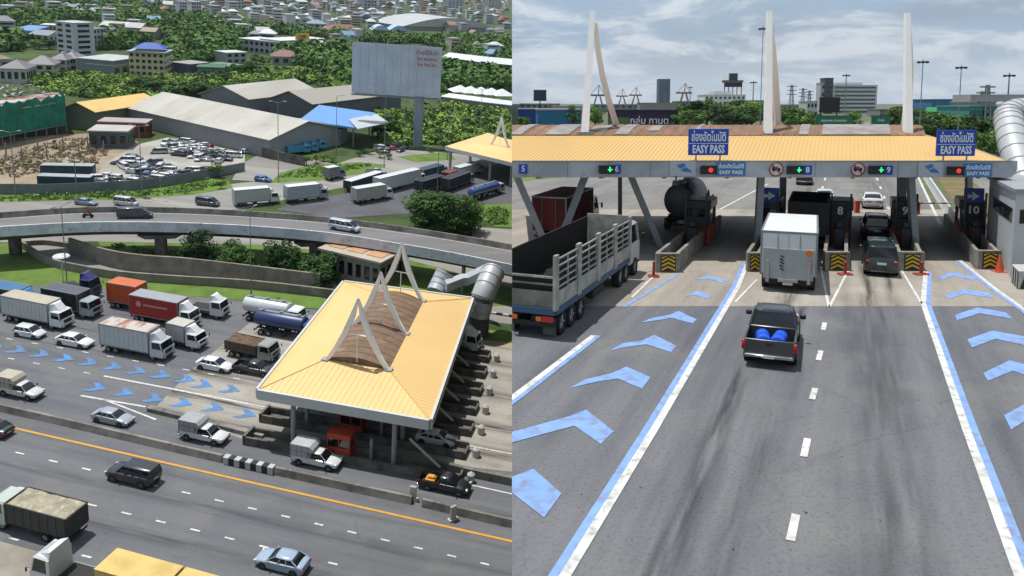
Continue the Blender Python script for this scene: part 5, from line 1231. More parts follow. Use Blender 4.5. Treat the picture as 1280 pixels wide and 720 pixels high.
# ---- flyover
hf=6.0
NE=[(-70,287),(0,283),(80,278.5),(150,277),(235,278.5),(320,282.5),(410,290.5),(495,303.5),(565,315.5),(634,329.5),(720,349)]
FE=[(-70,269),(0,265),(80,259.5),(150,258),(235,259.5),(320,264),(410,271),(495,281.5),(565,292),(634,304),(720,320)]
Np=dense([at(x,y,hf+1.0) for x,y in NE],5); Fp=dense([at(x,y,hf+1.0) for x,y in FE],5)
root=empty('flyover_bridge',(Np[25].x,Np[25].y,0),'long curved grey concrete flyover crossing the whole left scene','bridge'); O=Vector((Np[25].x,Np[25].y,0))
dk=MB(); rr=[]
for a,b in zip(Np,Fp):
    a=a-O;b=b-O; rr.append([(a.x,a.y,hf),(b.x,b.y,hf),(b.x,b.y,hf-.8),(b.x+(a.x-b.x)*.25,b.y+(a.y-b.y)*.25,hf-2),(b.x+(a.x-b.x)*.75,b.y+(a.y-b.y)*.75,hf-2),(a.x,a.y,hf-.7)])
dk.loft(rr); dk.build('deck',CONCD,root,0)
rd=MB(); rr=[]
for a,b in zip(Np,Fp): a=a-O;b=b-O; n=(b-a).normalized(); rr.append([tuple(Vector((a.x,a.y,hf+.03))+n*.45),tuple(Vector((b.x,b.y,hf+.03))-n*.45)])
rd.loft(rr,cap=False,closed=False); rd.build('roadway',mix_mat('flyover_asphalt','#767473','#696766',.15,.4,.6,.9,stretch=(6,1,1)),root,0)
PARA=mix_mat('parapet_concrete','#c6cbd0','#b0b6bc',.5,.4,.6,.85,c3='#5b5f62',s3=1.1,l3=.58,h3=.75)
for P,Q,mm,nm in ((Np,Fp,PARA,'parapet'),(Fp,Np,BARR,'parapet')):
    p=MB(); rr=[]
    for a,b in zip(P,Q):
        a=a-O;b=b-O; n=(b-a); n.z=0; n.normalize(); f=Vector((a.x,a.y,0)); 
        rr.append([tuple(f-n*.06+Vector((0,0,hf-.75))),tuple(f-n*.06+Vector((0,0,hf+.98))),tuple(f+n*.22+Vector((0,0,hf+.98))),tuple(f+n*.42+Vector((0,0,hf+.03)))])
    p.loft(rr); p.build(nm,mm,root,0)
ln=MB()
for P,Q in ((Np,Fp),(Fp,Np)):
    rr=[]
    for a,b in zip(P,Q): a=a-O;b=b-O; n=(b-a);n.z=0;n.normalize(); f=Vector((a.x,a.y,hf+.05)); rr.append([tuple(f+n*.9),tuple(f+n*1.05)])
    ln.loft(rr,cap=False,closed=False)
rr=[]
ln.build('edge_lines',MATS['white_road_paint'],root,0)
for x,y in ((202,321),(394,352-22),(20,318)):
    b=at(x,y)-O; m=MB(); m.box((b.x,b.y,(hf-2)/2),(2.0,1.3,hf-2),HL_,bev=.3); pr=m.build('pier',CONCD,root,0)
    m=MB(); m.hexa([(b.x-2.4,b.y-.8,hf-2.5),(b.x+2.4,b.y-.8,hf-2.5),(b.x+2.4,b.y+.8,hf-2.5),(b.x-2.4,b.y+.8,hf-2.5)],[(b.x-3.6,b.y-.8,hf-1.8),(b.x+3.6,b.y-.8,hf-1.8),(b.x+3.6,b.y+.8,hf-1.8),(b.x-3.6,b.y+.8,hf-1.8)]); m.build('pier_cap',CONCD,pr,0)
# ramp retaining walls
wallrun('retaining_wall',CONC,[(26,309),(60,331),(100,341),(150,349),(225,355),(320,361),(440,375)],1.4,.4,'near curved concrete retaining wall of the underpass ramp','wall')
wallrun('retaining_wall',CONC,[(88,318),(135,333),(180,340),(235,344),(320,354),(400,364)],3.0,.4,'far high concrete retaining wall of the underpass ramp','wall')
wallrun('kerb_wall',CONC,[(26,308),(55,306),(88,310)],.9,.4,'short concrete wall closing the head of the ramp','wall')
# metal fence round the lot
CORR=mix_mat('grey_metal_sheet','#6e7679','#5f686c',.3,.4,.6,.6)
wallrun('metal_fence',CORR,[(-60,244),(0,243),(60,243),(110,241),(155,239),(200,234)],2.3,.12,'grey sheet metal fence in front of the dark containers','fence')
wallrun('metal_fence',CORR,[(201,234),(235,228),(265,222),(290,217),(306,214)],2.3,.12,'grey sheet metal fence in front of the crowded car lot','fence')
wallrun('concrete_fence',CONCD,[(322,194),(352,202),(381,208)],2.6,.25,'grey block wall left of the small bushes below the warehouse','wall')
# ---- pale buildings helper
RM={}
def winpart(root,P0,U,V,w,h,rows,cols,nrm,m=None,fill=(.22,.5),base=0.0):
    for i in range(rows):
        for j in range(cols):
            cx=P0+U*(w*(j+.5)/cols)+Vector((0,0,base+h*(i+.5)/rows+.1)); b=MB(); s=(w/cols*fill[1]/2*1.1,.07,h/rows*fill[0]*1.1)
            a=math.atan2(U.y,U.x); b.box(tuple(cx+nrm*.03),(s[0]*2,.14,s[2]*2),a); b.build('window',m or GLASS,root,0)
def house(x0,y0,x1,y1,depth,h,label,kind='flat',wall='#a9aaa8',roof='#8a8a88',rise=2,rows=0,cols=0,name='house',cat='house',over=.5,side='r',group=None,parapet=0,ridge='u',skew=0):
    a=at(x0,y0); b=at(x1,y1); u=(b-a); w=u.length; u.normalize(); n=Vector((-u.y,u.x,0))
    if n.y<0: n=-n
    if skew: n=(Matrix.Rotation(R(skew),3,'Z')@n)
    root=empty(name,a,label,cat,0,group); wm_=mat('wall_'+wall[1:],wall,.8,0,.08,.2); rm=mix_mat('worn_roof_'+roof[1:],roof,'#9a958b',.12,.35,.7,.7,stretch=(1,7,1),rot=HL_,c3='#857f75',s3=.5,l3=.6,h3=.8) if name=='warehouse' else mat('roof_'+roof[1:],roof,.65,0,.1,.25)
    A=Vector((0,0,0));B=u*w;Cc=u*w+n*depth;D=n*depth
    m=MB(); m.prism([tuple(p)[:2] for p in (A,B,Cc,D)],0,h)
    if kind=='gable':
        if ridge=='u': e1,e2=(A+D)/2,(B+Cc)/2; m.add([tuple(A+Vector((0,0,h))),tuple(D+Vector((0,0,h))),tuple(e1+Vector((0,0,h+rise-.05)))],[(0,1,2)]); m.add([tuple(B+Vector((0,0,h))),tuple(Cc+Vector((0,0,h))),tuple(e2+Vector((0,0,h+rise-.05)))],[(0,1,2)])
        else: e1,e2=(A+B)/2,(D+Cc)/2; m.add([tuple(A+Vector((0,0,h))),tuple(B+Vector((0,0,h))),tuple(e1+Vector((0,0,h+rise-.05)))],[(0,1,2)]); m.add([tuple(D+Vector((0,0,h))),tuple(Cc+Vector((0,0,h))),tuple(e2+Vector((0,0,h+rise-.05)))],[(0,1,2)])
    m.build('wall',wm_,root,0)
    o=over; A2,B2,C2,D2=A-u*o-n*o,B+u*o-n*o,Cc+u*o+n*o,D-u*o+n*o; Z=lambda p,z:tuple(Vector((p.x,p.y,z)))
    m=MB()
    if kind=='flat': m.prism([tuple(p)[:2] for p in (A2,B2,C2,D2)],h,h+.35)
    elif kind=='gable':
        if ridge=='u': e1,e2=(A2+D2)/2,(B2+C2)/2; prs=((A2,B2,e2,e1),(D2,C2,e2,e1))
        else: e1,e2=(A2+B2)/2,(D2+C2)/2; prs=((A2,D2,e2,e1),(B2,C2,e2,e1))
        for p,q_,r2,r1 in prs:
            hlo=h-.15; m.hexa([Z(p,hlo),Z(q_,hlo),Z(r2,h+rise),Z(r1,h+rise)],[Z(p,hlo+.2),Z(q_,hlo+.2),Z(r2,h+rise+.2),Z(r1,h+rise+.2)])
    elif kind=='hip':
        e1=(A2+D2)/2+u*depth*.45; e2=(B2+C2)/2-u*depth*.45
        m.add([Z(A2,h),Z(B2,h),Z(C2,h),Z(D2,h),Z(e1,h+rise),Z(e2,h+rise)],[(0,1,5,4),(1,2,5),(2,3,4,5),(3,0,4),(3,2,1,0)])
    elif kind=='shed': m.hexa([Z(A2,h),Z(B2,h),Z(C2,h),Z(D2,h)],[Z(A2,h+.3),Z(B2,h+.3),Z(C2,h+rise),Z(D2,h+rise)])
    m.build('roof',rm,root,0)
    if rows: 
        winpart(root,A,u,n,w,h,rows,cols,-n)
        dc=max(1,int(cols*depth/max(w,1))); winpart(root,B,n,u,depth,h,rows,min(dc,5),u)
    return root,u,n,w
# warehouses
WR='#b0ada4'
house(159,155,337,198,27,5.2,'longest grey warehouse with a pale worn gable roof behind the lot','gable','#85888a',WR,3.4,0,0,'warehouse','warehouse',.8)
house(252,139,311,146,33,6,'grey gabled warehouse at the left behind the longest one','gable','#6f757c',WR,3.6,0,0,'warehouse','warehouse',.8,ridge='n',skew=-14)
house(336,146,390,152,46,6,'grey gabled warehouse behind the blue canopy','gable','#565c64','#9a958c',3.6,0,0,'warehouse','warehouse',.8,ridge='n',skew=-20)
house(345,176,425,182,9,4.5,'low white roofed shed between the long warehouse and the blue canopy','shed','#7d8184','#aaa9a4',1,0,0,'warehouse','warehouse',.6)
r,u,n,w=house(80,160,120,163,24,5.5,'shed with a bright yellow sloping roof beside the green netting','gable','#5f6a5a','#d2b06a',2.4,0,0,'shed','shed',.8,ridge='n',skew=-18)
house(112,185,160,186,8,4.5,'small dark office cabin with a pale flat roof','flat','#4b565c','#a5a09a',0,1,4,'cabin','cabin',.3)
house(124,170,183,172,6,4.0,'red walled cabin with a pale flat roof behind the dark office cabin','flat','#7c3a2c','#98908a',0,1,5,'cabin','cabin',.3)
# petrol station canopy with blue roof
def flatroof(pts,h,t,label,name,cat,colm,wallm=None,post=.22,rise=0):
    P=[at(x,y,h) for x,y in pts]; O=Vector((P[0].x,P[0].y,0)); root=empty(name,O,label,cat)
    m=MB(); m.hexa([(p.x-O.x,p.y-O.y,h-t) for p in P],[(p.x-O.x,p.y-O.y,h+(rise if i in(2,3) else 0)) for i,p in enumerate(P)]); m.build('roof',colm,root,0)
    for i,p in enumerate(P):
        qv=(p-P[(i+2)%4])*-.08; m=MB(); m.tube((p.x-O.x+qv.x,p.y-O.y+qv.y,0),(p.x-O.x+qv.x,p.y-O.y+qv.y,h-t),post,None,8); m.build('post',GALV,root,40)
    return root,O,P
rf_,O_,P_=flatroof([(375,149),(446,160),(469,144),(399,134)],6.5,.5,'open sided canopy with a sky blue roof in front of the warehouses','filling_station_canopy','canopy',mat('roof_sky_blue','#5c8cc4',.5,0,.08,.2),rise=.8)
m=MB(); P=[at(x,y,7.35)-Vector((O_.x,O_.y,0)) for x,y in ((447,160),(486,152),(470,141),(436,148))]; m.hexa([(p.x,p.y,6.9) for p in P],[(p.x,p.y,7.1) for p in P]); m.build('pale_roof_wing',mat('roof_pale','#a8adb0',.5,0,.06,.2),rf_,0)
# green netted building under construction
P=[at(x,y,0) for x,y in ((-60,196),(83,166),(74,152),(-60,176))]; O=P[0].copy(); root=empty('building_under_construction',O,'building wrapped in dark green scaffold netting above bare columns','building')
NET=mix_mat('green_netting','#1f7d62','#14604a',.35,.35,.65,.8,c3='#2f8a68',s3=.8,l3=.6,h3=.8,bump=.5)
m=MB(); 
def drape(a,b,z0,z1,rows=4,cols=26,seed=1):
    rnd=random.Random(seed); u=(b-a); n=Vector((u.y,-u.x,0)).normalized(); g=[[a+u*(j/cols)+n*(.25*math.sin(PI*((i*1.0)%1.0))+rnd.uniform(0,.22)+(.3 if i%2 else 0))+Vector((0,0,z0+(z1-z0)*i/rows+(rnd.uniform(-.7,.9) if i==rows else 0))) for j in range(cols+1)] for i in range(rows+1)]
    k=len(m.v); m.v+=[tuple(p-O) for row in g for p in row]
    for i in range(rows):
        for j in range(cols): s=k+i*(cols+1)+j; m.f.append((s,s+1,s+cols+2,s+cols+1))
drape(P[0],P[1],2.6,10.8,6); drape(P[1],P[2],2.6,10.8,6,8,2); m.build('netting',NET,root,60)
m=MB()
for i in range(11):
    p=P[0]+(P[1]-P[0])*(i/10.)-O; m.tube((p.x,p.y+.6,0),(p.x,p.y+.6,10),.18,None,5)
m.b2((0,0,0),(0,0,0)) if False else None
qq=[tuple(p-O)[:2] for p in P]; m.prism(qq,2.9,3.2); m.build('columns_and_slab',CONC,root,0)
m=MB(); m.tube(tuple(P[0]-O+Vector((0,-.35,2.5))),tuple(P[1]-O+Vector((0,-.35,2.5))),.14,None,5); m.tube(tuple(P[0]-O+Vector((0,-.55,6.6))),tuple(P[1]-O+Vector((0,-.55,6.6))),.06,None,5)
for i in range(8): p=P[0]+(P[1]-P[0])*(i/7)-O; m.tube((p.x,p.y-.6,2.5),(p.x,p.y-.6,11.2),.035,None,4)
m.build('scaffold_pipes',GALV,root,0)
m=MB(); m.prism([(x_*.96+1,y_*.96+1) for x_,y_ in qq],9.0,9.3); m.build('roof_slab',mix_mat('stained_slab','#aaa6a3','#6a4a3c',.2,.45,.55,.9),root,0)
# containers stacked
CN=mat('container_navy','#1e3342',.55,0,.15,.6)
def container(pa,pb,h0,lab,m_=CN,hgt_=2.7,dep=2.6,rm=None):
    a,b=at(*pa),at(*pb); u=b-a; w=u.length
    root=empty('shipping_container',a+Vector((0,0,h0)),lab,'container',math.atan2(u.y,u.x))
    m=MB(); m.b2((0,0,0),(w,dep,hgt_-.05))
    n=int(w/.6)
    for k in range(n): m.b2((w*(k+.25)/n,-.05,.15),(w*(k+.6)/n,.0,hgt_-.2))
    m.build('body',m_,root,0); m=MB(); m.b2((-.03,-.03,hgt_-.05),(w+.03,dep+.03,hgt_+.05)); m.build('roof',rm or mat('container_roof_pale','#8c9698',.6,0,.1,.5),root,0)
    m=MB(); m.b2((w+.0,.1,.15),(w+.06,dep-.1,hgt_-.15)); m.build('door',m_,root,0)
container((47,235),(113,237),0,'dark blue shipping container, lower front one behind the grey fence')
container((51,221),(116,222),0,'dark blue shipping container standing behind the other one',rm=mat('container_roof_pale','#8c9698',.6,0,.1,.5))
# billboard
a,b=at(441,114,15),at(551,121,15)
hh=14
w_=(b-a).length; cc=(a+b)/2; pm=at(522,183); 
root=empty('billboard',pm,'huge empty pale blue billboard on one thick steel pole','billboard'); 
Pp=[Vector((p.x,p.y,0))-Vector((pm.x,pm.y,0)) for p in (a,b)]
# put the board over the pole
u=(Pp[1]-Pp[0]).normalized(); nrm=Vector((-u.y,u.x,0)); 
def solve(x,y,o,u,nrm):   # local coords (s,z) of pixel on the board plane
    M_=MI['L']; d=M_.to_3x3()@(CR*((x-PX)/F)-CU*((y-PY)/F)+CF); c=M_@Vector((0,0,10)); t=(o-c).dot(nrm)/d.dot(nrm); p=c+d*t; return (p-o).dot(u),p.z
# choose the plane through the pole foot
rot=math.atan2(u.y,u.x)
o=Vector((pm.x,pm.y,0))
cs=[solve(x,y,o,u,nrm) for x,y in ((441,53),(552,58.5),(551,122),(440,115))]
s0=(cs[0][0]+cs[3][0])/2; s1=(cs[1][0]+cs[2][0])/2; z1=(cs[0][1]+cs[1][1])/2; z0=(cs[2][1]+cs[3][1])/2
Lm=Matrix.Rotation(rot,4,'Z')
BB=mix_mat('board_faded_blue','#b4c0d0','#a6b3c4',.25,.4,.6,.7,c3='#c2cbd6',s3=.5,l3=.55,h3=.8)
m=MB(); m.add([],[]); m.b2((s0,-.8,z0),(s1,-.6,z1),M=Lm); bo=m.build('board_panel',BB,root,0)
m=MB(); n_=11
for k in range(1,n_): m.b2((s0+(s1-s0)*k/n_-.03,-.83,z0),(s0+(s1-s0)*k/n_+.03,-.801,z1),M=Lm)
m.build('panel_seams',mat('seam_blue','#7f8ea3',.7),bo,0)
m=MB(); m.b2((s0,.6,z0),(s1,.8,z1),M=Lm); m.build('rear_panel',GALV,root,0)
m=MB(); 
for k in range(9):
    xx=s0+(s1-s0)*(k+.5)/9; m.b2((xx-.12,-.6,z0-.1),(xx+.12,.6,z1),M=Lm)
m.b2((s0,-1.3,z0-.7),(s1,1.3,z0-.3),M=Lm); m.build('frame',GALV,root,0)
m=MB(); m.tube((0,0,0),(0,0,z0-.2),1.35,1.35,14); m.build('pole',mat('pole_pale_blue','#7f8a96',.5,.1,.08,.3),root,40)
xa=s0+(s1-s0)*.69; xb=s0+(s1-s0)*.985; za=z1-(z1-z0)*.44; zb_=z1-(z1-z0)*.04
m=MB(); m.b2((xa,-.86,za),(xb,-.835,zb_),M=Lm); nt_=m.build('notice_panel',mat('notice_white','#a9aebb',.7),root,0)
RT=mat('notice_red','#8a2f3a',.7,0,0)
for i,(t,sz,yy) in enumerate((('ป้ายนี้ให้เช่า',.26,.78),('โทร สอบถาม',.2,.48),('โทร โทร โทร',.2,.2))):
    text_mesh(t,(zb_-za)*sz,RT,'lettering',.01,nt_,Lm@Matrix.Translation(((xa+xb)/2,-.88,za+(zb_-za)*yy))@FACE@Matrix.Rotation(.0,4,'Z'),.02)
# second canopy at upper right
hr2=6.5
P=[at(x,y,hr2) for x,y in ((556,183),(660,208),(680,190),(610,166))]; O=Vector((P[0].x,P[0].y,0)); root=empty('toll_canopy',O,'second yellow roofed toll canopy cut by the picture edge at the upper right','canopy')
Q=[at(x,y,hr2+1.6) for x,y in ((600,180),(660,192),(665,180),(622,171))]
vs=[tuple(p-O) for p in P]+[tuple(p-O) for p in Q]; m=MB(); m.add(vs,[(0,1,5,4),(1,2,6,5),(2,3,7,6),(3,0,4,7),(4,5,6,7)]); m.build('roof',YR,root,0)
m=MB(); m.hexa([(v[0],v[1],hr2-1) for v in vs[:4]],[(v[0],v[1],hr2-.02) for v in vs[:4]]); m.build('fascia',MATS['fascia_pale'],root,0)
for t in (.1,.35,.6,.85):
    p=(P[0]+(P[1]-P[0])*t-O); m=MB(); m.tube((p.x,p.y+2,0),(p.x,p.y+2,hr2-1),.4,None,8); m.build('column',COL,root,40)
aframe(614,180,636,184,626,144,'small white A frame mast on the second yellow canopy at the upper right',hr2+1.6)
# beige site office with orange roof panels
r,u,n,w=house(402,344,474,362,9,4.6,'long beige office building with a pale roof below the flyover','flat','#7d7b70','#a59a8b',0,1,7,'office_building','building',.5)
m=MB()
for k in range(3): 
    p0=u*(w*(.04+.33*k))+n*1.2; p1=u*(w*(.30+.33*k))+n*1.2; p2=p1+n*6.5; p3=p0+n*6.5; m=MB(); m.prism([tuple(p)[:2] for p in (p0,p1,p2,p3)],4.95,5.05); m.build('orange_roof_panel',mat('faded_orange','#b08560',.7,0,.15,.6),r,0)
# white tubes
wt=empty('covered_walkway',at(560,368),'white tubular walkway with two big tubes and a zigzag link right of the canopy','walkway'); O=at(560,368)
def tp(x,y,h): return at(x,y,h)-O
TW=mat('tube_white','#a6a9ad',.45,.1,.08,.5)
for pts,r_ in (([(557,341,6.5),(551,353,5.2),(545,366,4)],1.5),([(617,339,9),(611,352,8),(604,370,6.4),(598,392,3.6)],1.7)):
    P=dense([tp(*p) for p in pts],5); m=MB(); m.loft(tubepath(P,r_)); m.build('tube',TW,wt,50)
    m=MB()
    for i in range(1,len(P)-1,3): d=(P[i+1]-P[i]).normalized()*.06; m.loft(tubepath([P[i]-d,P[i]+d],r_*1.04))
    m.build('tube_ribs',COL,wt,0)
P=[tp(557,358,5.5),tp(578,350,5.5),tp(583,350,5.5),tp(608,338,8)]; m=MB(); rr=[[tuple(p+Vector((0,.9,-.6))),tuple(p+Vector((0,.9,.7))),tuple(p+Vector((0,-.9,.7))),tuple(p+Vector((0,-.9,-.6)))] for p in P]; m.loft(rr); m.build('zigzag_link',TW,wt,0)
m=MB(); p=tp(597,418,0); m.tube((p.x,p.y,0),(p.x,p.y,4.2),1.6,1.6,14); m.build('support_drum',mat('drum_grey','#4b4f54',.7,0,.1,.5),wt,40)
for x,y in ((552,372),(578,366)): p=tp(x,y,0); m=MB(); m.tube((p.x,p.y,0),(p.x,p.y,4.5),.35,None,8); m.build('support',GALV,wt,40)
m=MB()
root=empty('striped_kerb',at(613,392),'short black and white striped kerb at the right beside the service road','kerb',HL_)
for k in range(8): m=MB(); m.b2((k*1.0,-.2,0),(k*1.0+.95,.2,.3)); m.build('kerb_stone',BLACK if k%2 else mat('white_block','#a9a9a5',.7),root,0)
# ---- buildings of the middle distance
house(72,67,93,70,12,16,'tall slim white stair tower of the apartment block at the upper left','flat','#b5b9bf','#a9adb3',0,6,2,'apartment_block','building',.2)
house(93,61,118,63,12,11,'white four storey apartment block attached to the slim tower','flat','#b7b9bb','#6d7076',0,4,4,'apartment_block','building',.4)
house(16,52,40,54,14,6.5,'white house with a blue roof, left edge of the upper left group','shed','#a2aab5','#5b84b5',2,2,4,'house','house')
house(38,58,62,60,12,6.5,'pale grey house with a grey roof right of the blue roofed one','gable','#a9afb6','#767b80',2,2,3,'house','house')
house(52,46,74,47,10,7,'ochre walled house with a white roof behind the slim tower','flat','#9a8468','#c0c2c2',0,2,3,'house','house')
house(162,95,206,97,13,10.5,'cream four storey building with balconies and a blue roof','flat','#b3ad90','#8fa0ad',0,4,6,'apartment_block','building',.8)
r,u,n,w=house(172,53+42,203,96,9,12.0,'blue hipped roof storey on top of the cream building','hip','#a8a88f','#2f4f9a',2.2,0,0,'roof_storey','building',1.5)
house(98,92,142,96,20,6.5,'grey metal shed with a pale flat roof left of the cream building','flat','#6f7c80','#a4a7a6',0,0,0,'shed','shed',.4)
house(142,96,161,93,12,4.5,'small pale annex between the grey shed and the cream building','flat','#8b8f8d','#b0b2b0',0,1,2,'annex','building',.4)
house(215,92,238,95,12,5,'small dark shed right of the cream building','flat','#4c5564','#8f8c88',0,0,0,'shed','shed',.3)
house(0,103,34,104,12,5.5,'white house with a grey hipped roof at the left edge','hip','#a8a8a6','#6c6a6c',3,1,4,'house','house'); house(33,97,68,98,11,5.5,'white house with a grey hipped roof, second from the left edge','hip','#acaca8','#737072',3,2,3,'house','house')
house(64,90,84,91,10,5.5,'small house with a steep grey roof, third from the left edge','hip','#9d9da0','#6f6d72',3,2,2,'house','house'); house(76,88,97,89,10,5.5,'small house with a steep grey roof, beside the grey metal shed','hip','#a5a3a3','#77747a',3,2,2,'house','house')
house(-30,92,15,90,14,5.5,'house with a brown hipped roof cut by the left edge','hip','#9a9794','#77685c',3,1,3,'house','house')
house(125,44,176,47,18,6,'long white roofed warehouse among trees at the upper left','gable','#8d9297','#b8babb',2.5,0,0,'warehouse','warehouse'); house(176,49,194,50,14,5,'reddish brown end shed beside the long white warehouse','gable','#7f7a76','#8a7a6d',2,0,0,'shed','shed')
house(120,60,142,61,10,3.5,'low house with a reddish brown roof below the apartment block','hip','#8a8280','#7c5548',2.2,0,0,'house','house')
house(247,97,280,98,14,4.5,'grey shed with a dark green roof in the middle distance','flat','#6a7674','#2f5a40',0,0,0,'shed','shed'); house(281,95,302,92,12,4.0,'pale shed with a green roof edge, right of the dark green roofed one','flat','#8f948f','#5c7a62',0,0,0,'shed','shed')
house(283,80,308,79,10,5.5,'pale two storey house in front of the wide white roofed hall','flat','#9aa09d','#b4b6b4',0,2,3,'house','house')
house(299,64,350,70,18,7.5,'wide white roofed hall with pale walls','flat','#9b9fa2','#c4c7c8',0,2,8,'hall','building')
r,u,n,w=house(351,70,408,66,16,8.5,'white framed office building with dark glass front and a yellow rooftop sign','flat','#aeb2b2','#b9bcbc',0,0,0,'office_building','building')
m=MB(); b=MB(); 
for k in range(5):
    b=MB(); p=u*(w*(.05+k*.19))-n*.06; p2=p+u*w*.16; b.prism([tuple(x)[:2] for x in (p,p2,p2+n*.2,p+n*.2)],1,7.2); b.build('window',mat('dark_green_glass','#1c2b28',.1,0,0),r,0)
b=MB(); p=u*(w*.33); b.prism([tuple(x)[:2] for x in (p,p+u*w*.28,p+u*w*.28+n*1,p+n*1)],8.9,12.2); sg=b.build('yellow_sign',mat('sign_yellow','#c99a1c',.5),r,0)
text_mesh('LSM',2.6,BLACK,'lettering',.02,sg,Matrix.Translation(p+u*w*.14-n*.1+Vector((0,0,10.5)))@Matrix.Rotation(math.atan2(u.y,u.x),4,'Z')@FACE,.02)
house(340,81,374,82,11,4.5,'house with a reddish brown hipped roof in front of the glass office','hip','#94908c','#75544a',3,1,3,'house','house')
house(398,83,436,84,9,3,'low round canopied pavilion row with white roofs left of the billboard','flat','#9a9a94','#b7b8b4',0,0,0,'pavilion','building')
house(553,86,600,92,16,6.5,'long white roofed factory hall right of the billboard, left half','gable','#8b8f96','#bfc2c6',2.2,2,8,'factory_hall','building',.8); house(598,92,660,98,18,6.5,'long white roofed factory hall at the right edge','gable','#8b8f96','#b9bdc2',2.2,2,6,'factory_hall','building',.8)
house(552,131,612,139,7,3.2,'low white roofed parking shelter right of the billboard pole','shed','#7d7f80','#c2c4c6',.8,0,0,'shelter','shelter'); house(612,139,680,147,7,3.2,'low white roofed parking shelter at the right edge','shed','#7d7f80','#b9bcc0',.8,0,0,'shelter','shelter')
for i in range(5):
    x=575+i*13; a=at(x,122+i*1.2); root=empty('white_tent',a,'white pointed tent canopy, %s of five in a row'%['first from the left','second from the left','third from the left','fourth from the left','last on the right'][i],'tent',.1,'white tents in a row')
    m=MB(); s=4.6; m.add([(-s,-s,3),(s,-s,3),(s,s,3),(-s,s,3),(0,0,5.6)],[(0,1,4),(1,2,4),(2,3,4),(3,0,4)]); m.build('tent_roof',mat('tent_white','#c4c6c6',.6),root,0)
    m=MB()
    for sx in (-1,1):
        for sy in (-1,1): m.tube((sx*(s-.2),sy*(s-.2),0),(sx*(s-.2),sy*(s-.2),3),.1,None,5)
    m.build('poles',GALV,root,0)
def dome(x0,y0,x1,y1,depth,h,rise,label,name,cat,hexc,wall='#8a8d92',n=12):
    a=at(x0,y0); b=at(x1,y1); u=b-a; w=u.length; root=empty(name,a,label,cat,math.atan2(u.y,u.x))
    m=MB(); m.b2((.5,.5,0),(w-.5,depth-.5,h)); m.build('wall',mat('wall_'+wall[1:],wall,.8,0,.08,.2),root,0)
    m=MB(); rr=[[(w*i/n,y_,h+math.sin(PI*i/n)*rise) for y_ in (-1,depth+1)] for i in range(n+1)]
    k=[]; 
    m.loft(rr,cap=False,closed=False); m.add([r_[0] for r_ in rr],[tuple(range(n+1))]); m.build('roof',mat('roof_'+hexc[1:],hexc,.6,0,.08,.1),root,40)
dome(503,38,618,40,60,4,9,'wide arena with a low curved pale roof near the upper right','arena','building','#a3a5a6'); dome(465,45,487,46,16,5,4,'domed pale blue roofed hall, left one of two','domed_hall','building','#9fb8c6'); dome(487,45,510,46,16,5,4,'domed pale blue roofed hall, right one of two','domed_hall','building','#8fb0c2')
house(415,46,455,46,18,5,'house row with a wide reddish roof in the upper middle','hip','#8f8a86','#7c4f44',4,0,0,'house','house')
house(385,40,408,41,14,7,'white house with a teal grey roof in the upper middle','hip','#a3a6a6','#6f8890',3,2,3,'house','house')
# far town: houses by the hundred, built from a few kinds
HP=[]
def proto(wall,roof,kind,w=11,d=9,h=6,rise=2.6):
    s=SIDE; root=bpy.data.objects.new('house',None); C.objects.link(root)
    wm_=mat('wall_'+wall[1:],wall,.8,0,.08,.2,rnd=.15); rm=mat('roof_'+roof[1:],roof,.65,0,.1,.25)
    m=MB(); m.b2((-w/2,-d/2,0),(w/2,d/2,h)); m.build('wall',wm_,root,0)
    o=.7; m=MB()
    if kind=='hip': m.add([(-w/2-o,-d/2-o,h),(w/2+o,-d/2-o,h),(w/2+o,d/2+o,h),(-w/2-o,d/2+o,h),(-w/2+d*.4,0,h+rise),(w/2-d*.4,0,h+rise)],[(0,1,5,4),(1,2,5),(2,3,4,5),(3,0,4),(3,2,1,0)])
    elif kind=='gable': m.side([(-w/2-o,h-.2),(w/2+o,h-.2),(0,h+rise)],-d/2-o,d/2+o)
    else: m.b2((-w/2-.2,-d/2-.2,h),(w/2+.2,d/2+.2,h+.5))
    m.build('roof',rm,root,0)
    for i in range(2 if h<8 else 4):
        m=MB(); fh=h/(2 if h<8 else 4); m.b2((-w*.42,-d/2-.06,fh*i+fh*.35),(w*.42,-d/2+.05,fh*i+fh*.7)); m.build('window_band',GLASS,root,0)
    return root
specs=[('#a9aaa8','#7a4a3c','hip'),('#b0b0aa','#8a5a46','hip'),('#a0a6aa','#6f7377','hip'),('#b4b4b0','#9fa3a5','gable'),('#a6a39a','#7e6a5c','gable'),('#b9bbbb','#b2b5b5','flat'),('#9ea8b0','#5f7f9c','gable'),('#b3aa9a','#8f8a82','flat'),('#a8adb2','#bcbfc0','hip'),('#b5b0a6','#a65f40','hip')]
desc=[('pale house with a dark red roof','far houses with dark red roofs'),('pale house with a brown red roof','far houses with brown red roofs'),('grey house with a grey hipped roof','far houses with grey hipped roofs'),('white house with a light grey gable roof','far houses with light grey gable roofs'),('beige house with a brown gable roof','far houses with brown gable roofs'),('white flat roofed block','far white flat roofed blocks'),('bluish house with a blue gable roof','far houses with blue gable roofs'),('beige flat roofed block','far beige flat roofed blocks'),('grey house with a white hipped roof','far houses with white roofs'),('beige house with a bright orange red roof','far houses with orange red roofs')]
protos=[proto(*s,h=(11 if i in(5,7) else 6)) for i,s in enumerate(specs)]
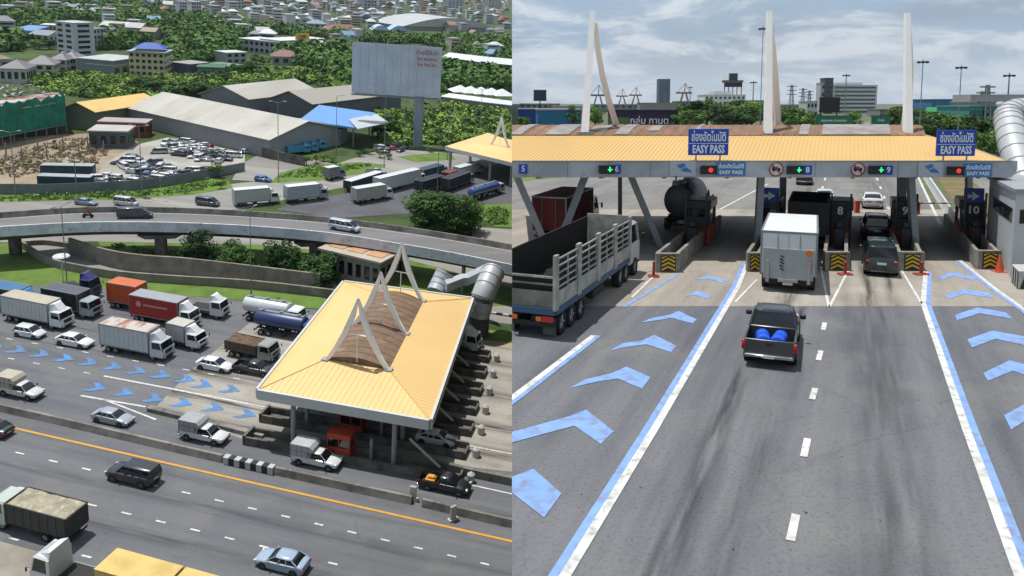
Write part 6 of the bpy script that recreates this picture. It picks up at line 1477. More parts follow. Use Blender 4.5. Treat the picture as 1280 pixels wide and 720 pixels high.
areas=[([(176,6),(250,2),(634,0),(634,30),(560,26),(500,24),(460,40),(400,36),(330,34),(300,26),(250,24),(200,24)],250),([(0,16),(40,12),(120,12),(180,18),(200,24),(120,22),(0,22)],26),([(250,22),(300,26),(330,34),(300,40),(262,36)],7),([(540,28),(634,30),(634,60),(560,52),(560,46)],12),([(590,0),(634,0),(634,34),(600,30)],22),([(395,40),(470,48),(440,54),(400,50)],5),([(118,22),(200,28),(200,40),(170,44),(118,34)],6),([(200,30),(330,40),(340,60),(300,44)],10),([(340,52),(440,56),(440,78),(400,70)],8),([(0,24),(14,26),(14,50),(0,50)],3),([(560,62),(634,64),(634,84)],5),([(130,48),(155,50),(155,60),(130,60)],3)]
rnd=random.Random(21); placed=[]; nh=0
for P,k in areas:
    got=0; tries=0
    while got<k and tries<k*60:
        tries+=1; x=rnd.uniform(min(p[0] for p in P),max(p[0] for p in P)); y=rnd.uniform(max(1.0,min(p[1] for p in P)),max(p[1] for p in P))
        if not inpoly(x,y,P): continue
        p=at(x,y); s=rnd.uniform(.6,.95)*(1 if y>12 else 1.25)
        if any((p-q_).length<9*(s+s2)/2*1.25 for q_,s2 in placed): continue
        placed.append((p,s)); i=rnd.choices(range(10),[2,1,4,5,2,5,1,4,4,.4])[0]; got+=1; nh+=1
        zone='on the far town edge' if False else ('in the far left of the town' if x<250 else ('in the middle of the far town' if x<440 else 'in the right part of the far town'))
        dup(protos[i],p,rnd.choice((0,0,PI/2))+rnd.uniform(-.2,.5),desc[i][0]+' '+zone,desc[i][1],(s,s,s*rnd.uniform(.8,1.3)),'house' if i not in(5,7) else 'building')
for pr in protos:
    for c in list(pr.children): bpy.data.objects.remove(c)
    bpy.data.objects.remove(pr)
for i,(x,y,w_,h_,c) in enumerate(((455,12,16,22,'#a3a8ae'),(330,14,14,15,'#b3b5b4'),(560,14,18,20,'#a7aeb4'),(610,12,16,22,'#b0b0ac'),(290,10,15,18,'#b6b8ba'),(225,22,12,14,'#a8aeb4'),(240,24,12,15,'#b0b3b4'),(265,26,12,13,'#9ea5ac'))):
    lab=['tall grey block in the right part of the far town','white block above the wide white hall','tall grey blue block above the curved arena','tall beige block at the right end of the far town','pale block in the far town left of centre','pale blue grey block, left of three side by side','pale grey block, middle of three side by side','grey block, right of three side by side'][i]
    a=at(x,y); b=at(x+w_*1.0,y+.3); house(x,y,x+w_,y+.3,12,h_,lab,'flat',c,'#9a9c9c',0,5,4,'apartment_block','building',.3)
# ---- street lamps and poles
def lp(x,yb,yt,label,arms=1,rz=0,r=.12): h=hgt(x,yb,yt); return lamp_post(at(x,yb),h,label,arms,rz,'lamp posts of the lower plaza',r)
lp(84,356,258,'tall thin lamp post on the grass near the ramp head',2,HL_+PI/2,.1)
lp(314,368,262,'lamp post in front of the trees below the flyover',2,HL_+PI/2,.1); 
lp(178,246,158,'lamp post on the grass in front of the crowded car lot',2,0); lp(20,246,165,'lamp post behind the flyover at the left edge',2,0); lp(96,243,190,'lamp post in front of the dark containers',1,0)
lp(348,228,128,'lamp post beside the blue car on the side road',2,0); lp(420,206,120,'lamp post in front of the blue canopy',1,0); lp(480,210,118,'lamp post left of the billboard pole',1,0); lp(505,190,128,'thin lamp post close to the billboard pole',1,0); lp(559,200,136,'lamp post right of the billboard pole',1,0); lp(598,196,112,'lamp post before the white parking shelters',2,0); lp(545,270,185,'lamp post behind the big round tree',2,0)
m=MB(); m.tube((0,0,0),(0,0,4.2),.09,None,8); m.tube((0,0,4.2),(0,0,4.35),1.25,1.1,16); m.tube((0,0,4.35),(0,0,4.5),.5,.2,12); single(m,'mushroom_lamp',mat('lamp_white','#b9bbbb',.5),'white mushroom topped lamp on the grass beside the thin lamp post','street lamp',at(79,352))
# ---- trees
def lt(kind,x,yb,yt,w,label,group=None): tree(kind,at(x,yb),hgt(x,yb,yt)*1.03,w,label,group)
lt('low',249,334,290,7.5,'dark bushy tree in front of the pier, leftmost of four below the flyover'); lt('low',296,341,303,8,'dark bushy tree, second of four below the flyover'); lt('low',352,346,300,8.5,'dark bushy tree, third of four below the flyover'); lt('low',398,354,318,9,'dark bushy tree left of the beige office building')
lt('big',537,292,240,14,'big round dark green tree beyond the flyover, left crown'); lt('big',575,290,245,11,'big round dark green tree beyond the flyover, right crown')
lt('bush',276,236,224,3,'small green tree at the right end of the metal fence'); lt('bush',136,246,237,2.5,'low bush on the grass before the metal fence'); lt('bush',182,248,239,2.5,'low bush at the foot of the lamp post')
lt('bush',272,222,203,5,'dark shrub standing at the edge of the crowded car lot')
for i,(x,y,yt,w) in enumerate(((395,204,192,4),(383,207,194,4),(405,202,190,4),(415,203,193,3.5))): lt('bush',x,y,yt,w,'low bush in the short row below the long warehouse wall','bushes below the warehouse')
for i,(x,y,yt,w) in enumerate(((50,62,49,9),(62,62,48,9),(180,114,96,11),(192,117,99,11),(172,110,95,9),(230,126,106,11),(243,126,104,12),(255,124,105,11),(268,121,103,10),(190,113,97,10),(218,122,107,9),(320,80,68,9),(330,84,70,9),(408,92,76,9),(420,94,80,9),(430,96,84,8),(312,94,76,9),(296,96,80,8),(282,104,92,8),
    (566,108,92,9),(575,112,94,10),(590,114,96,10),(604,118,100,10),(615,110,94,9),(628,116,98,9),(560,100,88,8),(628,100,84,8),(20,64,50,9),(8,60,48,9),(215,84,70,9),(225,80,66,9),(238,76,64,8),(490,172,150,8),(482,170,145,8),(470,160,148,7))):
    z='beside the apartment block' if x<70 else('in the overgrown plot left of the warehouses' if x<285 else('near the white hall' if x<440 else 'in the green area around the billboard pole'))
    lt('dark' if i%2 else 'round',x,y,yt,w,'leafy green tree '+z,'trees '+z)
for i,(x,y) in enumerate(((450,196),(462,193),(475,197),(486,199),(500,186),(538,190),(556,188),(580,186))): lt('bush',x,y,y-9,3.5,'small bush in the yard near the billboard pole','yard bushes near the billboard')
# green masses nobody could count
WOOD=LEAFD
scrub('woodland',LEAFD,[([(0,4),(175,8),(250,24),(300,27),(330,36),(460,48),(634,52),(634,84),(555,62),(553,58),(440,52),(410,50),(350,44),(300,42),(200,36),(120,26),(0,24)],1.2),([(190,40),(300,44),(295,60),(280,72),(246,78),(218,90),(216,50)],.9),([(0,26),(70,26),(72,44),(16,32),(0,34)],.35),([(0,50),(14,52),(20,62),(0,66)],.1),([(118,48),(190,52),(162,54),(160,62),(118,62)],.2),([(352,74),(440,60),(440,108),(400,86),(378,84)],.4),([(553,90),(634,100),(634,116),(570,112),(553,118)],.5),([(0,0),(634,0),(634,5),(0,8)],.5)],680,3.5,7.5,'dense dark green woodland and gardens between the far houses','woodland',64,3,.62)
scrub('woodland',LEAF,[([(0,4),(175,8),(250,24),(300,27),(330,36),(460,48),(634,52),(634,84),(555,62),(440,52),(350,44),(300,42),(200,36),(120,26),(0,24)],1),([(190,40),(300,44),(295,60),(280,72),(246,78),(218,90),(216,50)],.6),([(352,74),(440,60),(440,108),(400,86),(378,84)],.4),([(553,90),(634,100),(634,116),(570,112),(553,118)],.4)],300,4.5,7.5,'taller lighter green tree crowns standing in the far woodland','woodland',90,13,.5)
scrub('scrub',LEAFM,[([(30,100),(98,90),(160,96),(205,100),(245,100),(250,126),(160,128),(60,116)],.6),([(205,98),(300,92),(340,84),(440,100),(440,118),(400,108),(380,100),(340,104),(300,108),(252,118)],.8),([(470,140),(634,146),(634,172),(560,180),(530,182),(480,182)],.9),([(216,56),(300,52),(296,76),(248,78),(218,86)],.5),([(553,120),(634,132),(634,146),(553,138)],.2)],700,1.2,2.6,'rough bright green scrub and tall grass on the empty plots','scrub',40,5,.42)
scrub('scrub',LEAFD,[([(30,100),(98,90),(160,96),(205,100),(245,100),(250,126),(160,128),(60,116)],.5),([(205,98),(300,92),(340,84),(440,100),(440,118),(400,108),(340,104),(252,118)],.6),([(470,140),(634,146),(634,172),(560,180),(530,182),(480,182)],.6)],150,1.8,3.6,'dark taller shrubs scattered through the rough scrub','scrub',60,15,.45)
scrub('scrub',LEAF,[([(-5,246),(110,243),(200,238),(262,226),(282,230),(240,242),(150,248),(-5,252)],.5),([(345,222),(392,208),(470,206),(400,222)],.25),([(130,306),(240,318),(320,328),(400,345),(420,352),(320,338),(180,322)],.3),([(605,262),(634,262),(634,282),(612,280)],.3)],500,.35,.8,'low weeds along the fence and the ramp','weeds',18,6,.3)
for nm,P,k,c,l in (('rubble',[(20,105),(98,104),(118,118),(140,120),(80,122),(0,128),(0,108)],200,'#9d9a94','grey rubble and scrap strewn behind the green netting'),('debris',[(0,200),(84,172),(150,178),(120,205),(0,212)],45,'#8a8074','brown timber and earth debris on the building site')):
    rnd=random.Random(4); m=MB(); g_=0
    while g_<k:
        x=rnd.uniform(min(p[0] for p in P),max(p[0] for p in P)); y=rnd.uniform(min(p[1] for p in P),max(p[1] for p in P))
        if not inpoly(x,y,P): continue
        g_+=1; p=at(x,y); s=rnd.uniform(.3,1.0); m.box((0,0,0),(s*rnd.uniform(.6,2.2),s,s*.6),rnd.uniform(0,3),Matrix.Translation((p.x,p.y,s*.25))@Matrix.Rotation(rnd.uniform(-.4,.4),4,'X'))
    o=m.build(nm,mix_mat(nm+'_mix',c,'#4a463f',.4,.4,.6,.9,c3='#a8a39a',s3=.3,l3=.6,h3=.62),None,0); tag(o,l,nm,None,'stuff'); put(o,(0,0,0))
scrub('dry_brush',leafmat('dry_leaves','#5a4c36','#7d7350'),[([(0,200),(84,172),(150,178),(120,205),(0,225)],1)],420,.3,.9,'dry brown brush and weeds on the building site','weeds',16,16,.3)
for i in range(9):
    x=8+i*17+(i%3)*3; y=196-i*1.6+(i%2)*8; m=MB(); m.tube((0,0,0),(0,0,3.4),.22,.2,6); m.tube((0,0,3.4),(.1,0,4.1),.05,None,4); single(m,'concrete_column',CONC,'bare concrete column standing on the brown building site','column',at(x,y),0,'bare columns on the building site')
# ---- vehicles of the toll queue
def vt(xr,yr,xf,yf,h=0): return span(xr,yr,xf,yf,h)
BXW=mat('truck_box_white','#b3b6b4',.5,0,.08,.7)
def T(ends,label,W=2.45,Hc=2.7,Hb=3.5,**k):
    p,a,L_=vt(*ends); L_=max(5.0,min(L_,17)); return truck(label,L=L_,W=W,Hc=Hc,Hb=Hb,loc=p,rz=a,**k)
T((12,396,86,411),'white box truck with a beige roof before the dark navy truck',Hb=3.7,boxm=BXW,roofm=mat('roof_beige','#a39b88',.7,0,.1,.6),axles=(.12,.24,.82),defl=.9)
T((62,385,122,397),'truck with a dark navy box and a silver cab near the left',Hb=3.6,boxm=mat('box_navy','#23262f',.5,0,.1),roofm=mat('roof_slate','#4a4c55',.6,0,.1),cabc='#9aa3a6',defl=False,axles=(.14,.27,.82))
T((-28,378,48,392),'truck with a dark box and a blue roof cut by the left edge',Hb=3.5,boxm=mat('box_dark_blue','#1f2a38',.5,0,.1),roofm=mat('roof_blue','#2f5f86',.6,0,.1),cabc='#2f6f9a',axles=(.12,.24,.82))
T((86,358,116,365),'purple truck cab standing behind the dark box truck',L=None,Hb=2.0,cabc='#2d2566',boxm=CHAS,roofm=CHAS,axles=(.15,.8),defl=.9) if False else truck('purple truck tractor standing behind the dark navy truck',L=6,W=2.4,Hc=3.1,Hb=1.4,loc=at(100,369),rz=head(100,369),cabc='#2d2566',boxm=CHAS,roofm=CHAS,axles=(.2,.8),defl=.8,ribs=0)
T((142,380,194,389),'orange container truck at the top of the queue beside the grass',Hb=3.9,boxm=mat('box_orange','#b04a1e',.6,0,.12,.7),roofm=mat('roof_orange','#b8592c',.6,0,.12,.7),cabc='#8a8d8f',axles=(.12,.24,.82),defl=False,Hc=2.4)
rt=T((170,396,246,410),'red container truck with a grey roof and a white cab',Hb=3.9,boxm=mat('box_red','#96200f',.55,0,.1,.7),roofm=mat('roof_grey','#8a8c8f',.6,0,.1),axles=(.1,.2,.82),defl=.95)
m=MB(); L_=rt.children[0]; m.tube((-3.4,-1.27,2.75),(-3.4,-1.245,2.75),.42,None,16); m.b2((-2.6,-1.265,2.6),(1.2,-1.245,2.85)); m.build('white_emblem_and_stripe',mat('faded_red_white','#b08a82',.6),rt,0)
truck('small white truck tractor without a trailer above the white box truck',L=5.4,W=2.3,Hc=2.7,Hb=1.3,loc=at(262,394),rz=head(262,394),boxm=CHAS,roofm=CHAS,axles=(.2,.82),ribs=0)
T((134,434,212,449),'white container truck with a rusty streaked roof in the queue',Hb=3.9,boxm=BXW,roofm=mix_mat('rusty_roof','#8a4a34','#b0aaa2',.6,.42,.55,.8,stretch=(1,3,1)),axles=(.12,.24,.82),defl=.9,cabc='#b9bcbc',ribs=10)
T((216,428,254,437),'small white box truck right of the rusty roofed container truck',W=2.2,Hc=2.4,Hb=3.3,boxm=BXW,roofm=mat('roof_offwhite','#aaa89f',.6),axles=(.2,.8),defl=.8)
T((288,440,345,452),'open tipper truck loaded with brown earth beside the canopy',Hb=2.3,Hc=2.5,cabc='#8a8c88',body='dump',boxm=mat('tipper_brown','#4a4038',.8,0,.2),roofm=mix_mat('brown_earth','#4d3d2f','#6a5644',.8,.4,.6,.95),axles=(.14,.28,.82),defl=False)
T((308,396,380,409),'white tanker truck entering the canopy',Hb=3.4,body='tank',boxm=mat('tank_white','#b8bcc0',.4,.1,.06),axles=(.12,.24,.82),defl=False)
T((322,413,400,427),'dark blue tanker truck entering the canopy',Hb=3.3,body='tank',boxm=mat('tank_navy','#27335c',.4,.1,.06),axles=(.12,.24,.82),defl=False,cabc='#3a4a7a')
T((340,464,420,479),'white box truck half under the canopy edge',Hb=3.4,boxm=BXW,axles=(.12,.24,.82),cabc='#b9bcbc') if False else None
def Cc(kind,x,y,hexc,label,back=False,h=0,scale=1,detail=True,group=None,da=0):
    return car(kind,hexc,label,at(x,y,h),head(x,y,back,h=h)+R(da),group,detail,None,scale)
Cc('hatch',38,420,'#c2c4c4','white hatchback in the queue, left of two white cars',scale=1.03); Cc('sedan',94,431,'#c6c8c8','white sedan in the queue right of the white hatchback',scale=1.08); Cc('sedan',269,461,'#c6c8c8','white sedan on the concrete apron approaching the canopy',scale=1.04)
Cc('sedan',142,527,'#8f979f','silver grey sedan in the outer lane left of the white covered pickup',scale=1.0)
def P_(x,y,hexc,label,back=False,**k): return pickup(hexc,label,at(x,y),head(x,y,back),**k)
P_(318,466,'#2b2d31','dark grey pickup about to pass under the canopy edge')
P_(27,494,'#b9bbb9','white pickup with a tall beige cargo box at the left edge',bed='box',toph=.75,ov=.5,topcol=mat('cargo_beige','#a09a8a',.6),four=False)
P_(256,549,'#c2c4c4','white pickup with a grey covered bed, left of two in the outer lane',bed='box',toph=.65,ov=.5,four=False,topcol=mat('cover_grey','#8e9192',.6)); P_(396,580,'#c6c8c8','white pickup with a grey covered bed beside the canopy shadow',bed='box',toph=.7,ov=.5,four=False,topcol=mat('cover_pale','#a0a3a4',.6))
bp=P_(556,611,'#15171b','black pickup with yellow cargo in its bed at the lower right')
p_=at(556,611); h_=head(556,611); m=MB(); m.b2((-.5,-.5,0),(.5,.5,.45),bev=.05); m.b2((-.3,-.3,.45),(.4,.2,.7),bev=.05); single(m,'yellow_crate',mat('crate_yellow','#c98a2e',.6),'yellow orange crates lying in the bed of the black pickup','crate',p_-Vector((math.cos(h_),math.sin(h_),0))*1.5+Vector((0,0,.57)),h_)
# opposite carriageway
Cc('suv',167,600,'#262b31','dark blue grey sport utility car driving left on the near carriageway',True,scale=1.08); Cc('sedan',353,708,'#8d9fb0','pale blue silver sedan driving left at the bottom',True,scale=1.02)
p,a,L_=vt(101,672,-12,641); truck('dirty dump truck with a dusty covered load at the lower left',L=8.6,W=2.5,Hc=2.8,Hb=3.0,loc=at(48,661),rz=head(48,661,True),cabc='#a9b3a9',body='dump',boxm=mat('dump_dark','#3b3a38',.8,0,.25,1),roofm=mix_mat('dusty_tarp','#9a927c','#7f7a6a',.8,.4,.6,.95,c3='#b3ad9c',s3=1.5,l3=.5,h3=.7),axles=(.14,.28,.82),defl=False)
CY=mix_mat('container_yellow','#c4aa68','#b59a58',.5,.4,.6,.6); 
hd_=head(170,730,True); dv=Vector((math.cos(hd_),math.sin(hd_),0)); ctr=at(94,737)
tr=truck('white truck tractor hauling two yellow containers at the bottom edge',L=6.4,W=2.5,Hc=3.3,Hb=1.4,loc=ctr,rz=hd_,cabc='#c2c6c8',boxm=CHAS,roofm=CHAS,axles=(.2,.82),ribs=0,defl=.6)
for k,(o_,l) in enumerate(((-6.3,'yellow container with faded lettering right behind the white tractor'),(-12.7,'yellow container at the bottom edge, rear one of two'))):
    root=empty('shipping_container',ctr+dv*(o_)+Vector((0,0,1.3)),l,'container',hd_); m=MB(); m.b2((-3.05,-1.22,0),(3.05,1.22,2.55))
    for j in range(12): m.b2((-2.95+j*.5,-1.25,.1),(-2.7+j*.5,1.25,2.45))
    m.build('body',CY,root,0); m=MB(); m.b2((-3.08,-1.26,2.55),(3.08,1.26,2.62)); m.build('roof',CY,root,0)
    if k==0: text_mesh('ᴛᴛ·ᴋʟᴜ·ɪᴜ',.01,BLACK) if False else None
    m=MB(); m.b2((-3.1,-1.2,.05),(-3.06,1.2,2.5)); m.build('door',CY,root,0)
m=MB(); m.b2((-16,-.5,.85),(-2.2,.5,1.25)); trl=m.build('trailer_frame',CHAS,tr,0)
for xx in (-14.6,-13.3,-12,-4.5,-3.2):
    for s in (-1,1): wheel(tr,xx,s*1.0,.48,.4)
Cc('sedan',-10,541,'#2a2d33','dark car cut by the left edge on the near carriageway',True)
# on the flyover
car('van','#2a3138','dark blue van driving along the flyover',at(169,272,hf+.03),head(169,272,h=hf,vp=(-2441,290)),scale=(1.15,1,1)); car('van','#a9b3bb','silver van driving along the flyover right of the dark one',at(431,288,hf+.03),math.atan2(*(at(460,292,hf)-at(400,282,hf)).yx),scale=(1.15,1,1))
person_on_bike(at(110,272,hf+.03),math.atan2(*(at(130,271,hf)-at(90,272,hf)).yx),'dark motorcycle on the flyover behind the dark van')
# truck park beyond
def TT(xr,yr,xf,yf,label,**k):
    p,a,L_=vt(xr,yr,xf,yf); k.setdefault('rims',False); k.setdefault('ribs',8); return truck(label,L=max(5,min(L_,19)),loc=p,rz=a,**k)
wb=mat('box_blue_white','#24407a',.5)
TT(292,258,348,253,'white and blue curtain sided truck just beyond the flyover',boxm=BXW,Hb=3.8,axles=(.12,.24,.84)); TT(357,254,408,248,'white and dark blue box truck beyond the flyover',boxm=mat('box_pale_grey','#9fa6ad',.5,0,.08),Hb=3.9,axles=(.12,.24,.84),cabc='#8d9499')
TT(470,243,528,228,'long white trailer truck in the truck park',boxm=BXW,Hb=4.0,axles=(.08,.16,.3,.86),ribs=14); TT(442,255,488,247,'grey white box truck in front of the long white trailer',boxm=mat('box_grey_white','#a5a39c',.5,0,.08),Hb=3.7,axles=(.12,.24,.84))
TT(434,241,480,226,'truck with a dark blue tarpaulin cargo in the truck park',boxm=mat('tarp_blue_dark','#20263a',.8,0,.1),Hb=2.9,axles=(.12,.24,.84),cabc='#7c8792',defl=False)
for i,(xr,yr,xf,yf,c,l) in enumerate(((522,243,556,233,'#1e2226','black tarpaulin truck, first in the row right of the long trailer'),(556,240,588,228,'#262b31','black tarpaulin truck, second in the row right of the long trailer'),(524,228,556,219,'#24424e','dark teal container truck behind the black trucks'),(570,225,600,216,'#b0b3b3','white container truck beside the second canopy'),(556,232,572,226,'#6b2a22','dull red truck between the dark trucks'))):
    TT(xr,yr,xf,yf,l,boxm=mat('park_'+c[1:],c,.7,0,.1),roofm=mat('park_'+c[1:],c,.7,0,.1),Hb=3.4,axles=(.12,.24,.84),cabc=['#3a3d40','#8d9296','#2f5f6a','#b9bcbc','#7a2a22'][i],defl=False)
TT(588,252,626,240,'blue and white tanker truck beside the big tree',body='tank',boxm=mat('tank_blue_white','#4a5f9a',.4,.1),roofm=BXW,Hb=3.3,axles=(.12,.24,.84),cabc='#b9bcc0',defl=False)
TT(407,226,429,222,'small grey box truck on the side road',W=2.2,Hb=3.4,Hc=2.4,boxm=mat('box_mid_grey','#6f7072',.6),axles=(.2,.8),cabc='#4a5f7a')
T((606,240,640,233),'red truck cut by the seam at the right of the truck park',Hb=3.2,boxm=MATS['dull_red_container'],cabc='#7a2a22',axles=(.12,.24,.84),rims=False) if False else None
Cc('hatch',329,227,'#2a5a9a','blue car on the side road beside the lamp post'); pickup('#8d98a3','grey pickup on the side road above the truck park',at(470,218),head(470,218)); pickup('#b5b9b9','white pickup between the box trucks beyond the flyover',at(395,238),head(395,238))
Cc('sedan',108,256,'#6f7f8f','grey car just beyond the flyover at the left',detail=False); Cc('van',158,257,'#b0b2b0','white van top seen just beyond the flyover parapet',detail=False); Cc('van',260,257,'#3a4a5a','dark van just beyond the flyover, left of the curtain sided truck',detail=False)
# white SUV-like cars coming out under the canopy
Cc('sedan',545,553,'#c2c4c4','white car leaving the toll lanes beside the canopy corner'); 
T((556,432,600,440),'white truck leaving the far toll lanes at the right',Hb=3.2,boxm=BXW,axles=(.2,.8),W=2.3) 
# crowded lot: cars parked at random
cols=['#c2c4c4','#c6c8c8','#bfc1c1','#c2c4c4','#2a2c30','#c6c8c8','#3b4048','#8f949a','#7a1f1c','#5f6f80','#c2c4c4','#1e2023','#9aa09f','#34506e']
names={'#c2c4c4':'white','#bfc1c1':'white','#2a2c30':'black','#c6c8c8':'white','#3b4048':'dark grey','#8f949a':'silver','#7a1f1c':'dark red','#5f6f80':'blue grey','#1e2023':'black','#9aa09f':'silver','#34506e':'blue'}
PR={}
for kd in ('sedan','hatch','suv','van'):
    for c in cols:
        pass
rnd=random.Random(9); spots=[]
LOTP=[([(142,206),(170,200),(205,208),(218,214),(200,222),(160,216)],32),([(196,192),(228,186),(262,186),(296,196),(270,205),(226,196)],36),([(122,222),(150,222),(156,230),(122,232)],5),([(150,226),(215,219),(262,212),(262,217),(205,228),(160,232)],20),([(205,180),(240,178),(266,184),(240,186),(206,186)],8),([(300,184),(322,184),(318,192),(300,194)],5),([(470,184),(500,183),(505,192),(478,192)],7),([(340,190),(372,184),(395,186),(380,194),(350,196)],0)]
cnt=0; proto_car={}
for P,k in LOTP:
    got=0; tr_=0
    while got<k and tr_<3000:
        tr_+=1; x=rnd.uniform(min(p[0] for p in P),max(p[0] for p in P)); y=rnd.uniform(min(p[1] for p in P),max(p[1] for p in P))
        if not inpoly(x,y,P): continue
        p=at(x,y)
        if any((p-s).length<2.5 for s in spots): continue
        spots.append(p); got+=1; kd=rnd.choice(('sedan','sedan','hatch','suv','van')); c=rnd.choice(cols); c='#c6c8c8' if (kd in('van','suv') and c=='#7a1f1c') else c; a=rnd.choice((0,PI))+rnd.gauss(HL_+.25,.25)+(PI/2 if rnd.random()<.25 else 0)
        lab={'sedan':'sedan','hatch':'hatchback','suv':'tall car','van':'minivan'}[kd]; where='in the yard by the billboard pole' if x>400 else ('beside the lot gate' if x>298 else 'crowded into the lot behind the metal fence')
        L_='%s %s parked %s'%(names[c],lab,where); G_='%s %ss %s'%(names[c],lab,where)
        if (kd,c) not in proto_car: proto_car[(kd,c)]=car(kd,c,L_,p,a,G_,False,None,.88)
        else: dup(proto_car[(kd,c)],p,a,L_,G_,.88)
# turquoise trucks in front of the long warehouse
for i,(x,y) in enumerate(((372,193),(382,191),(392,188))): truck(['leftmost','middle','rightmost'][i]+' of three turquoise trucks parked before the warehouse gable',L=7,W=2.3,Hc=2.5,Hb=2.6,loc=at(x,y),rz=HL_+1.0,cabc='#2a8fb0',boxm=mat('turquoise','#1f86a8',.5),roofm=mat('turquoise','#1f86a8',.5),axles=(.2,.8),rims=False,ribs=0)
# ------------------------------------------------------------------ the two grounds meet in a vertical cut at x = 0: trim what crosses it
bpy.context.view_layer.update()
def tree_of(o):
    out=[o]
    for c in o.children: out+=tree_of(c)
    return out
def clip(o,sgn,M):
    me=o.data; n=len(me.vertices)
    if not n: return 'empty'
    bb=[M@Vector(c) for c in ((min(v.co.x for v in me.vertices),0,0),)] if False else None
    xs=[(M@v.co).x*sgn for v in me.vertices]
    if min(xs)>=-.001: return 'in'
    if max(xs)<=0.02: return 'out'
    if me.users>1: o.data=me=me.copy()
    Mi=M.inverted(); bm=bmesh.new(); bm.from_mesh(me)
    co=Mi@Vector((0,0,0)); no=(M.to_3x3().transposed()@Vector((1,0,0))).normalized()*(-sgn)
    r=bmesh.ops.bisect_plane(bm,geom=bm.verts[:]+bm.edges[:]+bm.faces[:],plane_co=co,plane_no=no,clear_outer=True,dist=1e-4)
    ed=[e for e in r['geom_cut'] if isinstance(e,bmesh.types.BMEdge) and e.is_valid]
    if o.name.split('.')[0] not in ('crown','woodland','scrub','road','grass','road_marking'):
        try: bmesh.ops.holes_fill(bm,edges=ed,sides=60)
        except Exception: pass
    bm.to_mesh(me); bm.free()
    return 'cut'
dead=[]; ncut=0
for root,side in TOPS:
    sgn=1 if side=='R' else -1
    for o in tree_of(root):
        if o.type!='MESH': continue
        M=o.matrix_world.copy()
        q=clip(o,sgn,M); ncut+=q=='cut'
        if q=='out': dead.append(o)
for o in dead:
    for c in list(o.children):
        if c not in dead: dead.append(c)
for o in dead:
    try: bpy.data.objects.remove(o)
    except ReferenceError: pass
alive=[]
for root,side in TOPS:
    try: root.name
    except ReferenceError: continue
    if root.type=='EMPTY' and not [c for c in bpy.data.objects if c.parent==root]: bpy.data.objects.remove(root)
    else: alive.append(root)
print('tops',len(alive),'cut',ncut,'removed',len(dead),'objects',len(bpy.data.objects))
# ------------------------------------------------------------------ sky, sun, air
w=bpy.data.worlds.new('World'); sc.world=w; w.use_nodes=True; nt=w.node_tree; N=nt.nodes.new; Lk=nt.links.new
bg=nt.nodes['Background']; SUN_DIR=Vector((-.22,.03,1)).normalized()   # towards the sun
el=math.asin(SUN_DIR.z); az=math.atan2(SUN_DIR.x,SUN_DIR.y)
sky=N('ShaderNodeTexSky'); sky.sky_type='NISHITA'; sky.sun_disc=False; sky.sun_elevation=el; sky.sun_rotation=az; sky.air_density=1.2; sky.dust_density=2.5; sky.ozone_density=1.5
tc=N('ShaderNodeTexCoord'); sx=N('ShaderNodeSeparateXYZ'); Lk(tc.outputs['Generated'],sx.inputs[0])
def Mt(op,a,b=None,cl=False):
    q=N('ShaderNodeMath'); q.operation=op; q.use_clamp=cl
    for i,v in enumerate((a,b)):
        if v is None: continue
        if isinstance(v,(int,float)): q.inputs[i].default_value=v
        else: Lk(v,q.inputs[i])
    return q.outputs[0]
zz=Mt('ADD',Mt('MAXIMUM',sx.outputs[2],0),.22)
cx=N('ShaderNodeCombineXYZ'); Lk(Mt('DIVIDE',sx.outputs[0],zz),cx.inputs[0]); Lk(Mt('DIVIDE',sx.outputs[1],zz),cx.inputs[1])
def nz(s,det,rough,off,dist=0):
    mp=N('ShaderNodeMapping'); mp.inputs['Location'].default_value=off; Lk(cx.outputs[0],mp.inputs['Vector'])
    n=N('ShaderNodeTexNoise'); n.inputs['Scale'].default_value=s; n.inputs['Detail'].default_value=det; n.inputs['Roughness'].default_value=rough; n.inputs['Distortion'].default_value=dist; Lk(mp.outputs[0],n.inputs['Vector']); return n.outputs[0]
def mr(x,a,b,c=0,d=1):
    m=N('ShaderNodeMapRange'); m.interpolation_type='SMOOTHSTEP'; m.inputs[1].default_value=a; m.inputs[2].default_value=b; m.inputs[3].default_value=c; m.inputs[4].default_value=d; Lk(x,m.inputs[0]); return m.outputs[0]
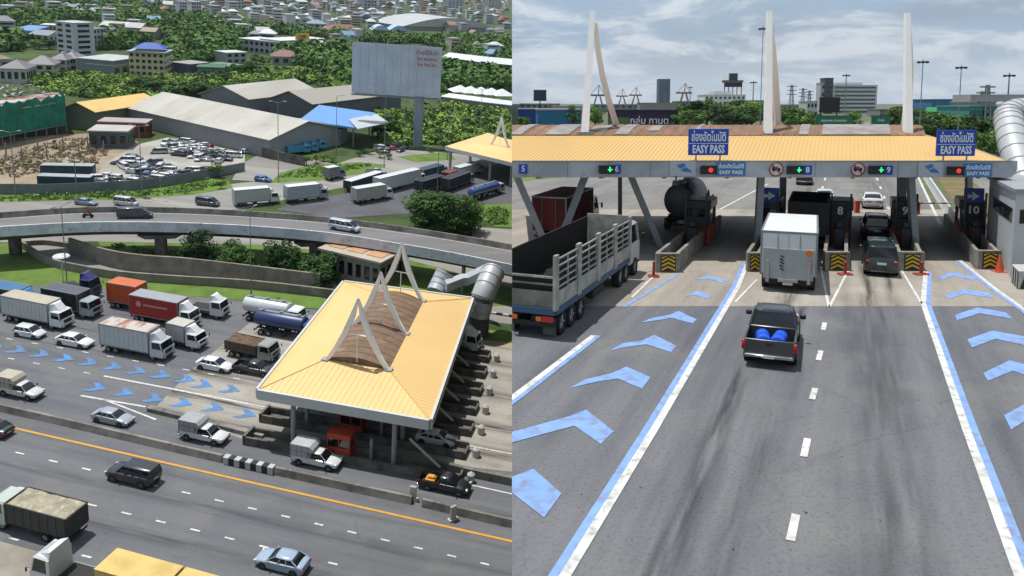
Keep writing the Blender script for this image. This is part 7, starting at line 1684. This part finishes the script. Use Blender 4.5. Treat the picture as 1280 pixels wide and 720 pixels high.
def mixc(f,a,b):
    x=N('ShaderNodeMix'); x.data_type='RGBA'
    for k,v in (('Factor',f),('A',a),('B',b)):
        if isinstance(v,tuple): x.inputs[k].default_value=v
        elif isinstance(v,(int,float)): x.inputs[k].default_value=v
        else: Lk(v,x.inputs[k])
    return x.outputs['Result']
SK=SKYK
veil=mr(nz(.35,7,.6,(1.3,4.2,0),.4),.36,.66,.55,.95)
c=mixc(veil,sky.outputs[0],(2.5*SK,3.55*SK,5.0*SK,1))               # thin grey veil
c=mixc(mr(nz(1.2,9,.64,(7.1,2.6,0),.3),.47,.64,0,.8),c,(2.3*SK,2.85*SK,3.5*SK,1))  # darker grey bellies
c=mixc(mr(nz(1.7,10,.66,(2.3,9.4,0),.35),.45,.60,0,.95),c,(5.7*SK,6.05*SK,6.3*SK,1))
c=mixc(mr(sx.outputs[2],.0,.10,.7,0),c,(4.8*SK,5.4*SK,6.0*SK,1))   # bright heaps
Lk(c,bg.inputs['Color']); bg.inputs['Strength'].default_value=.12
sl=bpy.data.lights.new('sun','SUN'); sl.energy=SUNE; sl.angle=R(.5); sl.color=(1,.97,.93)
so=bpy.data.objects.new('sun',sl); C.objects.link(so); so.rotation_euler=SUN_DIR.to_track_quat('Z','Y').to_euler()
if HAZE:
    hz=MB(); hz.b2((-4300,-400,-140),(4300,5400,900)); o=hz.build('haze',bpy.data.materials.new('haze_air'),None,0); o['kind']='stuff'; o['label']='thin pale haze in the air over both plazas'
    m=o.data.materials[0]; m.use_nodes=True; t=m.node_tree; t.nodes.remove(t.nodes['Principled BSDF']); v=t.nodes.new('ShaderNodeVolumePrincipled'); v.inputs['Color'].default_value=(.80,.88,1,1); v.inputs['Density'].default_value=HAZE; v.inputs['Anisotropy'].default_value=.3
    t.links.new(v.outputs[0],t.nodes['Material Output'].inputs['Volume'])
vs=sc.view_settings; vs.view_transform='Standard'; vs.look='None'; vs.exposure=EXPO; vs.gamma=1; vs.use_curve_mapping=False
sc.cycles.max_bounces=6; sc.cycles.diffuse_bounces=3; sc.cycles.glossy_bounces=3; sc.cycles.transmission_bounces=2; sc.cycles.volume_bounces=0; sc.cycles.use_denoising=True
